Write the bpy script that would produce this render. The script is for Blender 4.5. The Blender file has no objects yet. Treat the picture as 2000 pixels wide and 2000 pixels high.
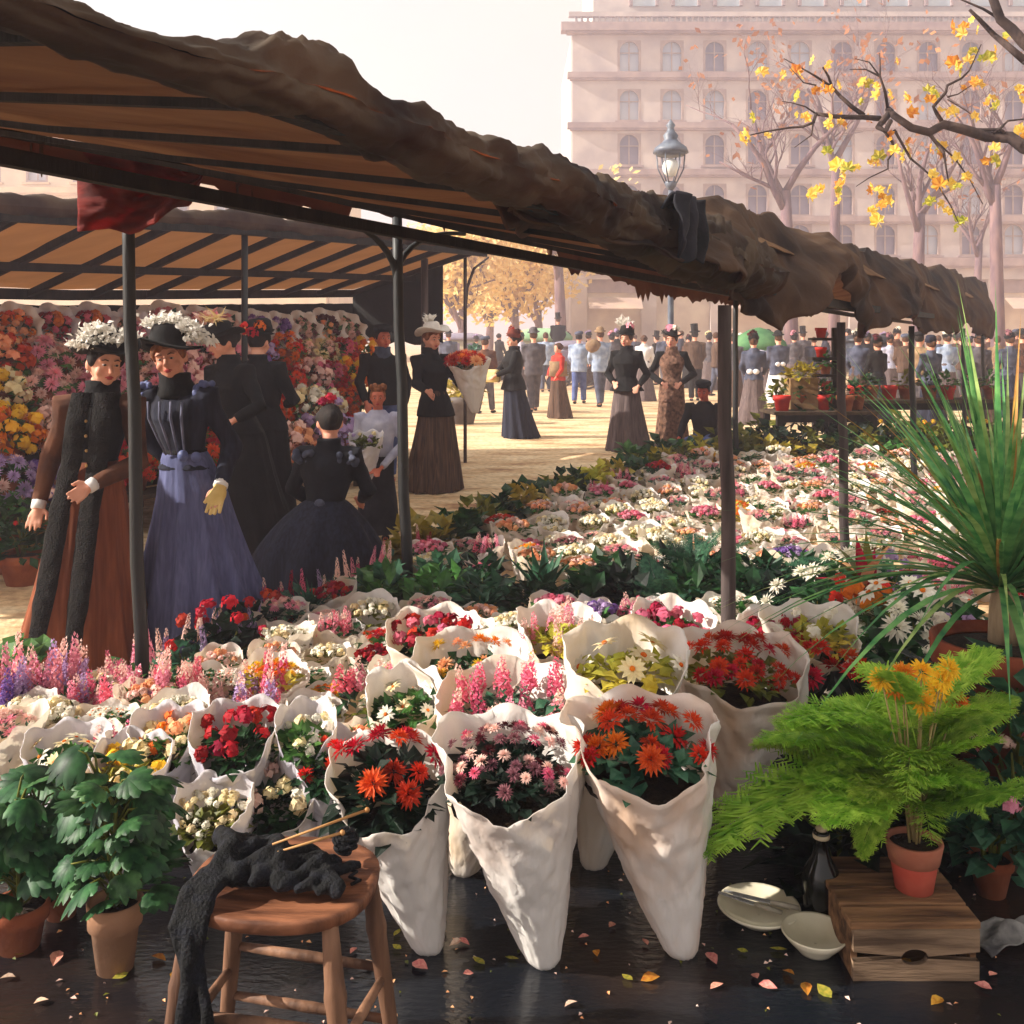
import bpy, bmesh, math, random
import numpy as np
from mathutils import Vector, Matrix, Quaternion
from mathutils import noise as mn

R = math.radians
S = bpy.context.scene
C = S.collection
rnd = random.Random(7)

# ------------------------------------------------------------------ camera
EYE = 1.6
cd = bpy.data.cameras.new('camera')
cam = bpy.data.objects.new('camera', cd); C.objects.link(cam)
cam.location = (0, 0, EYE); cam.rotation_euler = (R(90), 0, 0)
cd.sensor_width = 36; cd.lens = 36
cd.shift_y = -(1000 - 655) / 2000.0
cd.clip_start = 0.05; cd.clip_end = 3000
S.camera = cam

# ------------------------------------------------------------------ sky, sun, exposure
SUN_EL, SUN_AZ = R(30), R(-97)          # far left of the view, well up
w = bpy.data.worlds.new('World'); S.world = w; w.use_nodes = True
nt = w.node_tree; nt.nodes.clear()
out = nt.nodes.new('ShaderNodeOutputWorld'); bg = nt.nodes.new('ShaderNodeBackground')
sky = nt.nodes.new('ShaderNodeTexSky'); sky.sky_type = 'NISHITA'; sky.sun_disc = False
sky.sun_elevation = SUN_EL; sky.sun_rotation = SUN_AZ; sky.dust_density = 4; sky.air_density = 1.2
tc = nt.nodes.new('ShaderNodeTexCoord')
nz = nt.nodes.new('ShaderNodeTexNoise'); nz.inputs['Scale'].default_value = 4.5; nz.inputs['Detail'].default_value = 7
rp = nt.nodes.new('ShaderNodeValToRGB')
rp.color_ramp.elements[0].position = .3; rp.color_ramp.elements[0].color = (4.9, 4.6, 4.05, 1)
rp.color_ramp.elements[1].position = .68; rp.color_ramp.elements[1].color = (5.5, 5.1, 4.0, 1)
mx = nt.nodes.new('ShaderNodeMix'); mx.data_type = 'RGBA'; mx.inputs['Factor'].default_value = .74
nt.links.new(tc.outputs['Generated'], nz.inputs['Vector'])
nt.links.new(nz.outputs['Fac'], rp.inputs['Fac'])
nt.links.new(sky.outputs['Color'], mx.inputs['A']); nt.links.new(rp.outputs['Color'], mx.inputs['B'])
nt.links.new(mx.outputs['Result'], bg.inputs['Color']); bg.inputs['Strength'].default_value = .1
nt.links.new(bg.outputs['Background'], out.inputs['Surface'])
sl = bpy.data.lights.new('sun', 'SUN'); sl.energy = 5.0; sl.angle = R(.5); sl.color = (1, .93, .81)
sun = bpy.data.objects.new('sun', sl); C.objects.link(sun)
sd = Vector((math.sin(SUN_AZ) * math.cos(SUN_EL), math.cos(SUN_AZ) * math.cos(SUN_EL), math.sin(SUN_EL)))
sun.rotation_euler = (-sd).to_track_quat('-Z', 'Y').to_euler(); sun.location = sd * 40
S.view_settings.view_transform = 'Standard'; S.view_settings.look = 'None'
S.view_settings.exposure = 1.15; S.view_settings.gamma = 1; S.view_settings.use_curve_mapping = False
S.cycles.max_bounces = 8; S.cycles.transparent_max_bounces = 12; S.cycles.volume_bounces = 1

# ------------------------------------------------------------------ helpers
def lin(v):
    v /= 255.0
    return v / 12.92 if v <= .04045 else ((v + .055) / 1.055) ** 2.4
def rgb(r, g, b): return (lin(r), lin(g), lin(b), 1)
MATS = {}
def M(name, a, b=None, scale=9.0, rough=.8, bump=0.0, spec=.3, trans=0.0, var=0.0, detail=5, lo=.35, hi=.65, stretch=None, tcol=None, sheen=0, coat=0):
    """a procedural material: two colours mixed by noise, fine relief, optional light through thin cloth or leaf"""
    if name in MATS: return MATS[name]
    m = bpy.data.materials.new(name); m.use_nodes = True
    n, l = m.node_tree.nodes, m.node_tree.links
    p = n['Principled BSDF']; o = n['Material Output']
    p.inputs['Roughness'].default_value = rough; p.inputs['Specular IOR Level'].default_value = spec
    if coat: p.inputs['Coat Weight'].default_value = coat
    a = rgb(*a); b = rgb(*b) if b else a
    t = n.new('ShaderNodeTexCoord'); vec = t.outputs['Object']
    if stretch:
        mp = n.new('ShaderNodeMapping'); mp.inputs['Scale'].default_value = stretch
        l.new(vec, mp.inputs['Vector']); vec = mp.outputs['Vector']
    z = n.new('ShaderNodeTexNoise'); z.inputs['Scale'].default_value = scale; z.inputs['Detail'].default_value = detail
    l.new(vec, z.inputs['Vector'])
    r = n.new('ShaderNodeValToRGB'); e = r.color_ramp.elements
    e[0].position, e[0].color, e[1].position, e[1].color = lo, a, hi, b
    l.new(z.outputs['Fac'], r.inputs['Fac']); col = r.outputs['Color']
    if var:
        oi = n.new('ShaderNodeObjectInfo'); hs = n.new('ShaderNodeHueSaturation')
        mr = n.new('ShaderNodeMapRange'); mr.inputs['To Min'].default_value = 1 - var; mr.inputs['To Max'].default_value = 1 + var
        l.new(oi.outputs['Random'], mr.inputs['Value']); l.new(mr.outputs['Result'], hs.inputs['Value'])
        mh = n.new('ShaderNodeMapRange'); mh.inputs['To Min'].default_value = .5 - var * .06; mh.inputs['To Max'].default_value = .5 + var * .06
        mu = n.new('ShaderNodeMath'); mu.operation = 'FRACT'; m7 = n.new('ShaderNodeMath'); m7.operation = 'MULTIPLY'; m7.inputs[1].default_value = 7.13
        l.new(oi.outputs['Random'], m7.inputs[0]); l.new(m7.outputs[0], mu.inputs[0]); l.new(mu.outputs[0], mh.inputs['Value'])
        l.new(mh.outputs['Result'], hs.inputs['Hue'])
        l.new(col, hs.inputs['Color']); col = hs.outputs['Color']
    l.new(col, p.inputs['Base Color'])
    if bump:
        bz = n.new('ShaderNodeTexNoise'); bz.inputs['Scale'].default_value = scale * 4; bz.inputs['Detail'].default_value = 6
        l.new(vec, bz.inputs['Vector'])
        bp = n.new('ShaderNodeBump'); bp.inputs['Strength'].default_value = bump; bp.inputs['Distance'].default_value = .02
        l.new(bz.outputs['Fac'], bp.inputs['Height']); l.new(bp.outputs['Normal'], p.inputs['Normal'])
    if trans:
        tr = n.new('ShaderNodeBsdfTranslucent'); ms = n.new('ShaderNodeMixShader'); ms.inputs['Fac'].default_value = trans
        if tcol: tr.inputs['Color'].default_value = rgb(*tcol)
        else: l.new(col, tr.inputs['Color'])
        l.new(p.outputs['BSDF'], ms.inputs[1]); l.new(tr.outputs['BSDF'], ms.inputs[2]); l.new(ms.outputs['Shader'], o.inputs['Surface'])
    MATS[name] = m
    return m

def at(X, Y, d):
    """photo pixel (2000 wide) seen at distance d -> place in the world"""
    return Vector(((X - 1000) / 2000.0 * d, d, EYE - (Y - 655) / 2000.0 * d))
def on_ground(X, Y):
    return at(X, Y, 3200.0 / (Y - 655))
def interp(tab, x):
    if x <= tab[0][0]: return tab[0][1]
    for (a, va), (b, vb) in zip(tab, tab[1:]):
        if x <= b: return va + (vb - va) * (x - a) / (b - a)
    return tab[-1][1]
def N(*p, s=1.0): return mn.noise(Vector(p) * s)

def tag(o, label=None, cat=None, group=None, kind=None):
    if label: o['label'] = label
    if cat: o['category'] = cat
    if group: o['group'] = group
    if kind: o['kind'] = kind
    return o
def thing(name, label, cat, loc=(0, 0, 0), rz=0, group=None):
    o = bpy.data.objects.new(name, None); C.objects.link(o); o.empty_display_size = .1
    o.location = loc; o.rotation_euler = (0, 0, rz)
    return tag(o, label, cat, group)
KIDS = {}
def link(name, me, parent=None, loc=None, rot=None, scale=None):
    o = bpy.data.objects.new(name, me); C.objects.link(o)
    if parent is not None:
        o.parent = parent; KIDS.setdefault(parent.name, []).append(o)
    if loc is not None: o.location = loc
    if rot is not None: o.rotation_euler = rot
    if scale is not None: o.scale = scale if hasattr(scale, '__len__') else (scale,) * 3
    return o
def copy_tree(o, parent=None, label=None, group=None):
    c = o.copy(); C.objects.link(c)
    if parent is not None:
        c.parent = parent; KIDS.setdefault(parent.name, []).append(c)
    for ch in list(KIDS.get(o.name, [])): copy_tree(ch, c)
    if label: c['label'] = label
    if group: c['group'] = group
    return c

class MB:
    """collects shapes into one mesh"""
    def __init__(s): s.v = []; s.f = []; s.m = []; s.mi = 0
    def add(s, vs, fs):
        b = len(s.v); s.v += [tuple(p) for p in vs]
        s.f += [tuple(i + b for i in f) for f in fs]; s.m += [s.mi] * len(fs); return s
    def box(s, c, size, rz=0, mat=None):
        hx, hy, hz = size[0] / 2, size[1] / 2, size[2] / 2
        m = mat or Matrix.Rotation(rz, 3, 'Z'); c = Vector(c)
        vs = [c + m @ Vector((x * hx, y * hy, z * hz)) for x in (-1, 1) for y in (-1, 1) for z in (-1, 1)]
        return s.add(vs, [(0, 1, 3, 2), (4, 6, 7, 5), (0, 4, 5, 1), (2, 3, 7, 6), (0, 2, 6, 4), (1, 5, 7, 3)])
    def bar(s, a, b, w, h, up=(0, 0, 1)):
        a, b = Vector(a), Vector(b); d = (b - a); L = d.length; d = d / L
        x = d.cross(Vector(up)).normalized(); z = x.cross(d)
        m = Matrix((x, d, z)).transposed()
        return s.box((a + b) / 2, (w, L, h), mat=m)
    def tube(s, pts, rad, seg=8, cap=True, flat=1.0):
        pts = [Vector(p) for p in pts]; n = len(pts)
        if not hasattr(rad, '__len__'): rad = [rad] * n
        vs, fs = [], []; x = None
        for i, p in enumerate(pts):
            t = (pts[min(i + 1, n - 1)] - pts[max(i - 1, 0)]).normalized()
            if x is None:
                x = t.cross(Vector((0, 0, 1)) if abs(t.z) < .9 else Vector((0, 1, 0))).normalized()
            else: x = (x - t * x.dot(t)).normalized()
            y = t.cross(x)
            for k in range(seg):
                a = 2 * math.pi * k / seg
                vs.append(p + x * math.cos(a) * rad[i] + y * math.sin(a) * rad[i] * flat)
        for i in range(n - 1):
            for k in range(seg):
                k2 = (k + 1) % seg
                fs.append((i * seg + k, i * seg + k2, (i + 1) * seg + k2, (i + 1) * seg + k))
        if cap: fs.append(tuple(reversed(range(seg)))); fs.append(tuple((n - 1) * seg + k for k in range(seg)))
        return s.add(vs, fs)
    def rings(s, rs, seg=24, fn=None, cap0=False, cap1=False):
        """rs: list of (cx, cy, z, rx, ry); fn(ring, angle) -> (radius factor, dz)"""
        vs, fs = [], []
        for i, (cx, cy, z, rx, ry) in enumerate(rs):
            for k in range(seg):
                a = 2 * math.pi * k / seg
                f, dz = fn(i, a) if fn else (1, 0)
                vs.append((cx + rx * f * math.cos(a), cy + ry * f * math.sin(a), z + dz))
        for i in range(len(rs) - 1):
            for k in range(seg):
                k2 = (k + 1) % seg
                fs.append((i * seg + k, i * seg + k2, (i + 1) * seg + k2, (i + 1) * seg + k))
        if cap0: fs.append(tuple(reversed(range(seg))))
        if cap1: fs.append(tuple((len(rs) - 1) * seg + k for k in range(seg)))
        return s.add(vs, fs)
    def lathe(s, prof, seg=20, c=(0, 0, 0), cap0=True, cap1=True):
        return s.rings([(c[0], c[1], c[2] + z, r, r) for r, z in prof], seg, None, cap0, cap1)
    def ball(s, c, r, seg=12, rg=8, mat=None):
        if not hasattr(r, '__len__'): r = (r, r, r)
        c = Vector(c); vs, fs = [], []
        for i in range(rg + 1):
            ph = math.pi * i / rg
            for k in range(seg):
                a = 2 * math.pi * k / seg
                p = Vector((r[0] * math.sin(ph) * math.cos(a), r[1] * math.sin(ph) * math.sin(a), -r[2] * math.cos(ph)))
                vs.append(c + (mat @ p if mat else p))
        for i in range(rg):
            for k in range(seg):
                k2 = (k + 1) % seg
                if i == 0: fs.append((k, (i + 1) * seg + k2, (i + 1) * seg + k))
                elif i == rg - 1: fs.append((i * seg + k, i * seg + k2, (i + 1) * seg + k))
                else: fs.append((i * seg + k, i * seg + k2, (i + 1) * seg + k2, (i + 1) * seg + k))
        return s.add(vs, fs)
    def grid(s, fn, nu, nv, closed=False):
        vs = [fn(i / nu, j / nv) for i in range(nu + 1) for j in range(nv + 1)]
        fs = [(i * (nv + 1) + j, (i + 1) * (nv + 1) + j, (i + 1) * (nv + 1) + j + 1, i * (nv + 1) + j + 1) for i in range(nu) for j in range(nv)]
        return s.add(vs, fs)
    def quad(s, a, b, c, d): return s.add([a, b, c, d], [(0, 1, 2, 3)])
    def mesh(s, name, mats, smooth=True, off=None, weld=False):
        me = bpy.data.meshes.new(name)
        v = s.v if off is None else [(p[0] - off[0], p[1] - off[1], p[2] - off[2]) for p in s.v]
        me.from_pydata(v, [], s.f)
        if not isinstance(mats, (list, tuple)): mats = [mats]
        for m in mats: me.materials.append(m)
        if len(mats) > 1: me.polygons.foreach_set('material_index', s.m)
        if smooth: me.polygons.foreach_set('use_smooth', [True] * len(s.f))
        if weld:
            b = bmesh.new(); b.from_mesh(me); bmesh.ops.remove_doubles(b, verts=b.verts, dist=1e-5); b.to_mesh(me); b.free()
        me.update(); return me
    def build(s, name, mats, parent=None, smooth=True, world=False, **k):
        off = parent.location if (world and parent is not None) else None
        return link(name, s.mesh(name, mats, smooth, off), parent, **k)

def solidify(o, th, offset=0):
    m = o.modifiers.new('thickness', 'SOLIDIFY'); m.thickness = th; m.offset = offset; return o
def bevel(o, wd, seg=2):
    m = o.modifiers.new('bevel', 'BEVEL'); m.width = wd; m.segments = seg; m.limit_method = 'ANGLE'; m.angle_limit = R(40); return o
def remesh(mb, name, voxel, smooth_it=3):
    """overlapping closed pieces -> one continuous skin"""
    me = mb.mesh('tmp', [None] if False else M('skin', (205, 140, 115)), True)
    o = bpy.data.objects.new('tmp', me); C.objects.link(o)
    r = o.modifiers.new('r', 'REMESH'); r.mode = 'VOXEL'; r.voxel_size = voxel
    if smooth_it:
        sm = o.modifiers.new('s', 'SMOOTH'); sm.iterations = smooth_it; sm.factor = .5
    dg = bpy.context.evaluated_depsgraph_get()
    ev = o.evaluated_get(dg); nm = bpy.data.meshes.new_from_object(ev); nm.name = name
    bpy.data.objects.remove(o); bpy.data.meshes.remove(me)
    nm.polygons.foreach_set('use_smooth', [True] * len(nm.polygons))
    nm.materials.clear()
    return nm
# ------------------------------------------------------------------ ground
def ground_material():
    m = bpy.data.materials.new('sandy_earth'); m.use_nodes = True
    n, l = m.node_tree.nodes, m.node_tree.links; p = n['Principled BSDF']
    t = n.new('ShaderNodeTexCoord'); mp = n.new('ShaderNodeMapping'); mp.inputs['Scale'].default_value = (.55, 1.5, 1)
    mp.inputs['Rotation'].default_value = (0, 0, R(-8)); l.new(t.outputs['Object'], mp.inputs['Vector'])
    a = n.new('ShaderNodeTexNoise'); a.inputs['Scale'].default_value = 1.5; a.inputs['Detail'].default_value = 8; a.inputs['Roughness'].default_value = .68
    b = n.new('ShaderNodeTexNoise'); b.inputs['Scale'].default_value = 14; b.inputs['Detail'].default_value = 6
    l.new(mp.outputs['Vector'], a.inputs['Vector']); l.new(t.outputs['Object'], b.inputs['Vector'])
    ra = n.new('ShaderNodeValToRGB'); e = ra.color_ramp.elements
    e[0].position, e[0].color = .36, rgb(160, 116, 80); e[1].position, e[1].color = .58, rgb(236, 210, 168)
    x = e.new(.46); x.color = rgb(214, 178, 132)
    l.new(a.outputs['Fac'], ra.inputs['Fac'])
    rb = n.new('ShaderNodeValToRGB'); rb.color_ramp.elements[0].position = .3; rb.color_ramp.elements[0].color = (.62, .58, .56, 1)
    rb.color_ramp.elements[1].position = .6; rb.color_ramp.elements[1].color = (1, 1, 1, 1); l.new(b.outputs['Fac'], rb.inputs['Fac'])
    mx = n.new('ShaderNodeMix'); mx.data_type = 'RGBA'; mx.blend_type = 'MULTIPLY'; mx.inputs['Factor'].default_value = 1
    l.new(ra.outputs['Color'], mx.inputs['A']); l.new(rb.outputs['Color'], mx.inputs['B']); l.new(mx.outputs['Result'], p.inputs['Base Color'])
    bp = n.new('ShaderNodeBump'); bp.inputs['Strength'].default_value = .5; bp.inputs['Distance'].default_value = .04
    l.new(b.outputs['Fac'], bp.inputs['Height']); l.new(bp.outputs['Normal'], p.inputs['Normal']); p.inputs['Roughness'].default_value = .95
    return m
g = MB(); GX = 380
g.quad((-GX, -60, 0), (GX, -60, 0), (GX, 2 * GX, 0), (-GX, 2 * GX, 0))
tag(g.build('ground', ground_material(), smooth=False), kind='structure')

def pavement_material():
    m = bpy.data.materials.new('wet_pavement'); m.use_nodes = True
    n, l = m.node_tree.nodes, m.node_tree.links; p = n['Principled BSDF']
    t = n.new('ShaderNodeTexCoord'); mp = n.new('ShaderNodeMapping'); mp.inputs['Scale'].default_value = (1, 2.6, 1)
    l.new(t.outputs['Object'], mp.inputs['Vector'])
    a = n.new('ShaderNodeTexNoise'); a.inputs['Scale'].default_value = 2.3; a.inputs['Detail'].default_value = 8; a.inputs['Roughness'].default_value = .62
    l.new(mp.outputs['Vector'], a.inputs['Vector'])
    b = n.new('ShaderNodeTexNoise'); b.inputs['Scale'].default_value = 1.1; b.inputs['Detail'].default_value = 4; l.new(t.outputs['Object'], b.inputs['Vector'])
    r = n.new('ShaderNodeValToRGB'); e = r.color_ramp.elements
    e[0].position, e[0].color = .5, (.006, .008, .012, 1); e[1].position, e[1].color = .72, (.04, .022, .014, 1)
    l.new(b.outputs['Fac'], r.inputs['Fac']); l.new(r.outputs['Color'], p.inputs['Base Color'])
    rr = n.new('ShaderNodeMapRange'); rr.inputs['From Min'].default_value = .36; rr.inputs['From Max'].default_value = .62
    rr.inputs['To Min'].default_value = .03; rr.inputs['To Max'].default_value = .24
    l.new(a.outputs['Fac'], rr.inputs['Value']); l.new(rr.outputs['Result'], p.inputs['Roughness'])
    c = n.new('ShaderNodeTexNoise'); c.inputs['Scale'].default_value = 26; c.inputs['Detail'].default_value = 5; l.new(mp.outputs['Vector'], c.inputs['Vector'])
    bp = n.new('ShaderNodeBump'); bp.inputs['Strength'].default_value = .14; bp.inputs['Distance'].default_value = .02
    l.new(c.outputs['Fac'], bp.inputs['Height']); l.new(bp.outputs['Normal'], p.inputs['Normal'])
    p.inputs['Specular IOR Level'].default_value = .5
    return m
g = MB()
edge = [(-6 + i * .4, 3.55 + .16 * N(i * .4, 3, 0, s=1.3) + max(0, i * .4 - 4.6) * .35) for i in range(33)]
vs = [(x, -4, .004) for x, y in edge] + [(x, y, .004) for x, y in edge]
k = len(edge)
g.add(vs, [(i, i + 1, k + i + 1, k + i) for i in range(k - 1)])
tag(g.build('pavement', pavement_material(), smooth=False), kind='structure')

# ------------------------------------------------------------------ buildings
stone = M('pink_stone', (170, 156, 154), (198, 184, 176), scale=.7, rough=.9, bump=.2, detail=9)
stone_band = M('stone_band', (140, 118, 118), (168, 146, 140), scale=1.4, rough=.9, detail=8)
cream = M('cream_stone', (205, 186, 158), (226, 208, 176), scale=.6, rough=.9, bump=.2, detail=9)
cream_band = M('cream_band', (190, 160, 128), (214, 186, 150), scale=1.2, rough=.9)
pane_dark = M('window_dark', (104, 94, 116), (136, 124, 142), scale=.5, rough=.25, spec=.5)
pane_pale = M('window_pale', (170, 178, 196), (196, 198, 206), scale=.5, rough=.25, spec=.5)
frame_m = M('window_frame', (150, 128, 122), (172, 148, 136), scale=2, rough=.8)
slate = M('slate_roof', (150, 140, 150), (176, 160, 160), scale=1.2, rough=.8)
shop_m = M('shop_pale', (196, 176, 160), (222, 206, 186), scale=.8, rough=.6)
blind_m = M('shop_blind', (176, 150, 140), (200, 172, 150), scale=1, rough=.9)

def facade(b, x0, x1, y, rows, cols, ztop, ww, wh, wall_m, band_m, bands, arch=True, ground_z=5.0, seed=1):
    """wall with real openings, a window part in each, string courses standing proud"""
    r = random.Random(seed); T = .5
    m = MB(); edges = [x0]
    for cx in cols: edges += [cx - ww / 2, cx + ww / 2]
    edges.append(x1)
    zs = [ground_z]
    for z in sorted(rows): zs += [z - wh / 2, z + wh / 2]
    zs.append(ztop)
    for i in range(0, len(zs) - 1):
        if i % 2 == 0: m.box(((x0 + x1) / 2, y + T / 2, (zs[i] + zs[i + 1]) / 2), (x1 - x0, T, zs[i + 1] - zs[i]))
        else:
            for j in range(0, len(edges) - 1, 2):
                m.box(((edges[j] + edges[j + 1]) / 2, y + T / 2, (zs[i] + zs[i + 1]) / 2), (edges[j + 1] - edges[j], T, zs[i + 1] - zs[i]))
    m.build('wall', wall_m, b, False, True)
    m = MB(); m.box(((x0 + x1) / 2, y + 7 + T, ztop / 2), (x1 - x0, 12.9, ztop - .02))
    m.build('body', wall_m, b, False, True)
    for z, h, pr in bands:
        m = MB(); m.box(((x0 + x1) / 2, y - pr / 2 + .1, z), (x1 - x0 + 2 * pr, pr + .2, h))
        m.box(((x0 + x1) / 2, y - pr / 2 + .1, z - h * .5 - .06), (x1 - x0 + pr, pr * .6 + .2, .118)); m.build('string_course', band_m, b, False, True)
    # one window of each kind, then copies sharing the mesh
    f = MB(); fw = .13
    n = 8
    if arch:
        def ring(s, yy):
            w2, h2 = ww / 2 * s, wh / 2 - (1 - s) * .4
            p = [(-w2, yy, -h2), (w2, yy, -h2)]
            for q in range(n + 1):
                a = math.pi * q / n; p.append((w2 * math.cos(a), yy, h2 - w2 + w2 * math.sin(a)))
            return p
        o1, i1 = ring(1.0, -.04), ring(.8, -.04); o2, i2 = ring(1.0, .1), ring(.8, .1); k = len(o1)
        f.add(o1 + i1 + o2 + i2, [t for q in range(k) for t in ((q, (q + 1) % k, k + (q + 1) % k, k + q), (k + q, k + (q + 1) % k, 3 * k + (q + 1) % k, 3 * k + q), (q, 2 * k + q, 2 * k + (q + 1) % k, (q + 1) % k))])
        # stone spandrels filling the square opening round the arch
        for sx in (-1, 1):
            w2, h2 = ww / 2, wh / 2
            pts = [(sx * w2, .0, h2 - w2)] + [(sx * w2 * math.cos(math.pi / 2 * q / 5), .0, h2 - w2 + w2 * math.sin(math.pi / 2 * q / 5)) for q in range(6)] + [(sx * w2, .0, h2)]
            f.add(pts, [tuple(range(len(pts)))])
    else:
        for sx in (-1, 1): f.box((sx * (ww / 2 - fw / 2), .05, 0), (fw, .14, wh))
        for sz in (-1, 1): f.box((0, .05, sz * (wh / 2 - fw / 2)), (ww - 2 * fw, .14, fw))
    f.box((0, .12, 0), (.07, .06, wh * .9)); f.box((0, .121, wh * .12), (ww * .8, .05, .06))
    fm = f.mesh('window', frame_m, False)
    pm = MB().box((0, .3, 0), (ww, .05, wh)).mesh('pane', pane_dark, False)
    pp = MB().box((0, .3, 0), (ww, .05, wh)).mesh('pane', pane_pale, False)
    bl = MB().box((0, -.09, -wh / 2 - .05), (ww + .3, .22, .1)).mesh('sill', band_m, False)
    for z in rows:
        for cx in cols:
            wn = link('window', fm, b, Vector((cx, y + .02, z)) - b.location)
            link('pane', pp if r.random() < .25 else pm, wn); link('sill', bl, wn)

b = thing('apartment_building', 'tall pinkish stone apartment building with rows of windows and a balustrade behind the bare trees', 'building', (20, 62, 0))
K = 62 / 2000.0
def zz(Y): return EYE + (655 - Y) * K
cols = [(1229 + 83.5 * i - 1000) * K for i in range(12)]
facade(b, 3.65, 37, 62, [zz(110), zz(205), zz(292), zz(390), zz(468)], cols, zz(60), 1.42, 1.95, stone, stone_band,
       [(zz(148), .35, .3), (zz(246), .35, .3), (zz(337), .35, .3), (zz(428), .35, .3), (zz(512), .5, .45), (zz(57), .5, .7)], seed=4)
m = MB(); m.box((20.325, 62.1, zz(28)), (33.8, .4, .28)); m.box((20.325, 62.1, zz(50)), (33.5, .36, .2)); m.build('parapet', stone, b, False, True)
m = MB()
for i in range(94): m.lathe([(.09, 0), (.13, .12), (.06, .3), (.1, .5)], 6, (3.9 + i * .353, 62.1, zz(47)))
tag(m.build('balustrade', stone, b, True, True), kind='stuff')
m = MB(); m.box((20.8, 68, zz(28) + 2.2), (31.6, 10, 5.2)); m.build('attic', stone, b, False, True)
m = MB()
m.add([(4.5, 63.1, zz(28) + 4.8), (37, 63.1, zz(28) + 4.8), (37, 73, zz(28) + 4.8), (4.5, 73, zz(28) + 4.8), (6, 65, zz(28) + 8), (36, 65, zz(28) + 8), (36, 71, zz(28) + 8), (6, 71, zz(28) + 8)],
      [(0, 1, 5, 4), (1, 2, 6, 5), (2, 3, 7, 6), (3, 0, 4, 7), (4, 5, 6, 7)]); m.build('roof', slate, b, False, True)
fm = MB(); fm.box((-.8, 0, 0), (.2, .3, 2.2)); fm.box((.8, 0, 0), (.2, .3, 2.2)); fm.box((0, 0, 1.2), (1.9, .3, .2)); fm = fm.mesh('window', stone_band, False)
pm = MB().box((0, .05, 0), (1.4, .1, 2.2)).mesh('pane', M('window_blue', (150, 170, 190), (180, 190, 196), .5, rough=.25), False)
for cx in cols[::1]:
    wn = link('window', fm, b, Vector((cx + 1.0, 62.9, zz(28) + 1.9)) - b.location); link('pane', pm, wn)
# ground-floor shops: piers, pale openings, blinds
pier = MB().box((0, 0, 2.5), (.9, .6, 5.0)).mesh('pier', stone, False)
shop = MB().box((0, .35, 2.1), (3.3, .2, 4.2)).mesh('shop_window', shop_m, False)
blind = MB().add([(-1.6, 0, 3.9), (1.6, 0, 3.9), (1.6, -1.2, 3.2), (-1.6, -1.2, 3.2), (-1.6, 0, 3.86), (1.6, 0, 3.86), (1.6, -1.2, 3.16), (-1.6, -1.2, 3.16)],
                 [(0, 3, 2, 1), (4, 5, 6, 7), (3, 7, 6, 2)]).mesh('blind', blind_m, False)
lint = MB().box((0, .3, 4.6), (3.3, .4, .8)).mesh('lintel', stone_band, False)
for i in range(8):
    x = 4.1 + 4.2 * i
    for nm, me, dx in (('pier', pier, 0), ('shop_window', shop, 2.1), ('lintel', lint, 2.1)): link(nm, me, b, Vector((x + dx, 62.32, 0)) - b.location)
    if i % 2 == 0: link('blind', blind, b, Vector((x + 2.1, 62.0, 0)) - b.location)

b = thing('pale_building', 'pale cream stone building seen between the two market canopies on the left', 'building', (-25, 60, 0))
K2 = 60 / 2000.0
cols = [(-20 + i * 92 - 1000) * K2 for i in range(-1, 8)]
facade(b, -37, -10.9, 60, [EYE + (655 - Y) * K2 for Y in (325, 420, 515)], cols, EYE + (655 - 262) * K2, 1.3, 1.9, cream, cream_band,
       [(EYE + (655 - 372) * K2, .35, .3), (EYE + (655 - 465) * K2, .35, .3), (EYE + (655 - 265) * K2, .5, .6)], arch=False, ground_z=0.0, seed=9)
m = MB(); m.add([(-37, 60.2, 13.4), (-10.9, 60.2, 13.4), (-10.9, 74, 13.4), (-37, 74, 13.4), (-35, 64, 15.4), (-13, 64, 15.4), (-13, 71, 15.4), (-35, 71, 15.4)],
                [(0, 1, 5, 4), (1, 2, 6, 5), (2, 3, 7, 6), (3, 0, 4, 7), (4, 5, 6, 7)]); m.build('roof', slate, b, False, True)

# ------------------------------------------------------------------ trees
bark_far = M('bark_violet', (96, 76, 84), (128, 102, 100), scale=5, rough=.95, bump=.3, stretch=(1, 1, .3))
bark_dark = M('bark_dark', (44, 34, 34), (82, 66, 60), scale=12, rough=.95, bump=.4, stretch=(1, 1, .4))
leaf_rust = M('rust_leaf', (150, 92, 60), (186, 128, 84), scale=.6, rough=.7, trans=.4)
leaf_gold = M('gold_leaf', (236, 206, 116), (248, 232, 184), scale=.5, rough=.7, trans=.6)

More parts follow.
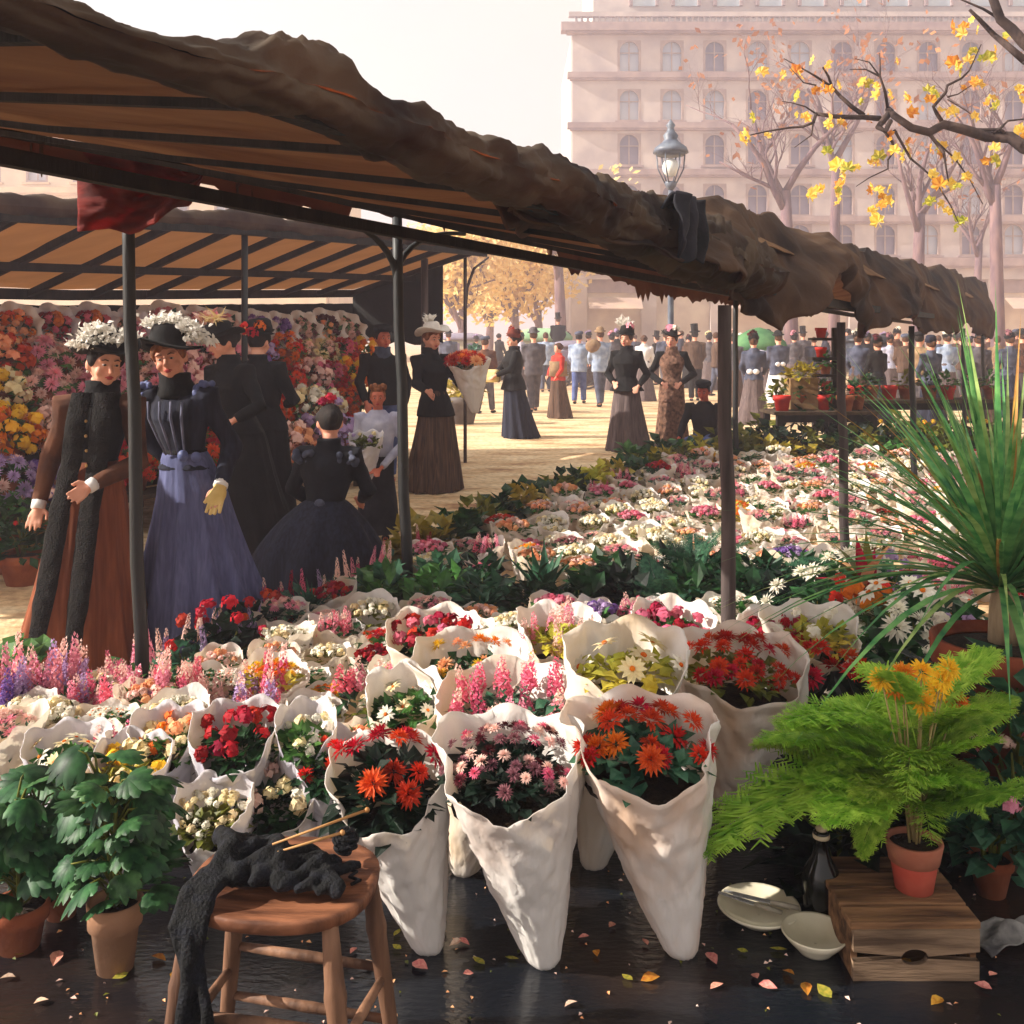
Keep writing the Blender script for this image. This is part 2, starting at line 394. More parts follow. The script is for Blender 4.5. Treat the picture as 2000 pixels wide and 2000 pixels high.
def branch(mb, p, d, L, r, depth, rg, tips, gr=.12):
    pts = [p]; rad = [r]; n = 4
    for i in range(n):
        d = (d + Vector((rg.uniform(-.22, .22), rg.uniform(-.22, .22), rg.uniform(-.05, gr)))).normalized()
        p = p + d * (L / n); pts.append(p); rad.append(r * (1 - .62 * (i + 1) / n))
    mb.tube(pts, rad, 6 if depth > 2 else 4, cap=True)
    if depth <= 2: tips += pts[1:]
    if depth == 0: return
    for k in range(4 if depth in (3, 4) else 3 if depth > 1 else 4):
        i = rg.randint(1, n); q = pts[i]
        ax = Vector((rg.uniform(-1, 1), rg.uniform(-1, 1), rg.uniform(-.2, .8))).normalized()
        branch(mb, q, (d * .75 + ax * .75).normalized(), L * rg.uniform(.5, .72), rad[i] * .62, depth - 1, rg, tips, gr)
def leaf_cloud(pts, rg, n, size, spread):
    mb = MB()
    for i in range(n):
        p = rg.choice(pts) + Vector((rg.gauss(0, spread), rg.gauss(0, spread), rg.gauss(0, spread)))
        a = Vector((rg.uniform(-1, 1), rg.uniform(-1, 1), rg.uniform(-1, 1))).normalized() * size * rg.uniform(.6, 1.3)
        c = a.cross(Vector((rg.uniform(-1, 1), rg.uniform(-1, 1), rg.uniform(-1, 1)))).normalized() * size * .7
        mb.add([p - a, p + c * .8, p + a, p - c * .8], [(0, 1, 2, 3)])
    return mb
def street_tree(name, label, X, d, fork_z, r, lean, seed, leaf_n, leaf_m, depth=4, L=3.4, size=.14, spread=.3, group=None, limbs=3, bark=None):
    rg = random.Random(seed); x = (X - 1000) / 2000.0 * d
    t = thing(name, label, 'tree', (x, d, 0), group=group)
    mb = MB(); tips = []; top = Vector((lean, 0, fork_z))
    mb.tube([(0, 0, -.1), (lean * .2, 0, fork_z * .3), (lean * .6, .02, fork_z * .7), top], [r * 1.35, r * 1.05, r * .92, r * .8], 9)
    for k in range(limbs):
        a = 2 * math.pi * k / limbs + rg.uniform(-.4, .4)
        branch(mb, top - Vector((0, 0, .05 + .3 * k)), Vector((math.cos(a) * .6, math.sin(a) * .35, 1)).normalized(), L, r * .62, depth, rg, tips)
    mb.build('trunk', bark or bark_far, t)
    if leaf_n:
        tag(leaf_cloud(tips, rg, leaf_n, size, spread).build('crown', leaf_m, t, False), kind='stuff')
    return t
street_tree('bare_tree', 'bare tree with violet trunk rising behind the draped canopy, nearest the lamp', 1548, 34, 6.4, .22, -.25, 3, 170, leaf_rust, depth=5)
street_tree('bare_tree', 'slim bare tree just right of the one nearest the lamp, forking high up', 1628, 38, 8.2, .2, .1, 11, 150, leaf_rust, depth=5)
street_tree('bare_tree', 'bare tree with a low spreading fork near the far end of the canopy', 1790, 32, 5.4, .2, .1, 23, 90, leaf_rust, L=2.8, depth=5)
street_tree('bare_tree', 'bare tree at right edge with a pale straight trunk beyond the spiky plant', 1950, 30, 6.0, .19, -.1, 31, 70, leaf_rust, L=2.6, depth=5)
street_tree('bare_tree', 'thin bare tree just left of the pale trunk at the right edge', 1905, 40, 5.2, .16, .15, 37, 60, leaf_rust, L=2.4, depth=5)
street_tree('autumn_tree', 'golden autumn tree in the sunlit gap behind the woman in the pale hat', 900, 44, 2.6, .2, .1, 41, 5200, leaf_gold, L=2.4, size=.17, spread=.5, limbs=4)
street_tree('autumn_tree', 'golden autumn tree in the middle of the sunlit gap', 1010, 48, 2.8, .2, -.1, 43, 5200, leaf_gold, L=2.5, size=.17, spread=.55, limbs=4)
street_tree('autumn_tree', 'golden tree with a bent trunk at the left corner of the tall building', 1098, 42, 4.4, .24, -.15, 47, 900, leaf_gold, L=2.4, size=.16, spread=.45)
street_tree('autumn_tree', 'pale golden tree far off behind the end of the flower stall awning', 850, 58, 3.0, .25, .1, 53, 4200, leaf_gold, L=2.6, size=.2, spread=.6, limbs=4)

street_tree('autumn_tree', 'pale golden tree far off between the two nearer golden trees', 955, 54, 2.6, .22, .1, 59, 5200, leaf_gold, L=2.6, size=.2, spread=.6, limbs=4)
street_tree('autumn_tree', 'pale golden tree far off just left of the bent trunk', 1055, 52, 2.8, .22, -.1, 61, 5200, leaf_gold, L=2.6, size=.2, spread=.6, limbs=4)
# near tree: trunk outside the frame on the right, limbs reaching in
t = thing('plane_tree', 'near plane tree whose dark gnarled branches with yellow leaves reach in from the upper right', 'tree', (5.3, 7.3, 0))
bp = lambda cx, cy, d=7.0: at(1330 + .347 * cx, .347 * cy, d)
mb = MB()
mb.tube([(5.3, 7.3, -.1), (5.25, 7.3, 1.2), (5.15, 7.25, 2.4), (5.2, 7.2, 3.6), (5.3, 7.2, 5.2)], [.2, .16, .15, .13, .1], 10)
tw = []
def limb(pts, r0, r1, d=7.0):
    P = [bp(*p, d + .18 * N(p[0] * .01, p[1] * .01, 2)) if not isinstance(p, Vector) else p for p in pts]
    n = len(P); mb.tube(P, [.85 * (r0 + (r1 - r0) * i / (n - 1)) for i in range(n)], 7); tw.extend(P)
limb([Vector((5.15, 7.2, 2.55)), (2300, 1010), (2100, 900), (1932, 830), (1850, 772), (1720, 768), (1600, 730), (1480, 700), (1400, 745), (1300, 720), (1200, 650), (1165, 615)], .062, .026)
limb([(1165, 615), (1150, 520), (1120, 430), (1122, 380), (1118, 300)], .014, .004)
limb([(1120, 430), (1040, 390), (950, 390)], .009, .003)
limb([(1120, 430), (1060, 350), (980, 330)], .008, .003)
limb([(1170, 640), (1130, 690), (1110, 715), (1150, 740), (1180, 680)], .028, .02)
limb([(1120, 668), (1030, 660), (930, 660), (850, 655), (760, 640)], .024, .016)
limb([(760, 640), (745, 690), (690, 712), (600, 720), (480, 740), (390, 760)], .015, .005)
limb([(760, 640), (700, 600), (630, 580), (570, 570)], .008, .003)
limb([(745, 690), (735, 760), (640, 830)], .008, .003)
limb([(1030, 650), (960, 600), (900, 545), (850, 490), (830, 430), (800, 380)], .02, .008)
limb([(850, 490), (760, 430), (700, 395), (580, 330)], .012, .004)
limb([(760, 480), (690, 465), (610, 375)], .007, .003)
limb([(1480, 700), (1440, 640), (1420, 600), (1490, 520), (1500, 480), (1580, 440), (1620, 400), (1640, 360), (1690, 250)], .018, .004)
limb([(1500, 545), (1560, 530), (1650, 470)], .008, .003)
limb([(1500, 560), (1600, 620), (1700, 690)], .006, .002)
limb([(1400, 755), (1480, 860), (1490, 930), (1505, 1020)], .017, .004)
limb([(1440, 800), (1540, 890), (1620, 1000), (1700, 1150)], .009, .003)
limb([(1130, 720), (1190, 800), (1200, 850), (1165, 900), (1165, 950), (1060, 1000), (985, 1050)], .013, .003)
limb([(1200, 730), (1290, 890), (1420, 1000), (1520, 1160), (1560, 1250)], .012, .003)
limb([(1720, 768), (1790, 730), (1840, 680), (1932, 670)], .014, .006)
limb([(1850, 772), (1800, 730), (1700, 730), (1600, 725)], .016, .01)
limb([(2250, 420), (2100, 380), (1932, 240), (1860, 160), (1800, 110), (1760, 0), (1730, -80)], .05, .03, 6.6)
limb([(1932, 340), (1840, 260), (1760, 195), (1680, 110), (1625, 55)], .03, .012, 6.6)
limb([(1800, 110), (1700, 50), (1560, -10)], .014, .006, 6.6)
limb([Vector((5.25, 7.2, 4.2)), (2500, 560, ), (2250, 420), (2050, 390), (1932, 340)], .06, .032, 6.8)
mb.build('trunk', bark_dark, t, True, True)
def lobed_leaf(lobes, depth, curl):
    m = MB(); n = lobes * 4; vs = [(0, 0, 0)]
    for i in range(n + 1):
        a = -2.35 + 4.7 * i / n + math.pi / 2
        r = .74 + .26 * abs(math.cos((i / n * lobes) * math.pi)) ** 1.2
        r *= (1 - depth * (i % 2) * .1) * (.62 + .38 * math.sin((i / n) * math.pi))
        vs.append((r * math.cos(a), r * math.sin(a), curl * r * r + .12 * math.sin(i * 1.7)))
    m.add(vs, [(0, i, i + 1) for i in range(1, n + 1)])
    m.add([(-.015, -.7, .02), (.015, -.7, .02), (.02, 0, 0), (-.02, 0, 0)], [(0, 1, 2, 3)])
    return m
lm = [M('leaf_yellow', (240, 190, 60), (250, 222, 124), 2, rough=.6, trans=.45, var=.15), M('leaf_amber', (206, 120, 40), (240, 180, 70), 2, rough=.6, trans=.45, var=.15),
      M('leaf_lime', (150, 160, 60), (226, 206, 84), 2, rough=.6, trans=.45, var=.15)]
lmesh = [lobed_leaf(5, 1, c).mesh('leaf', lm[k], False) for c in (.3, -.35, .1) for k in (0, 0, 1, 2)]
spots = [(730, 340), (815, 380), (790, 500), (760, 520), (840, 520), (1060, 480), (1100, 500), (1020, 470), (1220, 355), (1540, 380), (1560, 420), (1640, 300), (1690, 330), (1740, 340), (1680, 480), (1650, 460),
         (1430, 530), (1390, 520), (1540, 160), (1590, 190), (690, 670), (650, 660), (400, 660), (920, 720), (890, 700), (1065, 675), (1100, 900), (1070, 920), (1250, 870), (1210, 850), (1280, 860), (1400, 850), (1440, 840), (1560, 890),
         (940, 960), (990, 950), (900, 970), (750, 1100), (790, 1080), (720, 1110), (1080, 1050), (1070, 1080), (1070, 1190), (1100, 1210), (1460, 1040), (1440, 1010), (1410, 1130), (1560, 1250), (1590, 1240), (1500, 650), (1540, 640), (1660, 660), (1760, 600), (1720, 590),
         (1900, 500), (1920, 530), (1180, 540), (825, 860), (885, 1080), (1770, 830), (360, 750), (390, 770), (450, 415), (570, 420), (1630, 1010), (1850, 200), (1630, 120), (1670, 180), (1490, 1200), (1910, 740), (650, 400), (900, 490), (1010, 580), (1300, 650), (1160, 780),
         (1740, 900), (1480, 890), (1560, 1050), (880, 1140), (660, 545), (1260, 545), (490, 760), (820, 690), (1160, 1060), (1130, 1120)]
rg = random.Random(5)
spots = spots + [(x + rg.uniform(-55, 55), y + rg.uniform(-45, 45)) for x, y in spots if rg.random() < .55]
for i, (cx, cy) in enumerate(spots):
    p = bp(cx + rg.uniform(-8, 8), cy + rg.uniform(-8, 8), 7.0 + rg.uniform(-.16, .16))
    link('leaf', rg.choice(lmesh), t, p - t.location, (R(90) + rg.uniform(-.7, .7), rg.uniform(-.7, .7), rg.uniform(-3, 3)), rg.uniform(.038, .076))

# ------------------------------------------------------------------ street lamp
iron = M('lamp_iron', (66, 72, 88), (104, 112, 124), scale=6, rough=.5, spec=.5)
glassm = M('lamp_glass', (214, 216, 214), (240, 240, 232), scale=3, rough=.15, spec=.5)
t = thing('street_lamp', 'grey iron gas lamp with a pale globe standing in front of the tall building', 'street lamp', (2.48, 16, 0))
MB().lathe([(.14, 0), (.14, .25), (.09, .35), (.075, .9), (.05, 1.0), (.045, 3.5), (.07, 3.56), (.05, 3.62), (.035, 3.9)], 12).build('post', iron, t)
m = MB(); m.lathe([(.03, 3.86), (.08, 3.92), (.1, 3.97), (.09, 4.0)], 12)
for k in range(6):
    a = math.pi * k / 3; m.tube([(.09 * math.cos(a), .09 * math.sin(a), 3.98), (.2 * math.cos(a), .2 * math.sin(a), 4.2), (.22 * math.cos(a), .22 * math.sin(a), 4.42)], .011, 5)
m.lathe([(.225, 4.41), (.235, 4.44), (.225, 4.47)], 16); m.build('cage', iron, t)
MB().ball((0, 0, 4.22), (.13, .13, .15), 14, 10).build('globe', glassm, t)
m = MB(); m.lathe([(.28, 4.45), (.25, 4.53), (.13, 4.62), (.1, 4.66), (.12, 4.72), (.07, 4.78), (.05, 4.84), (.075, 4.88), (.03, 4.94), (.0, 4.98)], 16, cap1=False); m.build('lamp_hood', iron, t)

# ------------------------------------------------------------------ carriages and a parasol in the street
wheel_m = M('wheel_wood', (66, 58, 52), (96, 84, 72), 4); black_l = M('black_lacquer', (26, 28, 36), (46, 48, 58), 3, rough=.4)
def wheel(r):
    m = MB()
    m.tube([(math.cos(2 * math.pi * k / 18) * r, 0, math.sin(2 * math.pi * k / 18) * r) for k in range(19)], .03, 5, cap=False)
    for k in range(8): m.bar((0, 0, 0), (math.cos(k * math.pi / 4) * r, 0, math.sin(k * math.pi / 4) * r), .025, .025, up=(0, 1, 0))
    m.ball((0, 0, 0), .07, 8, 6); return m.mesh('wheel', wheel_m)
def carriage(X, d, Ytop, wpx, body_m, roof_m, label, rz=0, dome=.25):
    t = thing('carriage', label, 'carriage', ((X - 1000) / 2000 * d, d, 0), rz)
    W = wpx / 2000 * d; top = EYE + (655 - Ytop) / 2000 * d
    m = MB(); m.rings([(0, 0, z, W / 2 * f, .6 * f) for z, f in ((.5, .7), (.62, .95), (1.0, 1.0), (top - dome, .94))], 16, lambda i, a: (1 / max(abs(math.cos(a)), abs(math.sin(a))) ** .75, 0), True, True)
    m.build('body', body_m, t)
    m = MB(); m.rings([(0, 0, top - dome + dz, W / 2 * f, .66 * f) for dz, f in ((0, 1.0), (dome * .3, 1.02), (dome * .75, .8), (dome, .35))], 18, lambda i, a: (1 / max(abs(math.cos(a)), abs(math.sin(a))) ** .6, 0), True, True)
    m.build('roof', roof_m, t)
    for sx in (-1, 1): MB().box((sx * W * .2, -.66, top - dome - .28), (W * .28, .06, .34)).build('window', pane_dark, t, False)
    wm = wheel(.42)
    for sx in (-1, 1):
        for sy in (-1, 1): link('wheel', wm, t, (sx * W * .36, sy * .72, .44))
    m = MB(); m.bar((W / 2, .2, .6), (W / 2 + 1.5, .2, .8), .06, .06); m.bar((W / 2, -.2, .6), (W / 2 + 1.5, -.2, .8), .06, .06); m.build('shaft', wheel_m, t)
green_r = M('pale_green_roof', (120, 160, 120), (160, 190, 150), 2); grey_b = M('grey_body', (120, 112, 130), (146, 136, 150), 2)
cream_b = M('cream_body', (180, 168, 140), (204, 190, 160), 2)
carriage(1058, 33, 641, 120, cream_b, green_r, 'pale carriage with a rounded green roof behind the crowd', dome=.4)
carriage(1115, 31, 665, 76, grey_b, grey_b, 'squat grey carriage just right of the green roofed one', dome=.2)
carriage(1690, 30, 652, 90, black_l, black_l, 'black roofed carriage beyond the right market table')
carriage(905, 36, 650, 90, cream_b, grey_b, 'pale carriage partly hidden by the red and orange bouquet')
gu = M('green_parasol_cloth', (52, 110, 72), (110, 156, 104), 2.5, trans=.3, rough=.8)
t = thing('parasol', 'large green market parasol above the crowd left of the potted flower table', 'parasol', ((1482 - 1000) / 2000 * 24, 24, 0))
m = MB(); top = EYE + (655 - 640) / 2000 * 24
m.rings([(0, 0, top - .48 + dz, r, r) for dz, r in ((0, .66), (.14, .62), (.3, .46), (.42, .24), (.48, .03))], 16, lambda i, a: (1 - .05 * abs(math.cos(4 * a)), -.05 * abs(math.cos(4 * a)) * (i == 0)), False, True)
solidify(m.build('canopy', gu, t), .01)
MB().tube([(0, 0, 0), (0, 0, top - .02)], .02, 8).build('pole', wheel_m, t)
for k in range(8):
    a = k * math.pi / 4; MB().tube([(0, 0, top - .06), (.35 * math.cos(a), .35 * math.sin(a), top - .2), (.65 * math.cos(a), .65 * math.sin(a), top - .48)], .007, 4).build('rib', wheel_m, t)

# ------------------------------------------------------------------ air
hz = MB(); hx, hy0, hy1, hzt = 400, -80, 790, 27
hz.box((0, (hy0 + hy1) / 2, (hzt - 1) / 2), (2 * hx, hy1 - hy0, hzt + 1))
hm = bpy.data.materials.new('haze'); hm.use_nodes = True; hm.node_tree.nodes.clear()
ho = hm.node_tree.nodes.new('ShaderNodeOutputMaterial'); hv = hm.node_tree.nodes.new('ShaderNodeVolumePrincipled')
hv.inputs['Color'].default_value = (.82, .79, .95, 1); hv.inputs['Density'].default_value = .006; hv.inputs['Anisotropy'].default_value = .5
hm.node_tree.links.new(hv.outputs['Volume'], ho.inputs['Volume'])
tag(hz.build('haze', hm, smooth=False), kind='stuff')
# ------------------------------------------------------------------ the long near canopy over the flower field
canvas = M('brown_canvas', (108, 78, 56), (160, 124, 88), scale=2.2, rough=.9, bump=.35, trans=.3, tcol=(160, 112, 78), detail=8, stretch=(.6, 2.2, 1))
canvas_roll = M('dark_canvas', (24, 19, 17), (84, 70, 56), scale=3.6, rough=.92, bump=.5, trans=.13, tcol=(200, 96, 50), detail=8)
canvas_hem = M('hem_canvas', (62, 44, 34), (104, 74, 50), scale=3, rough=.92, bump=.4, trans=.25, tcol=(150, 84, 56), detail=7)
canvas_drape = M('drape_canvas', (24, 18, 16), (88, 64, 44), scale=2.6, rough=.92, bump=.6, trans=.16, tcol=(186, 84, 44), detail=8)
wood_dark = M('dark_wood', (14, 12, 12), (40, 32, 29), scale=14, rough=.8, bump=.3, stretch=(1, 1, .15))
post_black = M('black_post', (8, 9, 10), (24, 28, 30), scale=16, rough=.55, bump=.2, spec=.5, stretch=(1, 1, .12))
post_brown = M('brown_post', (48, 40, 40), (92, 80, 78), scale=16, rough=.8, bump=.3, stretch=(1, 1, .12))
UU = Vector((.4819, .8762, 0)); NN = Vector((-.8762, .4819, 0)); WID = 2.284
def F(y): return Vector((-1.373 + .55 * y, y, 0))
HF = [(-1.2, 2.1), (1.3, 2.0), (2, 1.97), (2.5, 1.93), (3.2, 1.86), (4, 1.79), (6, 1.75), (10, 1.76), (17, 1.76)]
HB = [(2, 2.37), (3.8, 2.375), (6, 2.38), (7.2, 2.38), (8.8, 2.31), (11.4, 2.17), (16, 2.07), (19, 2.05)]     # by distance of the back edge
def hf(y): return interp(HF, y)
def hb(y): return interp(HB, y + WID * .4819)
Y0, Y1 = -1.0, 16.5
can = thing('market_canopy', 'long brown canvas market canopy on thin posts running over the flower field', 'canopy', (0, 4, 0))
def roof(u, v):
    y = Y0 + (Y1 - Y0) * u; p = F(y) + NN * (WID * v)
    crest = interp([(2.4, 0), (3.6, .2), (5, .26), (9, .34), (14, .45)], y)
    a = hf(y) + .05 * (1 - v) ** 2 + crest * math.exp(-((v - .1) / .16) ** 2) * (1 if v > .1 else 1)
    z = a + (hb(y) - hf(y)) * v
    ph = ((y + .75) % .36) / .36
    z -= .014 * math.sin(math.pi * ph) * (1 - .3 * v) * math.sin(math.pi * min(1, v * 1.1 + .05))
    z += .025 * N(y * 1.2, v * 3, 1.7) + .012 * N(y * 4, v * 8, 3)
    return (p.x, p.y, z)
solidify(MB().grid(roof, 150, 14).build('canvas_roof', canvas, can, True, True), .006)
# rafters, beams, a purlin
def poly(nm, pts, wd, h, mat, par):
    m = MB()
    for a, b in zip(pts, pts[1:]): m.bar(a, Vector(b) + (Vector(b) - Vector(a)) * .01, wd, h)
    return m.build(nm, mat, par, False, True)
fr = [F(y) + Vector((0, 0, hf(y) + .025)) for y in [-1, 0, .8, 1.5, 2.2, 2.9, 3.6, 4.3, 5.2, 6.2, 8, 10, 12.5, 16.5]]
poly('front_beam', fr, .045, .045, wood_dark, can)
bk = [F(y) + NN * WID + Vector((0, 0, hb(y) - .022)) for y in [0, 1.5, 3, 4.5, 6, 8, 10, 12.5, 16.5]]
poly('back_beam', bk, .04, .026, wood_dark, can)
y = -.75
while y < 16.4:
    a = F(y) + NN * .03 + Vector((0, 0, hf(y) + .02)); b_ = F(y) + NN * (WID - .02) + Vector((0, 0, hb(y) - .035))
    mid = (a + b_) / 2 - Vector((0, 0, .02))
    m = MB(); m.bar(a, mid, .024, .018); m.bar(mid, b_, .0235, .0175); m.build('rafter', wood_dark, can, False, True)
    y += .36
pm = [F(y) + NN * (WID * .52) + Vector((0, 0, (hf(y) + hb(y)) / 2 - .1)) for y in (0, 3, 6, 9, 12, 16.4)]
poly('purlin', pm, .04, .045, wood_dark, can)
# posts: three of the back row, five of the front row
def post(x, y, top, r0, r1, mat, lean=0.0, lab=None):
    m = MB(); n = 7
    m.tube([(x + lean * (1 - i / n) + .006 * math.sin(i * 2.1), y, -.02 + (top + .02) * i / n) for i in range(n + 1)], [r0 + (r1 - r0) * i / n for i in range(n + 1)], 10)
    o = m.build('post', mat, can, True, True)
    if lab: o['label'] = lab
    return o
post(-1.62, 4.3, 2.32, .03, .026, post_black, .07, 'black leaning post beside the woman in the brown dress')
post(-.69, 6.1, 2.32, .034, .03, post_black, .07, 'dark post with curved braces near the boy')
post(2.62, 12, 2.15, .035, .03, post_black)
for x, y, lab in ((.84, 4.07, 'slim brown post nearest the white daisies'), (2.02, 6.3, None), (3.78, 9.7, None), (5.9, 13.4, None), (7.35, 16, None)):
    post(x, y, hf((x + 1.373) / .55) - .07, .031, .027, post_brown if y < 8 else post_black, .035, lab)
# curved braces on the second post
for s in (-1, 1):
    pts = []
    for i in range(11):
        a = math.pi / 2 * i / 10
        q = Vector((-.69, 6.1, 1.93)) + UU * (s * .78 * (1 - math.cos(a))) + Vector((0, 0, .34 * math.sin(a)))
        pts.append(q)
    MB().tube(pts, [.02, .02, .02, .02, .019, .018, .017, .016, .015, .014, .013], 7).build('brace', post_black, can, True, True)
# the bundled cloth along the near edge
def lump(y): return N(y * 2.1, 4.2, .3) * .5 + N(y * 5.3, 1.1, 7) * .3 + N(y * 11, 8, 2) * .14
def roll(u, v):
    y = -1 + 5.4 * u; a = 2 * math.pi * v
    H = interp([(-1, .022), (1.3, .026), (1.5, .034), (1.7, .058), (2.6, .072), (3.4, .1), (4.4, .12)], y)
    Wd = interp([(-1, .035), (1.5, .045), (2, .065), (4.4, .1)], y)
    L = lump(y); k = 1 + 1.5 * L
    fold = 1 + .3 * N(y * 6, math.cos(a) * 1.5, math.sin(a) * 1.5) + .22 * N(y * 15, math.cos(a) * 2.4, math.sin(a) * 2.4) + .12 * N(y * 40, math.cos(a) * 4, math.sin(a) * 4) + .16 * (1 - 2.2 * abs(N(y * 7 + a * 1.1, a * .8, 3.3))) + .1 * (1 - 2.2 * abs(N(y * 19 - a * 1.6, a * 1.3, 7.1)))
    c = F(y) + NN * -.012 + Vector((0, 0, hf(y) + H * .72 + (.03 * L)))
    p = c + NN * (-Wd * math.cos(a) * fold) + Vector((0, 0, H * (k if math.sin(a) > 0 else .8) * math.sin(a) * fold))
    return tuple(p)
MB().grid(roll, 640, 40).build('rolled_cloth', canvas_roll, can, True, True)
# the heavy drape hanging over the near edge further along
CREST = [(2.6, 2.0), (3.2, 2.06), (4, 2.14), (5, 2.18), (6.5, 2.2), (8.6, 2.24), (11, 2.32), (14, 2.42), (16.5, 2.44)]
HEM = [(2.6, 1.91), (3.2, 1.84), (3.8, 1.80), (4.2, 1.72), (4.6, 1.63), (5.0, 1.78), (5.45, 1.95), (5.9, 1.80), (6.6, 1.57), (7.3, 1.72), (8.0, 1.83), (8.5, 1.72), (9.4, 1.63), (11, 1.62), (12.2, 1.66), (12.8, 1.8), (13.4, 1.62), (14.5, 1.55), (16.5, 1.6)]
def drape(u, v):
    y = 2.6 + 13.9 * u ** 1.25
    cr = interp(CREST, y) + .09 * lump(y * .8) ; hm_ = interp(HEM, y) + .012 * math.sin(y * 23)
    sw = math.sin((y - 3.8) * 2 * math.pi / 1.7)
    if v < .3:                                   # from the roof up over the crest
        t = v / .3; off = .62 * min(1, .15 + (y - 2.6) / 1.2) * (1 - t) + .1 * t; z = interp(CREST, y) - .12 * (1 - t) ** 1.5 + (cr - interp(CREST, y)) * t
        f = .05 * N(y * 2, t * 3, 5)
    else:
        t = (v - .3) / .7; off = .1 - .17 * math.sin(t * math.pi * .55) ; z = cr + (hm_ - cr) * t
        d1 = math.sin(y * 5.2 / (1 + y * .06) + t * 2.6 + 1.5 * N(y * .7, t, 9))
        f = (+.1 * d1 + .08 * N(y * 2.4, t * 2.2, 2) + .035 * N(y * 8, t * 5, 6) + .014 * N(y * 21, t * 9, 6)) * min(1, .35 + t)
    p = F(y) + NN * (off + f)
    return (p.x, p.y, z + .04 * N(y * 2.6, v * 4, 8) * (1 if v < .85 else .3))
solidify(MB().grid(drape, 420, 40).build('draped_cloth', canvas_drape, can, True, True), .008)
# hem of the roof cloth hanging behind the back beam
DROP = [(1.5, .05), (4.3, .06), (4.75, .05), (4.85, .11), (5.1, .16), (5.35, .10), (5.4, .17), (5.62, .19), (5.66, .05), (6.5, .06), (7.2, .05), (7.9, .05), (8.0, .2), (8.5, .2), (8.9, .22), (9.2, .17), (9.4, .3), (10, .28), (11, .2), (16, .2)]
def hem(u, v):
    y = .6 + 14 * u; yy = y + WID * .4819; top = hb(y) - .02
    dr = interp(DROP, yy) * (.75 + .8 * abs(N(yy * 3.1, 5, 2)) + .5 * abs(N(yy * 9, 5, 2))) + .02 * N(yy * 24, 1, 1)
    p = F(y) + NN * (WID + .035 + .02 * N(yy * 5, v * 2, 3))
    return (p.x, p.y, top - dr * v)
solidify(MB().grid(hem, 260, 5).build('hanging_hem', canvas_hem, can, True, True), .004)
rg = random.Random(12)
for X, Yt, Yb, w_ in ((62, 268, 308, 5), (80, 268, 346, 9), (100, 270, 290, 6), (130, 275, 292, 5), (462, 345, 385, 7), (470, 345, 372, 5), (490, 350, 402, 9), (505, 352, 395, 7), (515, 355, 405, 6), (868, 428, 452, 6), (1075, 470, 505, 10), (1130, 500, 520, 8)):
    d = interp([(0, 3.79), (400, 4.68), (770, 5.98), (1000, 7.24), (1200, 8.84)], X)
    a, b_ = at(X, Yt - 8, d), at(X + rg.uniform(-3, 3), Yb, d); w2 = w_ / 2000 * d
    m = MB(); n = 5
    m.tube([a.lerp(b_, i / n) + Vector((rg.uniform(-.5, .5) * w2 * .4, 0, 0)) for i in range(n + 1)], [w2 * f for f in (.5, .62, .5, .6, .45, .1)], 6, flat=.4)
    m.build('torn_strip', canvas_hem, can, True, True)

# things hanging on it
redc = M('red_cloth', (58, 20, 20), (120, 40, 34), scale=3, rough=.9, bump=.5, trans=.3, tcol=(200, 50, 40), stretch=(2.2, 1, 7), detail=8)
t = thing('red_cloth', 'dark red cloth hung from the canopy beam above the leaning black post', 'cloth', at(270, 330, 4.15))
def redf(u, v):
    X = 152 + 243 * u; top = 283 + 58 * u
    bot = interp([(0, 452), (.25, 446), (.42, 458), (.5, 452), (.58, 440), (.62, 438), (.7, 418), (.78, 404), (.9, 402), (.96, 372), (1, 346)], u)
    sag = .5 * v * (1 - v)
    d = 4.15 + .07 * math.sin(u * 9 + v * 5 + 2 * N(u * 3, v * 3, 4)) * (.25 + v) + .05 * N(u * 6, v * 9, 1)
    return tuple(at(X, top + (bot - top) * v, d))
solidify(MB().grid(redf, 44, 30).build('cloth', redc, t, True, True), .006)
darkc = M('black_cloth', (20, 20, 24), (50, 48, 56), scale=5, rough=.95, bump=.4)
t = thing('slung_cloth', 'black cloth slung over the near edge of the canopy where the drape begins', 'cloth', F(3.1) + Vector((0, 0, 2)))
def blk(u, v):
    y = 3.19 + .17 * u
    s = v * 1.0
    if s < .3: off = -.07 - .07 * s / .3; z = 1.97 + .06 * math.sin(s / .3 * math.pi * .6) 
    else: off = -.15 + .018 * math.sin(u * 15 + s * 5) + .02 * N(u * 4, s * 3, 6); z = 2.035 - (s - .3) / .7 * (.2 + .03 * math.sin(u * 9) - .05 * (2 * u - 1) ** 2)
    p = F(y) + NN * off; return (p.x, p.y, z + .015 * N(u * 4, v * 6, 2))
solidify(MB().grid(blk, 30, 40).build('cloth', darkc, t, True, True), .008)
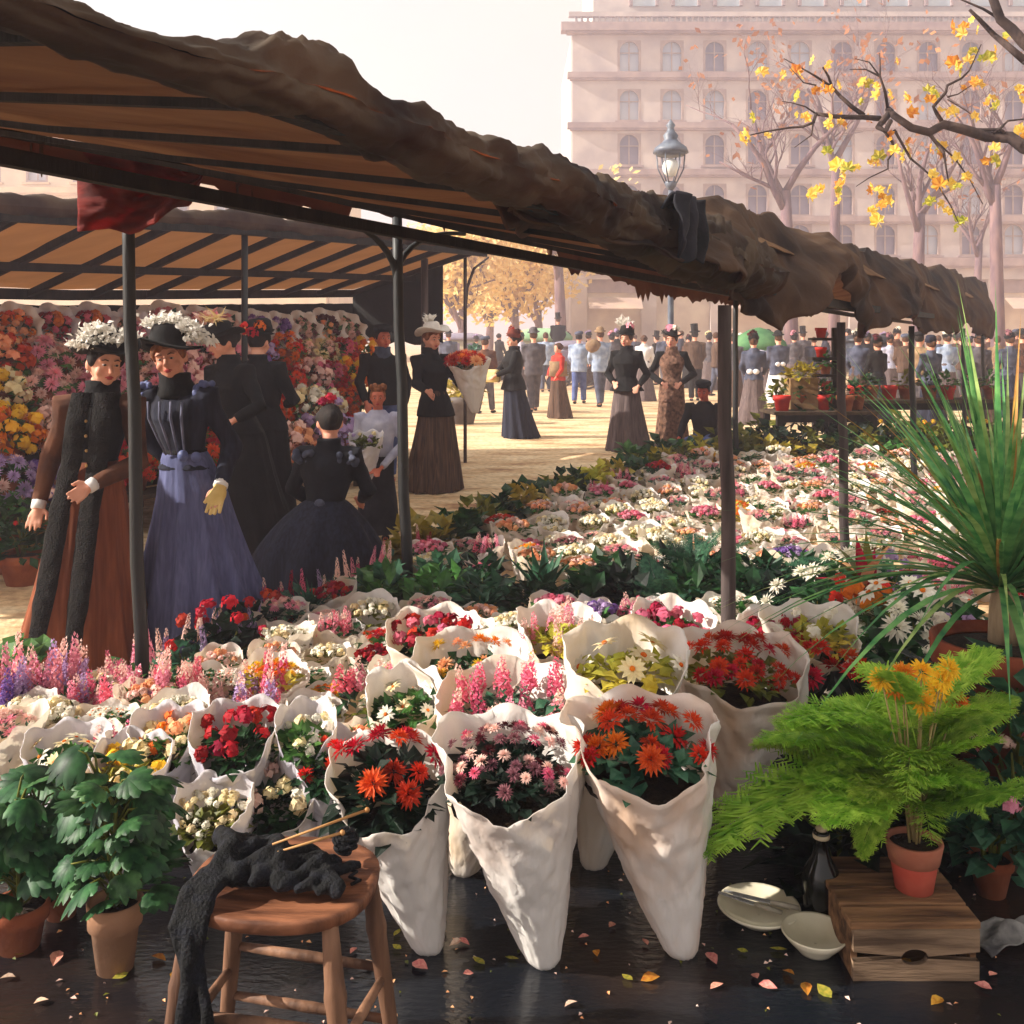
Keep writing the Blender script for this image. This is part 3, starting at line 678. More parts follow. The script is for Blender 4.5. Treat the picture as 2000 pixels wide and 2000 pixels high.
# ------------------------------------------------------------------ flowers, leaves, paper
PAL = {'red': ((150, 12, 20), (214, 34, 36)), 'scarlet': ((196, 40, 20), (232, 84, 40)), 'crimson': ((120, 10, 34), (190, 30, 64)), 'pink': ((220, 118, 146), (242, 176, 188)),
       'rose': ((208, 78, 112), (236, 136, 158)), 'blush': ((236, 188, 176), (246, 216, 204)), 'white': ((232, 226, 206), (248, 244, 232)), 'cream': ((236, 214, 158), (248, 234, 196)),
       'yellow': ((232, 168, 20), (250, 212, 60)), 'orange': ((222, 96, 16), (246, 150, 40)), 'peach': ((236, 150, 100), (248, 196, 150)), 'purple': ((92, 58, 140), (150, 108, 180)),
       'lilac': ((160, 130, 184), (206, 180, 214)), 'mauve': ((112, 62, 78), (166, 112, 118)), 'maroon': ((58, 16, 26), (104, 34, 40))}
def pm(k): return M('petal_' + k, PAL[k][0], PAL[k][1], 30, rough=.65, trans=.3, var=.18, spec=.25)
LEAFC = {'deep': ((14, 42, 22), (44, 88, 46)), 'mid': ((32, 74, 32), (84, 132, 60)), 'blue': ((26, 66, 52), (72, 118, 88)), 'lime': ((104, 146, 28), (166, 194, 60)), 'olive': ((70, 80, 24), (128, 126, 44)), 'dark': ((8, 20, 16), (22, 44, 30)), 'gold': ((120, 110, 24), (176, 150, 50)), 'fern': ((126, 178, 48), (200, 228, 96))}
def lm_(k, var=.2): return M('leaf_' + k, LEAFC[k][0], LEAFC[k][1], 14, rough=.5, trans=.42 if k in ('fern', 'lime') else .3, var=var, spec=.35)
terra = M('terracotta', (126, 62, 38), (168, 98, 64), 7, rough=.9, bump=.25); terra_pale = M('terracotta_pale', (150, 110, 84), (176, 132, 100), 5, rough=.9, bump=.25)
soil = M('soil', (22, 16, 12), (56, 42, 30), 30, rough=1, bump=.6)
def paper_m(nm, stain_or_shade, amt):
    return M(nm, stain_or_shade, (240, 236, 234), 3.2, rough=.85, bump=.5, trans=.28, tcol=(240, 226, 200), var=.05, lo=.30 - amt * .0, hi=.30 + amt, detail=7, stretch=(1, 1, .55), spec=.2)
PAPER = [paper_m('paper_white', (214, 192, 180), .22), paper_m('paper_warm', (212, 164, 118), .26), paper_m('paper_cream', (222, 192, 150), .24), paper_m('paper_cool', (176, 172, 204), .3)]  # last one carries lilac shade in its colour; the others warm stains

def leaf_quads(mb, p, d, up, L, W, fold=.25, droop=.2, n=2):
    """one leaf blade: two folded strips"""
    d = d.normalized(); s = d.cross(up)
    if s.length < 1e-3: s = d.cross(Vector((1, 0, 0)))
    s.normalize(); u = s.cross(d)
    prof = [0, .8, 1, .62, 0] if n > 2 else [0, 1, .0]
    k = len(prof) - 1; vs = []
    for i, w_ in enumerate(prof):
        t = i / k; c = p + d * (L * t) - u * (droop * L * t * t)
        vs += [c - s * W * w_ + u * fold * W * w_, c, c + s * W * w_ + u * fold * W * w_]
    fs = []
    for i in range(k): a = i * 3; fs += [(a, a + 1, a + 4, a + 3), (a + 1, a + 2, a + 5, a + 4)]
    return mb.add(vs, fs)
def rdir(rg, zmin=-.2, zmax=1.0):
    z = rg.uniform(zmin, zmax); a = rg.uniform(0, 6.283); q = math.sqrt(max(0, 1 - z * z)); return Vector((q * math.cos(a), q * math.sin(a), z))
def mum_mesh(nm, mat, seed, petals=(15, 13, 9, 6), shag=.15):
    rg = random.Random(seed); m = MB()
    for k, n in enumerate(petals):
        el = (.12, .5, .9, 1.3)[k]
        for i in range(n):
            a = 6.283 * (i + .5 * (k % 2)) / n + rg.uniform(-.15, .15); e = el + rg.uniform(-shag, shag)
            d = Vector((math.cos(a) * math.cos(e), math.sin(a) * math.cos(e), math.sin(e)))
            leaf_quads(m, d * .18, d, Vector((0, 0, 1)) if e < 1.1 else Vector((1, 0, .2)), (1, .92, .8, .62)[k] * .85, .13, .5, .25 if k < 2 else -.05)
    return m.mesh(nm, mat, False)
def ball_bloom(nm, mat, seed, n=22):
    rg = random.Random(seed); m = MB()
    for i in range(n):
        d = rdir(rg, -.3, 1); t = d.cross(rdir(rg, -1, 1)).normalized(); b2 = d.cross(t)
        c = d * rg.uniform(.5, .95); s = rg.uniform(.26, .42)
        m.add([c - t * s - b2 * s * .7, c + t * s - b2 * s * .8 + d * .1, c + t * s * .9 + b2 * s + d * .18, c - t * s + b2 * s * .8], [(0, 1, 2, 3)])
    return m.mesh(nm, mat, False)
def daisy_mesh(nm, mat, eye, seed, n=13):
    rg = random.Random(seed); m = MB()
    for i in range(n):
        a = 6.283 * i / n + rg.uniform(-.08, .08); e = rg.uniform(.05, .4)
        d = Vector((math.cos(a) * math.cos(e), math.sin(a) * math.cos(e), math.sin(e))); leaf_quads(m, d * .15, d, Vector((0, 0, 1)), .85, .2, .2, .25, 3)
    m.mi = 1; m.ball((0, 0, .12), (.2, .2, .13), 8, 5)
    return m.mesh(nm, [mat, eye], False)
def spike_mesh(nm, mat, seed, n=46, top=None):
    """a column of small florets, wide below and narrow above, height 1"""
    rg = random.Random(seed); m = MB()
    for i in range(n):
        t = i / n; a = i * 2.4 + rg.uniform(-.3, .3); r = .16 * (1 - .8 * t) + .02
        c = Vector((math.cos(a) * r, math.sin(a) * r, .18 + .8 * t)); d = Vector((math.cos(a), math.sin(a), rg.uniform(-.1, .7))).normalized()
        s = .085 * (1 - .6 * t) * rg.uniform(.8, 1.3); tt = d.cross(Vector((0, 0, 1))).normalized(); b2 = d.cross(tt)
        m.mi = 1 if (top and t > .66) else 0
        m.add([c - tt * s, c + b2 * s + d * s * .8, c + tt * s, c - b2 * s + d * s * .9], [(0, 1, 2, 3)])
        m.add([c - tt * s * .6 + d * s * .3, c + b2 * s * .5, c + tt * s * .6 + d * s * 1.1], [(0, 1, 2)])
    return m.mesh(nm, [mat, top] if top else mat, False)
def leaf_clump(nm, mat, seed, n, rad, h, L, W, zmin=-.1):
    rg = random.Random(seed); m = MB()
    for i in range(n):
        d = rdir(rg, zmin, 1); c = Vector((d.x * rad, d.y * rad, max(.0, d.z) * h)) * rg.uniform(.35, 1)
        dd = (d + rdir(rg, -.6, .6) * .7).normalized()
        leaf_quads(m, c, dd, Vector((0, 0, 1)) + rdir(rg, -.3, .3) * .4, L * rg.uniform(.6, 1.25), W * rg.uniform(.7, 1.2), .25, .3)
    return m.mesh(nm, mat, False)
BL = {}
def bloom(kind, col, v=0):
    key = (kind, col, v)
    if key not in BL:
        BL[key] = {'mum': lambda: mum_mesh('bloom', pm(col), 10 + v), 'ball': lambda: ball_bloom('bloom', pm(col), 20 + v),
                   'daisy': lambda: daisy_mesh('bloom', pm(col), pm('orange'), 30 + v), 'spike': lambda: spike_mesh('flower_spike', pm(col), 40 + v, top=pm('blush') if v % 2 else None)}[kind]()
    return BL[key]
CL = {}
def clump(col, v, n=46, L=.055, W=.02, rad=.13, h=.1):
    key = (col, v % 3, n, L, rad, h)
    if key not in CL: CL[key] = leaf_clump('foliage', lm_(col), 60 + v % 3, n, rad, h, L, W)
    return CL[key]

def crease(x, y, z):
    return 1 - 2.4 * abs(N(x, y, z))
def cone_mesh(seed, r=.17, H=.5, rb=.055, off=(0, 0), peak=.05, dip=.05, back=.06, stretch=1.0):
    """white paper wrapped round a bunch: narrow foot, wide uneven mouth, creased sides"""
    rg = random.Random(seed); m = MB(); seg = 80; n = 30; p1, p2 = rg.uniform(0, 6), rg.uniform(0, 6); sd = seed * 3.7
    def fn(i, a):
        t = i / n
        k = 1 + (.05 * math.sin(3 * a + p1 + 2.2 * t) + .03 * math.sin(5 * a + p2 - 3 * t)) * (.3 + t) + .06 * N(math.cos(a) * 1.6 + sd, math.sin(a) * 1.6, t * 3.0) + .065 * crease(math.cos(a) * 2.2 + sd, math.sin(a) * 2.2, t * 5 + a * .5) + .05 * crease(math.cos(a) * 4.5, math.sin(a) * 4.5 + sd, t * 13)
        dz = 0
        if t > .25:
            q = ((t - .25) / .75) ** 1.3
            dz = q * (peak * abs(math.cos(a)) ** 3 + (back * max(0, math.sin(a)) - dip * max(0, -math.sin(a)) ** 1.5) + .012 * math.sin(7 * a + p2))
        return k, dz
    a0 = rg.uniform(3.6, 5.6)
    fn0 = fn
    def fn(i, a):
        k, dz = fn0(i, a); q = ((a - a0 - .25 * i / n) % 6.283) / 1.1; return k + (.07 * (1 - q) if q < 1 else 0) * (.3 + .7 * i / n), dz + (.012 * (1 - q) if q < 1 else 0) * (i / n) ** 4
    rs = []
    for i in range(n + 1):
        t = i / n; tt = t ** .8; rr = rb + (r - rb) * (.8 * t + .2 * math.sin(t * math.pi / 2)) * (1 + .03 * t ** 8)
        if i == 0: rr *= .8
        rs.append((off[0] * (1 - t), off[1] * (1 - t), H * t, rr, rr * (stretch + (1 - stretch) * (1 - t))))
    m.rings(rs, seg, fn, True, False)
    # rim rolled a little outwards, and an inner skin so the paper has two sides
    return m.mesh('paper_wrap', PAPER, True)
def set_mat(me, m):
    c = me.copy(); c.materials.clear(); c.materials.append(m); return c

def wrapped(label, loc, r, H, cols, kind='mum', leaf='mid', seed=0, off=(0, 0), rb=.05, paper=0, nb=12, bs=.03, peak=.05, dip=.05, back=.07, lift=.02, cat='wrapped flowers', group=None, lleaf=(70, .055, .021), dome=.5, rz=0, spikeh=.16, cover=.95):
    """a bunch in a paper cone: paper_wrap, foliage, and every bloom"""
    rg = random.Random(seed); t = thing('wrapped_flowers', label, cat, loc, rz, group)
    pw = link('paper_wrap', set_mat(cone_mesh(seed, r, H, rb, off, peak, dip, back), PAPER[paper]), t); solidify(pw, .0018, 1)
    nl, L, W = lleaf
    fm = leaf_clump('foliage', lm_(leaf), seed + 1, int(nl * 2.6), r * .86, r * dome * .95, L * .85, W * .9, -.1)
    link('foliage', fm, t, (0, -.012, H - dip * 1.1 + lift))
    link('soil', MB().lathe([(r * .82, H - dip - .05), (r * .5, H - dip - .04), (.01, H - dip - .03)], 16, cap0=True, cap1=True).mesh('soil', soil), t)
    cols = cols if isinstance(cols, (list, tuple)) else [cols]
    nb = int(nb * 1.35)
    for i in range(nb):
        q = math.sqrt((i + .5) / nb) * cover; a = i * 2.4 + rg.uniform(-.4, .4); x, y = q * r * math.cos(a), q * r * math.sin(a)
        z = H - dip * (1.15 if y < 0 else .6) + lift + r * dome * math.sqrt(max(0, 1 - (q * .85) ** 2)) + rg.uniform(-.01, .012)
        c = rg.choice(cols)
        if kind == 'spike':
            link('flower_spike', bloom('spike', c, i % 4), t, (x, y, z - .07), (rg.uniform(-.25, .25), rg.uniform(-.25, .25), rg.uniform(0, 6)), (spikeh * .9, spikeh * .9, spikeh * rg.uniform(.8, 1.25)))
        else:
            nrm = Vector((x * 1.1, y * 1.1 - .03, r * .9)).normalized()
            link('bloom', bloom(kind, c, i % 3), t, (x, y, z), (nrm.to_track_quat('Z', 'Y') @ Quaternion((0, 0, 1), rg.uniform(0, 6))).to_euler(), bs * rg.uniform(.8, 1.2))
    return t
# ------------------------------------------------------------------ second stall: awning and stepped flower display across the aisle
tan_canvas = M('tan_canvas', (112, 84, 58), (150, 118, 84), scale=2.4, rough=.9, bump=.3, trans=.5, tcol=(196, 160, 124), detail=7, stretch=(.7, 2, 1))
def L2(y): return Vector((-7.24 + .53 * y, y, 0))
U2 = Vector((.53, 1, 0)).normalized(); N2 = Vector((-U2.y, U2.x, 0)); W2 = 2.05
def h2(y): return interp([(5, 2.37), (7, 2.44), (9, 2.55), (11, 2.62), (13, 2.66)], y)
def b2(y): return interp([(5, 1.95), (9, 2.02), (13, 2.2)], y)
st = thing('stall_awning', 'tan canvas stall awning with dark rafters over the stepped flower display on the left', 'awning', (-3, 9, 0))
def roof2(u, v):
    y = 4.6 + 8.4 * u; p = L2(y) + N2 * (W2 * v); ph = (y % .62) / .62
    return (p.x, p.y, h2(y) + .03 + (b2(y) - h2(y)) * v - .035 * math.sin(math.pi * ph) * math.sin(math.pi * v) + .015 * N(y * 2, v * 4, 2))
solidify(MB().grid(roof2, 120, 10).build('canvas_roof', tan_canvas, st, True, True), .006)
y = 4.65
while y < 13:
    a = L2(y) + Vector((0, 0, h2(y) - .03)); b_ = L2(y + .2) + N2 * W2 + Vector((0, 0, b2(y) - .03))
    MB().bar(a, b_, .05, .06).build('rafter', wood_dark, st, False, True); y += .62
poly('front_beam', [L2(y) + Vector((0, 0, h2(y) - .02)) for y in (4.6, 7, 9, 11, 13)], .06, .08, wood_dark, st)
poly('back_beam', [L2(y) + N2 * W2 + Vector((0, 0, b2(y) - .03)) for y in (4.6, 7, 9, 11, 13)], .08, .1, wood_dark, st)
poly('purlin', [L2(y) + N2 * W2 * .52 + Vector((0, 0, h2(y) * .48 + b2(y) * .52 - .075)) for y in (4.6, 7, 9, 11, 13)], .06, .07, wood_dark, st)
def roll2(u, v):
    y = 4.6 + 8.45 * u; a = 6.283 * v; L = N(y * 1.7, 3, 9) * .6 + N(y * 4.6, 6, 2) * .35 + N(y * 12, 6, 5) * .15
    H = .085 * (1 + .9 * L) * interp([(4, 1), (11.5, 1), (12.6, .6), (13, .25)], y)
    p = L2(y) + N2 * (.03 - .09 * math.cos(a)); f = 1 + .2 * N(y * 7, math.cos(a) * 2, math.sin(a) * 2)
    return (p.x, p.y, h2(y) + .05 + H * math.sin(a) * f * (1.1 if math.sin(a) > 0 else .9))
MB().grid(roll2, 220, 14).build('rolled_cloth', canvas_roll, st, True, True)
for y in (5.6, 9.2):
    p = L2(y) + N2 * .05; MB().tube([(p.x, p.y, 0), (p.x, p.y, h2(y))], .03, 8).build('post', post_black, st, True, True)
p = L2(12.45) + N2 * .5; MB().tube([(p.x, p.y, 0), (p.x, p.y, 2.55)], .045, 8).build('post', post_brown, st, True, True)
p = L2(12.8) + N2 * .15; MB().tube([(p.x, p.y, 0), (p.x, p.y, 2.62)], .022, 8).build('post', post_brown, st, True, True)
MB().tube([p + Vector((0, 0, 1.9)), p + U2 * .05 + Vector((0, 0, 2.2)), p + U2 * .22 + Vector((0, 0, 2.45)), p + U2 * .6 + Vector((0, 0, 2.62))], [.022, .02, .018, .012], 7).build('brace', post_brown, st, True, True)
back_m = M('dark_backcloth', (16, 18, 18), (34, 32, 32), 4, rough=.95, bump=.3)
def backc(u, v):
    y = 4.4 + 8.8 * u; p = L2(y) + N2 * (W2 + .05 + .03 * math.sin(y * 9)); return (p.x, p.y, 1.86 * v + (b2(y) - 1.98) * v * .8 + .012 * N(y * 6, 1, 1) * v)
solidify(MB().grid(backc, 90, 6).build('backcloth', back_m, st, True, True), .01)
def endc(u, v):
    p = L2(13.0) + N2 * (.62 + (W2 - .62) * u) + U2 * .02 * math.sin(u * 12); zt = h2(13) + (b2(13) - h2(13)) * ((.62 + (W2 - .62) * u) / W2); return (p.x, p.y, 1.5 + (zt - 1.5) * v + .03 * math.sin(u * 17) * (1 - v))
solidify(MB().grid(endc, 20, 6).build('end_cloth', back_m, st, True, True), .01)

ds = thing('display_steps', 'stepped wooden display carrying the bank of flowers under the tan awning', 'display stand', (-3, 9.4, 0))
STEP = [(.10, .34), (.42, .62), (.74, .9), (1.06, 1.16), (1.38, 1.38)]
plank_m = M('step_plank', (54, 42, 32), (86, 68, 50), 10, rough=.9, bump=.3, stretch=(1, 1, .3))
for o_, z in STEP:
    a = L2(5.2) + N2 * o_ + Vector((0, 0, z - .02)); b_ = L2(10.85 + (o_ - .1) * 1.25) + N2 * o_ + Vector((0, 0, z - .02))
    MB().bar(a, b_, .3, .035).build('shelf', plank_m, ds, False, True)
for y in (5.4, 7.2, 9.0, 10.8):
    for o_, z in STEP:
        p = L2(y) + N2 * (o_ + .06); MB().box((p.x, p.y, z / 2 - .02), (.05, .05, z - .04)).build('leg', plank_m, ds, False, True)

# bouquets: six in white paper frills of each tone, cut bunches below; colours follow the photograph's drifts
def bunch_proto(col, kind, seed, r=.17, leaf='mid', frill=None):
    """dome of blooms on its leaves, optionally in a scalloped paper frill"""
    rg = random.Random(seed); t = bpy.data.objects.new('flower_bunch', None); t.empty_display_size = .1
    link('foliage', leaf_clump('foliage', lm_(leaf), seed, 40, r * .95, r * .7, .09, .03, -.3), t)
    n = 20
    for i in range(n):
        d = rdir(rg, -.15, 1); a = i * 2.4; z = 1 - (i + .5) / n * 1.1; q = math.sqrt(max(0, 1 - z * z)); d = Vector((q * math.cos(a), q * math.sin(a), z))
        c = rg.choice(col)
        link('bloom', bloom(kind, c, i % 3), t, d * r * rg.uniform(.85, 1.02), (d.to_track_quat('Z', 'Y')).to_euler(), r * .3 * rg.uniform(.7, 1.25))
    if frill is not None:
        m = MB()
        m.rings([(0, 0, -.16, .04, .04), (0, 0, -.06, r * .7, r * .7), (0, 0, .02, r * 1.15, r * 1.15), (0, 0, .07, r * 1.5, r * 1.5)], 48,
                lambda i, a: (1 + (.13 * abs(math.sin(a * 4.5)) - .05 + .05 * math.sin(a * 11)) * (i / 3), .03 * math.sin(a * 9) * (i / 3)), True)
        solidify(link('paper_frill', m.mesh('paper_frill', PAPER[frill], True), t), .004)
    else:
        link('pot', MB().lathe([(r * .45, -r * 1.3), (r * .62, -r * .3), (r * .66, -r * .1)], 12).mesh('pot', terra), t)
    return t
def place_bunch(proto, loc, rot, label, sc=1.0, used=set()):
    if proto.name in used: o = copy_tree(proto)
    else: o = proto; C.objects.link(o); used.add(proto.name)
    o.location = loc; o.rotation_euler = rot; o.scale = (sc,) * 3
    return tag(o, label, 'flower bunch', 'flower bunches banked on the display steps')
def colour_at(X, Y):
    """drift colours read off the photograph"""
    tab = [(40, 680, ['scarlet', 'orange', 'peach']), (110, 680, ['rose', 'orange', 'crimson']), (30, 770, ['yellow', 'cream']), (90, 780, ['pink', 'blush']), (110, 720, ['pink', 'blush']), (40, 820, ['white', 'peach']),
           (25, 880, ['orange', 'yellow']), (100, 880, ['blush', 'peach']), (60, 930, ['lilac', 'purple']), (20, 960, ['lilac', 'blush']), (270, 720, ['pink', 'blush']), (275, 850, ['red', 'scarlet']), (150, 850, ['red', 'rose']), (230, 850, ['scarlet', 'red']), (375, 700, ['blush', 'pink']), (390, 850, ['red', 'scarlet']),
           (550, 700, ['orange', 'scarlet']), (610, 710, ['blush', 'cream']), (660, 720, ['rose', 'red']), (690, 745, ['yellow', 'orange']), (550, 750, ['red', 'scarlet']), (620, 760, ['rose', 'blush']), (640, 790, ['cream', 'white']), (560, 810, ['red', 'scarlet']),
           (600, 850, ['lilac', 'mauve']), (580, 880, ['peach', 'blush']), (690, 790, ['orange', 'scarlet']), (520, 660, ['lilac', 'purple']), (570, 650, ['mauve', 'blush']), (640, 650, ['peach', 'maroon']), (680, 650, ['mauve', 'blush'])]
    return min(tab, key=lambda q: (q[0] - X) ** 2 + (q[1] - Y) ** 2)[2]
PB = {}
NAMES = {'scarlet': 'scarlet', 'crimson': 'crimson', 'yellow': 'yellow', 'rose': 'rose pink', 'pink': 'pink', 'white': 'white', 'orange': 'orange', 'blush': 'blush pink', 'lilac': 'lilac', 'red': 'red', 'cream': 'cream', 'maroon': 'dark maroon', 'mauve': 'mauve', 'peach': 'peach', 'purple': 'purple'}
rowname = ['on the lowest step', 'on the second step', 'on the third step', 'on the fourth step']
rg = random.Random(77); seen = {}
for ri, (o_, z) in enumerate(STEP):
    y = 6.5 + .2 * (ri % 2)
    while y < 10.8 + (o_ - .1) * 1.25:
        top = ri == 4
        p = L2(y) + N2 * (o_ + rg.uniform(-.05, .05)); zc = z + (.2 if not top else .26) + rg.uniform(-.02, .04)
        X = 1000 + p.x / p.y * 2000; Y = 655 - (zc - EYE) / p.y * 2000
        cols = colour_at(X, Y); key = (tuple(cols), top)
        if key not in PB:
            sd = len(PB) * 13 + 5
            PB[key] = bunch_proto(cols, 'ball' if len(PB) % 3 else 'mum', sd, .2 if not top else .16, rg.choice(['mid', 'deep', 'blue']), (0 if rg.random() < .6 else 3) if top else None)
        side = 'left end' if X < 110 else ('behind the women' if X < 520 else 'right of the dark hats')
        lab = f"{NAMES[cols[0]]} and {NAMES[cols[1]]} bunch " + ('in paper frill, top step' if top else rowname[ri]) + ', ' + side
        rot = (-.9 if top else -.62 + rg.uniform(-.1, .1), rg.uniform(-.15, .15), 0)
        face = Vector((.75, -.66, 0)) if top else None
        ang = math.atan2(-p.x, p.y) * -1
        o = place_bunch(PB[key], (p.x, p.y, zc), (R(62) if top else R(34), 0, R(28) + rg.uniform(-.2, .2)), lab, rg.uniform(.9, 1.12))
        y += .33 if not top else .37
# ------------------------------------------------------------------ people
skin_m = M('skin', (206, 138, 112), (226, 164, 138), 6, rough=.55, var=.04); skin_ruddy = M('skin_ruddy', (176, 88, 64), (206, 120, 92), 6, rough=.6)
eye_w = M('eye_white', (176, 158, 148)); eye_d = M('eye_dark', (30, 20, 18), rough=.3); lip_m = M('lips', (168, 58, 58)); brow_m = M('brow', (70, 42, 30))
hair_b = M('brown_hair', (52, 32, 22), (92, 58, 36), 30, stretch=(1, 1, .3), bump=.4); hair_d = M('dark_hair', (16, 13, 12), (40, 30, 26), 30, stretch=(1, 1, .3), bump=.4); hair_r = M('auburn_hair', (90, 48, 26), (150, 92, 54), 30, bump=.4)
def cloth(nm, a, b, **k): return M(nm, a, b, k.pop('scale', 7), rough=k.pop('rough', .92), bump=k.pop('bump', .3), var=0, **k)
black_w = cloth('black_wool', (5, 5, 6), (20, 18, 20)); navy = cloth('navy_wool', (12, 13, 22), (40, 42, 60), stretch=(6, 6, .3), lo=.25, hi=.75, detail=2, bump=.05); brown_w = cloth('brown_wool', (58, 32, 22), (96, 58, 38))
rust_sk = cloth('russet_skirt', (106, 54, 32), (136, 76, 48), stretch=(9, 9, .12), lo=.25, hi=.75, detail=2, bump=.05); blue_sk = cloth('blue_skirt', (72, 76, 112), (100, 104, 142), stretch=(9, 9, .12), lo=.25, hi=.75, detail=2, bump=.05)
grey_sk = cloth('grey_skirt', (62, 52, 54), (112, 96, 94), stretch=(9, 9, .15), lo=.25, hi=.75, detail=2, bump=.05); umber_sk = cloth('umber_skirt', (38, 28, 26), (104, 78, 62), stretch=(9, 9, .15), lo=.25, hi=.75, detail=2, bump=.05); inky = cloth('inky_skirt', (10, 12, 19), (38, 42, 62), stretch=(9, 9, .15), lo=.25, hi=.75, detail=2, bump=.05)
grey_w = cloth('grey_suit', (64, 60, 66), (96, 90, 94)); bluesm = cloth('blue_smock', (118, 132, 158), (160, 172, 190)); blue_tr = cloth('blue_trousers', (52, 66, 112), (86, 100, 146)); slate_w = cloth('slate_coat', (48, 52, 68), (84, 88, 106))
tan_w = cloth('tan_coat', (112, 88, 66), (150, 122, 92)); fur_m = cloth('brown_fur', (74, 48, 38), (138, 102, 84), scale=24, bump=.8); red_w = cloth('red_blouse', (150, 34, 28), (196, 62, 48)); white_w = cloth('white_linen', (206, 202, 206), (232, 228, 224)); lilac_w = cloth('lilac_linen', (148, 148, 172), (190, 188, 202))
feather_w = M('white_feather', (214, 208, 198), (246, 242, 234), 20, rough=.8, trans=.3); feather_p = M('pink_feather', (214, 110, 120), (246, 216, 190), 9, rough=.8, trans=.3); glove_y = M('yellow_glove', (206, 172, 98), (228, 200, 134), 9, rough=.7); parcel_m = M('yellow_parcel', (206, 178, 108), (226, 204, 146), 6, rough=.8)

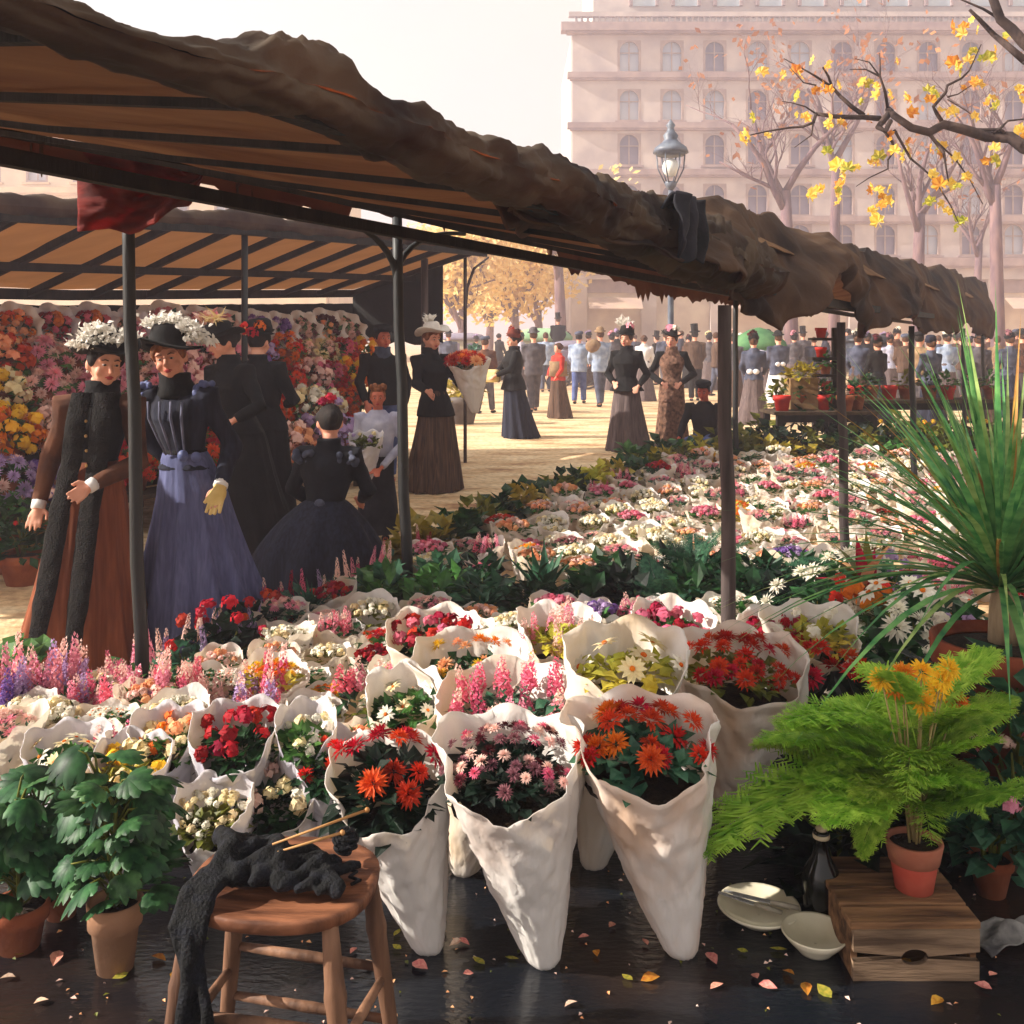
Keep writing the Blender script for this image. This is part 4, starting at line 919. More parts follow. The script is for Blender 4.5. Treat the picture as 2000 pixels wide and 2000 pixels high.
HEADC = Vector((0, 0, .86))
def person(label, loc, H=1.62, rz=0, sex='f', jacket=black_w, sleeve=None, skirt=black_w, trousers=None, hat=None, hair=hair_d, arms=None, yaw=0, nod=0, roll=0, lean=(0, 0), drop=0, hem=.23, train=(0, .03), detail=1, group=None, skin=skin_m, collar=None, belt=None, hemz=.5, pleats=11, step=.0, wide=1.0, face=True, glove=None, jflare=1.0):
    """figure facing -Y before rz; arms = ((elbow, wrist) left, right) in body heights"""
    t = thing('person', label, 'person', loc, rz, group); h = H
    seed = hash(label) if False else sum(ord(c) for c in label); rg = random.Random(seed)
    vox = {2: .0065, 1: .011, 0: .022}[detail]; f_ = sex == 'f'
    def sh(p):      # lean of everything above the hips, and the drop of a seated figure
        x, y, z = p; k = max(0, z - .5) / .5
        return Vector(((x + lean[0] * k) * h, (y + lean[1] * k) * h, z * h - drop))
    HM = Matrix.Rotation(R(yaw), 3, 'Z') @ Matrix.Rotation(R(roll), 3, 'Y') @ Matrix.Rotation(R(nod), 3, 'X')
    def hd(p): return sh(HEADC) + (HM @ (Vector(p) - HEADC)) * h
    sw = .098 if f_ else .118
    if arms is None: arms = (((-.135, .01, .64), (-.13, -.04, .49)), ((.135, .01, .64), (.13, -.04, .49)))
    # ---- body: head, neck, trunk, arms with hands, legs -> one skin
    m = MB()
    m.ball(hd((0, .002, .938)), (.046 * h, .056 * h, .064 * h), 16, 12, HM); m.ball(hd((0, -.016, .9)), (.036 * h, .038 * h, .036 * h), 12, 8, HM); m.ball(hd((0, -.038, .882)), (.016 * h, .016 * h, .013 * h), 8, 6, HM)
    if detail:
        m.tube([hd((0, -.05, .938)), hd((0, -.060, .924)), hd((0, -.066, .914)), hd((0, -.052, .907))], [.005 * h, .008 * h, .0095 * h, .004 * h], 8)
        for s in (-1, 1):
            m.ball(hd((s * .047, .008, .925)), (.008 * h, .013 * h, .019 * h), 8, 6, HM); m.ball(hd((s * .026, -.036, .91)), (.014 * h, .014 * h, .014 * h), 8, 6, HM)
            m.ball(hd((s * .02, -.045, .948)), (.017 * h, .009 * h, .006 * h), 8, 6, HM)
        m.ball(hd((0, -.048, .894)), (.014 * h, .008 * h, .007 * h), 8, 6, HM)
    m.tube([sh((0, .012, .79)), hd((0, .012, .885))], [.036 * h, .031 * h], 12)
    for c, r in (((0, 0, .54), (.084, .064, .06)), ((0, 0, .62), (.062, .048, .08)), ((0, 0, .73), (.082, .058, .09))): m.ball(sh(c), tuple(q * h for q in r), 14, 8)
    m.tube([sh((-sw * .85, 0, .785)), sh((0, .004, .805)), sh((sw * .85, 0, .785))], [.022 * h, .04 * h, .022 * h], 10)
    hands = []
    for s, (el, wr) in zip((-1, 1), arms):
        S0, E, W_ = sh((s * sw, 0, .8)), sh(el), sh(wr)
        m.tube([S0, (S0 + E) / 2, E, (E + W_) / 2, W_], [.022 * h, .024 * h, .022 * h, .019 * h, .014 * h], 8)
        d = (W_ - E).normalized(); d = (d + Vector((0, -.15, -.2))).normalized(); sd = d.cross(Vector((0, 1, 0)) if abs(d.y) < .8 else Vector((1, 0, 0))).normalized(); nn = d.cross(sd)
        hm_ = Matrix((sd, nn, d)).transposed()
        hl = .086 * h; hands.append((W_, d, sd))
        m.ball(W_ + d * hl * .28, (.019 * h, .0095 * h, .026 * h), 10, 8, hm_); m.tube([W_ - d * .01 * h, W_ + d * hl * .25], [.014 * h, .015 * h], 8, flat=.8)
        if detail:
            for q in range(4):
                o0 = W_ + d * hl * .45 + sd * ((q - 1.5) * .0115 * h); ln = hl * (.42, .5, .47, .36)[q]; cv = nn * (.25 + .07 * q) * (1 if s > 0 else -1)
                d1 = (d + sd * (q - 1.5) * .07).normalized(); o1 = o0 + d1 * ln * .5; o2 = o1 + (d1 + cv * .6).normalized() * ln * .5
                m.tube([o0 - d1 * .012 * h, o0, o1, o2], [.0056 * h, .0056 * h, .005 * h, .004 * h], 6)
            tb = W_ + d * hl * .12 - sd * s * .016 * h; m.tube([tb, tb + (d * .6 - sd * s * .8) * hl * .22, tb + (d * .95 - sd * s * .5) * hl * .42], [.0075 * h, .0065 * h, .005 * h], 6)
    for s in (-1, 1):
        if drop: pts = [(s * .045, 0, .52), (s * .07, -.2, .52 - .02), (s * .07, -.16, .52 - .26 if drop < .42 * h else .45), (s * .07, -.05, .52 - .24)]; P = [sh(p) for p in pts]; P[-1].z = max(P[-1].z, .05); P[-2].z = max(P[-2].z, .06)
        else: P = [sh((s * .045, 0, .52)), sh((s * .048, -.01 + s * step * .5, .28)), sh((s * .05, .01 + s * step, .035))]; P.append(P[-1] + Vector((0, -.09 * h, -.018 * h)))
        m.tube(P, [.05 * h, .036 * h, .022 * h, .017 * h], 10)
    body = link('body', remesh(m, 'body', vox, 2), t); body.data.materials.append(skin)
    if glove: 
        for W_, d, sd in hands[1:]:
            g = MB(); g.ball(W_ + d * .03 * h, (.028 * h, .016 * h, .038 * h), 10, 8, Matrix((sd, d.cross(sd), d)).transposed())
            for q in range(4): g.tube([W_ + d * .045 * h + sd * (q - 1.5) * .0125 * h, W_ + d * (.1 - .006 * abs(q - 1.4)) * h + sd * (q - 1.5) * .0145 * h], [.0068 * h, .0055 * h], 6)
            g.tube([W_ + d * .02 * h - sd * .02 * h, W_ + d * .06 * h - sd * .036 * h], [.008 * h, .006 * h], 6); g.tube([W_ - d * .03 * h, W_ + d * .02 * h], [.021 * h, .02 * h], 10)
            link('glove', remesh(g, 'glove', .004, 2), t).data.materials.append(glove)
    if detail and face:
        for s in (-1, 1):
            e = MB(); e.ball(hd((s * .0185, -.0505, .934)), (.0078 * h, .005 * h, .0036 * h), 10, 6, HM); eo = e.build('eye', eye_w, t)
            e = MB(); e.ball(hd((s * .0185, -.0545, .934)), (.004 * h, .0028 * h, .0034 * h), 8, 6, HM); e.build('iris', eye_d, eo)
            e = MB(); e.tube([hd((s * .009, -.0545, .9475)), hd((s * .019, -.056, .951)), hd((s * .029, -.05, .947))], [.0016 * h, .0024 * h, .0012 * h], 6); e.build('eyebrow', brow_m, t)
        e = MB(); e.tube([hd((-.0135, -.0525, .8955)), hd((-.005, -.0575, .8975)), hd((.005, -.0575, .8975)), hd((.0135, -.0525, .8955))], [.001 * h, .0034 * h, .0034 * h, .001 * h], 6); e.ball(hd((0, -.056, .8925)), (.009 * h, .0035 * h, .0034 * h), 8, 5, HM); e.build('mouth', lip_m, t)
    # ---- hair
    if hair:
        m = MB(); m.ball(hd((0, .012, .948)), (.051 * h, .056 * h, .062 * h), 14, 10, HM)
        if f_:
            m.ball(hd((0, .06, .95)), (.03 * h, .026 * h, .032 * h), 10, 8, HM)
            for i in range(22): m.ball(hd((-.036 + .0034 * i + rg.uniform(-.003, .003), -.040 + .0013 * (i / 2.6 - 4) ** 2 + rg.uniform(-.006, .006), .982 - .0014 * (i / 2.6 - 4) ** 2 + rg.uniform(-.012, .006))), rg.uniform(.007, .012) * h, 8, 6)
            for s in (-1, 1): m.ball(hd((s * .045, -.008, .95)), (.012 * h, .024 * h, .028 * h), 8, 6, HM)
        else:
            for s in (-1, 1): m.ball(hd((s * .042, .004, .94)), (.011 * h, .02 * h, .024 * h), 8, 6, HM)
            m.ball(hd((0, -.028, .987)), (.034 * h, .022 * h, .014 * h), 8, 6, HM)
        link('hair', remesh(m, 'hair', max(vox, .008), 1), t).data.materials.append(hair)
    # ---- jacket with sleeves as one garment
    def garment(mat, torso, slv, nm):
        m = MB()
        if torso:
            if f_: rs = [(hemz, .1 * jflare, .088 * jflare, 0), (.56, .09, .078, 0), (.615, .067, .06, 0), (.67, .08, .068, -.004), (.73, .094, .08, -.01), (.775, .1, .066, -.004), (.803, .096, .052, 0), (.822, .062, .047, .004), (.845, .043, .043, .008), (.872, .045, .045, .008)]
            else: rs = [(hemz, .106, .084, 0), (.56, .1, .078, 0), (.62, .094, .072, 0), (.7, .108, .076, 0), (.77, .118, .072, 0), (.805, .112, .055, 0), (.825, .066, .048, .004), (.85, .045, .044, .008)]
            if hemz > .56: rs = [q for q in rs if q[0] >= hemz]
            R_ = []
            for z, rx, ry, cy in rs:
                c = sh((0, cy, z)); R_.append((c.x, c.y, c.z, rx * h * wide, ry * h * wide))
            m.rings(R_, 28, lambda i, a: (1 + .025 * math.sin(9 * a + i), 0), True, True)
        if slv:
            for s, (el, wr) in zip((-1, 1), arms):
                S0, E, W_ = sh((s * sw * .92, 0, .8)), sh(el), sh(wr)
                pf = .047 if f_ else .047
                m.tube([S0 - Vector((s * .02, 0, 0)) * h, S0 + Vector((s * .012, 0, .004)) * h, S0.lerp(E, .3), S0.lerp(E, .7), E, E.lerp(W_, .5), W_.lerp(E, .08)], [.042 * h, pf * h, .038 * h, .031 * h, .034 * h, .029 * h, .023 * h], 10)
        me = remesh(m, nm, max(vox, .009), 2)
        co = np.empty(len(me.vertices) * 3); me.vertices.foreach_get('co', co); co = co.reshape(-1, 3)
        for i, p in enumerate(co):
            n_ = N(p[0] * 9 + seed, p[1] * 9, p[2] * 6) * .009 + N(p[0] * 22, p[1] * 22 + seed, p[2] * 14) * .005
            v = Vector((p[0], p[1], 0)); 
            if v.length > 1e-4: v.normalize()
            co[i] += np.array(v) * n_
        me.vertices.foreach_set('co', co.ravel()); me.update()
        link(nm, me, t).data.materials.append(mat)
    if sleeve: garment(jacket, True, False, 'jacket'); garment(sleeve, False, True, 'sleeves')
    else: garment(jacket, True, True, 'jacket')
    # ---- skirt or trousers
    if skirt and f_:
        m = MB(); p1 = rg.uniform(0, 6); rs = []; n = 22; zw = .625
        for i in range(n + 1):
            t_ = i / n; z = zw * h - drop; zc = z * (1 - t_) + .008
            if drop: rr = .068 + (hem - .068) * math.sin(min(1, t_ * 1.15) * math.pi / 2) ** .8
            else: rr = .068 + (.1 - .068) * min(1, t_ / .18) ** .7 + (hem - .1) * max(0, (t_ - .12) / .88) ** 1.25
            k = max(0, zw * (1 - t_) - .5) / .5
            rs.append(((lean[0] * k + train[0] * t_ ** 1.5) * h, (lean[1] * k + train[1] * t_ ** 1.5) * h, zc, rr * h, rr * h * .88))
        def fn(i, a):
            t_ = i / n
            return 1 + t_ ** .7 * (.08 * math.sin(pleats * a + p1 + .8 * t_ + .8 * math.sin(2 * a)) + .04 * math.sin((pleats * 2 + 3) * a + 2 * p1) + .05 * N(math.cos(a) * 2 + seed, math.sin(a) * 2, t_ * 1.5)), (.012 * math.sin(pleats * a + p1) if i == n else 0)
        m.rings(rs, 96 if detail == 2 else 56, fn, True, False); m.build('skirt', skirt, t)
    if trousers:
        m = MB()
        for s in (-1, 1):
            if drop: P = [sh((s * .045, 0, .54)), sh((s * .075, -.2, .53)), sh((s * .075, -.19, .38)), sh((s * .075, -.17, .3))]; P = [Vector((p.x, p.y, max(p.z, .09 - .02 * i))) for i, p in enumerate(P)]
            else: P = [sh((s * .045, 0, .54)), sh((s * .047, -.005 + s * step * .25, .4)), sh((s * .05, -.01 + s * step * .5, .27)), sh((s * .052, .01 + s * step, .045))]
            m.tube(P, [.062 * h, .058 * h, .046 * h, .04 * h], 12)
        m.ball(sh((0, 0, .53)), (.094 * h, .074 * h, .07 * h), 12, 8)
        link('trousers', remesh(m, 'trousers', max(vox, .012), 2), t).data.materials.append(trousers)
        if not drop:
            for s in (-1, 1):
                c = sh((s * .05, .01 + s * step, .02)); q = MB(); q.ball(c + Vector((0, -.03 * h, 0)), (.026 * h, .066 * h, .02 * h), 10, 6); q.build('shoe', black_w, t)
    if collar:
        m = MB()
        R_ = [(sh((0, .008, z)).x, sh((0, .008, z)).y, sh((0, 0, z)).z, r * h, r * h) for z, r in ((.795, .062), (.81, .066), (.835, .056), (.86, .05), (.878, .053), (.88, .044))]
        m.rings(R_, 26, lambda i, a: (1 + .1 * N(math.cos(a) * 4, math.sin(a) * 4, i * 1.3 + seed), 0), True, True); m.build('collar', collar, t)
    if belt:
        c = sh((0, 0, .62)); m = MB(); m.rings([(c.x, c.y, c.z + dz * h, .073 * h * wide, .066 * h * wide) for dz in (-.014, .014)], 28); solidify(m.build('belt', belt, t), .008)
    # ---- hats
    if hat:
        kind = hat['kind']; hm1 = hat['mat']; tilt = HM @ Matrix.Rotation(R(hat.get('pitch', -8)), 3, 'X') @ Matrix.Rotation(R(hat.get('side', 6)), 3, 'Y')
        o = hd((0, hat.get('fwd', .0), .98)); sc = hat.get('size', 1.0) * h
        def hp(p): return o + tilt @ (Vector(p) * sc)
        m = MB(); seg = 32
        if kind in ('wide', 'bonnet'):
            br = .105 if kind == 'wide' else .06
            prof = [(.06, -.012), (br * .8, -.004), (br, .004), (br, .008), (br * .8, .004), (.055, -.002), (.052, .02), (.048, .046), (.036, .056), (.001, .058)]
        elif kind == 'top': prof = [(.05, -.008), (.078, 0), (.08, .006), (.054, .006), (.05, .03), (.052, .1), (.054, .115), (.001, .116)]
        elif kind == 'bowler': prof = [(.05, -.008), (.076, .002), (.078, .008), (.055, .006), (.053, .035), (.042, .056), (.022, .066), (.001, .068)]
        else: prof = [(.05, -.008), (.06, 0), (.064, .02), (.058, .034), (.04, .042), (.001, .044)]
        vs, fs = [], []
        for i, (r, z) in enumerate(prof):
            for k in range(seg):
                a = 6.283 * k / seg; wv = (.022 * math.sin(2 * a + 1) * (r / .1) ** 2 + hat.get('dish', 0) * (r / .1) ** 2 * math.cos(a) ** 2) if kind == 'wide' else 0
                vs.append(hp((r * math.cos(a), r * 1.08 * math.sin(a), z + wv)))
        for i in range(len(prof) - 1):
            for k in range(seg): k2 = (k + 1) % seg; fs.append((i * seg + k, i * seg + k2, (i + 1) * seg + k2, (i + 1) * seg + k))
        m.add(vs, fs); ho = m.build('hat', hm1, t)
        if kind == 'cap':
            v = MB(); v.rings([tuple(0 for _ in range(5))] * 0, 3) if False else None; v.add([hp((x, -.058 - .03 * (1 - (x / .045) ** 2), -.006)) for x in (-.045, -.02, 0, .02, .045)] + [hp((x, -.05, .004)) for x in (-.045, -.02, 0, .02, .045)], [(i, i + 1, i + 6, i + 5) for i in range(4)]); solidify(v.build('visor', hm1, ho), .004)
        for fe in hat.get('feathers', []):
            m = MB(); c0, col, n_, ln, dirv, spread = fe; rg2 = random.Random(seed + n_)
            for i in range(n_):
                dd = (Vector(dirv) + Vector((rg2.uniform(-1, 1), rg2.uniform(-1, 1), rg2.uniform(-.5, 1))) * spread).normalized()
                p = hp((c0[0] + rg2.gauss(0, .02), c0[1] + rg2.gauss(0, .02), c0[2] + abs(rg2.gauss(0, .012))))
                leaf_quads(m, p, tilt @ dd, rdir(rg2, 0, 1), ln * sc * rg2.uniform(.6, 1.1), (.0035 if n_ == 60 else min(.013, ln * .3)) * sc, .3, rg2.uniform(.2, .9), 3)
            tag(m.build('feathers', col, ho, False), kind='stuff')
        for (c0, col, r) in hat.get('flowers', []):
            link('flower', bloom('ball', col, 1), ho, hp(c0), (rg.uniform(-.6, .6), rg.uniform(-.6, .6), 0), r * sc)
    t['_h'] = h
    del t['_h']
    return t, sh, hd, hands

def gx(X, d): return (X - 1000) / 2000.0 * d
# the woman in brown
t, sh, hd, hands = person('woman in russet skirt, long black fur stole and white feathered hat beside the leaning post', (gx(178, 5.0), 5.0, 0), 1.57, R(4), jacket=black_w, sleeve=brown_w, skirt=rust_sk, hair=hair_d, collar=black_w,
    arms=(((-.138, .01, .64), (-.142, -.045, .50)), ((.145, -.02, .63), (.035, -.125, .57))), yaw=38, nod=7, roll=4, wide=.93, lean=(.045, 0), hem=.205, train=(-.035, .04), detail=2, hemz=.52,
    hat=dict(kind='wide', mat=cloth('black_felt', (14, 13, 14), (30, 28, 28)), size=.98, pitch=-6, side=-8, feathers=[((-.03, -.02, .045), feather_w, 240, .022, (-.2, -.2, .7), 1.3), ((.045, -.03, .022), feather_w, 200, .022, (.6, -.3, .35), 1.2), ((-.075, -.03, .014), feather_w, 200, .022, (-.6, -.3, .25), 1.2), ((0, -.06, .018), feather_w, 130, .02, (0, -1, .3), 1.2)]))
for s, zl in ((-1, .115), (1, .1)):
    m = MB(); n = 26
    def strip(u, v, s=s, zl=zl):
        z = .845 + (zl - .845) * u; k = abs(s) * .034 + .018 * u
        y = interp([(0, -.07), (.12, -.092), (.3, -.082), (.42, -.1), (.55, -.125), (1, -.215)], u)
        a = 2 * math.pi * v; w_ = .031 - .008 * max(0, u - .8) / .2 + .003 * N(u * 16, math.cos(a) * 2, s)
        p = sh((s * k + w_ * math.cos(a) - .035 * u ** 1.5, y + .014 * math.sin(a) + .006 * N(u * 20, math.cos(a) * 3, 4), z)); return tuple(p)
    m.grid(strip, 60, 12); m.build('stole', cloth('black_fur', (4, 4, 4), (24, 19, 17), scale=30, bump=1.0), t)
for W_, d, sd in hands:
    m = MB(); m.tube([W_ - d * .022, W_ + d * .018], [.034, .032], 12); m.build('cuff', white_w, t)
for x in (-.047, .047): MB().ball(hd((x * 1.06, -.002, .905)), .007, 8, 6).build('earring', feather_w, t)
for i in range(4): MB().ball(sh((-.008 + .004 * i, -.088 - .006 * (i < 2), .76 - .045 * i)), .008, 8, 6).build('button', M('brass', (150, 110, 60), (190, 150, 90), 5, rough=.4), t)
# the woman in blue
t, sh, hd, hands = person('woman in pleated blue skirt and striped navy jacket with black and white feathered hat', (gx(372, 5.3), 5.3, 0), 1.60, R(-6), jacket=navy, skirt=blue_sk, hair=hair_r, collar=black_w, belt=black_w, glove=glove_y,
    arms=(((-.14, .05, .65), (-.075, .06, .58)), ((.15, .03, .64), (.125, -.055, .52))), yaw=9, nod=8, roll=-9, wide=.93, lean=(-.075, 0), hem=.25, train=(.03, .05), detail=2, hemz=.57, pleats=13,
    hat=dict(kind='wide', mat=MATS['black_felt'], size=1.08, pitch=-16, side=14, dish=-.03, feathers=[((0, 0, .05), feather_w, 280, .023, (.15, -.1, .8), 1.2), ((-.04, 0, .04), feather_w, 150, .022, (-.4, -.1, .7), 1.2), ((.05, -.01, .035), feather_w, 200, .023, (.8, 0, .1), 1.1), ((.085, -.01, .012), feather_w, 130, .022, (1, 0, -.2), 1.0)]))
for s in (-1, 1):
    m = MB(); c = sh((s * .1, -.01, .83))
    for k in range(16): m.ball(c + Vector((rnd.uniform(-.045, .045), rnd.uniform(-.04, .03), rnd.uniform(-.035, .03))), rnd.uniform(.011, .022), 8, 6)
    link('shoulder_bow', remesh(m, 'shoulder_bow', .006, 1), t).data.materials.append(cloth('blue_ribbon', (44, 52, 92), (110, 120, 168), rough=.5))
for k in range(4):
    m = MB(); xx = -.055 + .034 * k
    m.tube([sh((xx * 1.1, -.083, .79)), sh((xx * 1.05, -.1, .74)), sh((xx * .8, -.083, .67)), sh((xx * .6, -.068, .62))], [.007, .008, .007, .005], 6); m.build('braid', cloth('grey_braid', (74, 76, 98), (116, 116, 136)), t)
m = MB(); m.ball(sh((.03, -.085, .62)), (.03, .02, .03), 10, 8); m.ball(sh((.075, -.09, .618)), (.028, .02, .026), 10, 8); m.build('bow', MATS['blue_ribbon'], t)
W_, d, sd = hands[1]; m = MB(); m.tube([W_ - d * .05, W_ - d * .0], [.034, .038], 12); m.build('cuff', white_w, t)
# two dark figures behind
person('woman in plain black gown bending left with a pink and yellow hat plume', (gx(474, 7.5), 7.5, 0), 1.66, R(-30), skirt=black_w, hair=hair_d, collar=black_w, arms=(((-.15, -.02, .64), (-.07, -.13, .6)), ((.175, -.03, .66), (.1, -.13, .60))), yaw=-28, nod=14, lean=(-.11, -.02), hem=.2, train=(.03, .06), wide=1.12, hemz=.53,
    hat=dict(kind='wide', mat=MATS['black_felt'], size=.95, pitch=-6, feathers=[((-.02, -.04, .05), feather_p, 30, .05, (-.2, -.2, 1), .9), ((.02, -.03, .05), M('straw_feather', (222, 180, 110), (246, 226, 170), 9, trans=.3), 60, .085, (1, -.1, .7), .3)]))
person('woman in black seen from behind, flowers round her dark hat, right of the plumed hat', (gx(522, 8.3), 8.3, 0), 1.66, R(165), skirt=black_w, hair=hair_d, arms=(((-.15, -.02, .65), (-.06, -.12, .62)), ((.15, -.02, .65), (.08, -.12, .62))), nod=8, lean=(.07, 0), hem=.17, wide=1.1, face=False,
    hat=dict(kind='bonnet', mat=MATS['black_felt'], size=1.2, flowers=[((.04, .04, .02), 'scarlet', .03), ((-.03, .05, .02), 'orange', .026), ((0, .06, 0), 'red', .026), ((.06, 0, .01), 'peach', .022)]))
# kneeling flower seller
t, sh, hd, hands = person('kneeling woman in dark blue with red flower in her hair, back turned', (gx(632, 6.55), 6.55, 0), 1.6, R(172), jacket=cloth('ink_wool', (6, 7, 10), (22, 24, 34)), skirt=inky, hair=hair_d, arms=(((-.16, -.05, .66), (-.1, -.17, .6)), ((.16, -.05, .66), (.1, -.17, .58))), yaw=26, nod=6, lean=(-.03, -.02), drop=.45, hem=.26, train=(.03, 0), hemz=.56, wide=1.12, face=True)
for c, k, r in (((.0, .0, 1.02), 'red', .05), ((.03, .01, 1.01), 'crimson', .04), ((-.035, .0, 1.01), 'lilac', .035)): link('flower', bloom('ball', k, 0), t, hd(c), (0, 0, 0), r)
for s in (-1, 1):
    m = MB()
    for k in range(14): m.ball(sh((s * .088, .04, .795)) + Vector((rnd.uniform(-.06, .06), rnd.uniform(-.04, .04), rnd.uniform(-.035, .035))), rnd.uniform(.014, .028), 8, 6)
    link('shoulder_frill', remesh(m, 'shoulder_frill', .008, 1), t).data.materials.append(slate_w)
m = MB(); m.ball(sh((0, .075, .62)), (.035, .025, .03), 8, 6); m.tube([sh((-.02, .08, .61)), sh((-.03, .12, .5))], [.012, .03], 6, flat=.3); m.tube([sh((.02, .08, .61)), sh((.03, .12, .5))], [.012, .03], 6, flat=.3); m.build('apron_bow', slate_w, t)
# boy with a paper bundle
t, sh, hd, hands = person('curly haired boy in lilac shirt holding a paper bundle beside the braced post', (gx(738, 8.0), 8.0, 0), 1.2, R(6), sex='m', jacket=lilac_w, skirt=None, trousers=cloth('black_breeches', (14, 13, 18), (32, 30, 38)), hair=hair_r, skin=skin_ruddy, arms=(((-.15, .0, .63), (-.06, -.20, .50)), ((.165, 0, .63), (.02, -.22, .49))), nod=6, hemz=.55)
m = MB()
for i in range(10): m.ball(hd((.04 * math.cos(i * .7), .01 + .035 * math.sin(i * .7), .99 + .012 * (i % 2))), .021, 8, 6)
m.build('curls', hair_r, t)
skl = cloth('long_apron', (16, 16, 22), (40, 38, 46)); m = MB(); m.rings([(0, 0, z, r, r * .8) for z, r in ((.68, .1), (.5, .125), (.3, .15), (.06, .165))], 30, lambda i, a: (1 + .05 * math.sin(7 * a) * i / 3, 0)); m.build('apron', skl, t)
bw = wrapped('bundle of greens in white paper held by the boy', t.location + Vector((-.055, -.24, .50)), .12, .30, ['cream', 'lilac'], 'ball', 'olive', 301, nb=5, bs=.02, paper=3, rb=.035, cat='paper bundle')
# man behind, with blue trousers
person('man in a dark coat and blue trousers standing in shade just behind the braced post', (gx(748, 11.2), 11.2, 0), 1.68, R(20), sex='m', jacket=black_w, skirt=None, trousers=blue_tr, hair=hair_d, skin=skin_ruddy, arms=(((-.16, -.02, .65), (-.13, -.1, .52)), ((.16, -.02, .65), (.12, -.1, .5))), collar=slate_w, yaw=10, hat=dict(kind='cap', mat=black_w))
# woman in pale hat with bouquet
t, sh, hd, hands = person('woman in a pale brimmed hat, black jacket and brown skirt holding out a bouquet', (gx(852, 10.5), 10.5, 0), 1.68, R(32), skirt=umber_sk, hair=hair_r, collar=black_w, arms=(((-.14, -.05, .66), (-.12, -.14, .62)), ((.15, -.06, .66), (.13, -.2, .70))), yaw=10, nod=8, lean=(-.055, 0), hem=.19, train=(0, .05), hemz=.46, wide=1.1, jflare=1.1,
    hat=dict(kind='wide', mat=cloth('pale_straw', (190, 182, 176), (222, 214, 204)), size=1.0, pitch=-14, side=-6, feathers=[((0, 0, .05), feather_w, 26, .05, (0, 0, 1), .8)]))
HB_ = at(893, 745, 10.3)
wrapped('red and orange bouquet in white paper held out by the woman in the pale hat', HB_ + Vector((.1, 0, -.32)), .2, .5, ['scarlet', 'orange', 'red', 'peach'], 'mum', 'mid', 302, nb=16, bs=.075, paper=0, rb=.03, off=(.08, 0), cat='bouquet')
# middle distance
def pose(l, r): return (l, r)
t, sh, hd, hands = person('woman in a black shawl and blue black skirt facing left with a yellow parcel', (gx(1003, 16), 16, 0), 1.63, R(-70), jacket=black_w, skirt=inky, hair=hair_d, collar=black_w, arms=(((-.13, -.08, .66), (-.05, -.2, .6)), ((.13, -.08, .66), (.05, -.2, .6))), hem=.2, train=(0, .08), hemz=.46, wide=1.25, jflare=1.15, hat=dict(kind='bonnet', mat=cloth('russet_felt', (84, 34, 28), (130, 60, 44)), size=1.15, flowers=[((0, -.03, .05), 'red', .03), ((.03, .02, .04), 'maroon', .03)]))
o = thing('parcel', 'yellow paper parcel in the arms of the woman in the black shawl', 'parcel', t.location + Vector((-.36, -.03, .97)), R(-20))
bevel(MB().box((0, 0, 0), (.3, .22, .2)).build('wrapping', parcel_m, o, False), .04); MB().box((0, 0, 0), (.305, .015, .205)).build('string', brow_m, o, False)
person('woman in a black peplum jacket and grey skirt with a white and pink hat', (gx(1224, 14.2), 14.2, 0), 1.66, R(-22), skirt=grey_sk, hair=hair_b, collar=black_w, arms=(((-.17, .02, .64), (-.09, -.07, .57)), ((.17, .02, .64), (.12, -.08, .54))), hem=.19, hemz=.5, wide=1.2, jflare=1.25, yaw=-12, hat=dict(kind='bonnet', mat=MATS['black_felt'], size=1.15, feathers=[((-.03, 0, .05), feather_w, 50, .06, (-.4, 0, .8), .9)], flowers=[((.03, -.03, .05), 'pink', .035)]))
person('woman in a long brown fur coat with black sleeves and a dark flower topped hat', (gx(1312, 14.6), 14.6, 0), 1.64, R(-10), jacket=fur_m, sleeve=black_w, skirt=cloth('fur_skirt', (64, 42, 34), (128, 94, 76), scale=20, bump=.7), hair=hair_b, collar=fur_m, arms=(((-.19, .02, .64), (-.07, -.12, .56)), ((.19, .02, .64), (.07, -.12, .56))), hem=.15, hemz=.4, wide=1.15, yaw=-14, hat=dict(kind='wide', mat=MATS['black_felt'], size=.9, flowers=[((-.02, -.03, .055), 'pink', .045), ((.03, -.02, .06), 'white', .045), ((0, .03, .07), 'blush', .04)]))
t, _, _, _ = person('ruddy faced man in a black jacket and blue trousers sitting low among the green bushes', (gx(1378, 13.2), 13.2, 0), 1.62, R(-25), sex='m', jacket=black_w, skirt=None, trousers=blue_tr, hair=hair_d, skin=M('skin_red', (168, 70, 52), (196, 98, 76), 6), arms=(((-.16, -.06, .66), (-.16, -.2, .56)), ((.16, -.06, .66), (.06, -.2, .54))), drop=.62, nod=16, lean=(0, -.06), hat=dict(kind='cap', mat=black_w))
o = thing('wooden_box', 'low wooden box under the man sitting among the bushes', 'box', t.location + Vector((0, .05, 0)), R(-25)); MB().box((0, 0, .08), (.4, .3, .14)).build('box_side', plank_m, o, False); MB().box((0, 0, .16), (.43, .33, .02)).build('lid', plank_m, o, False)

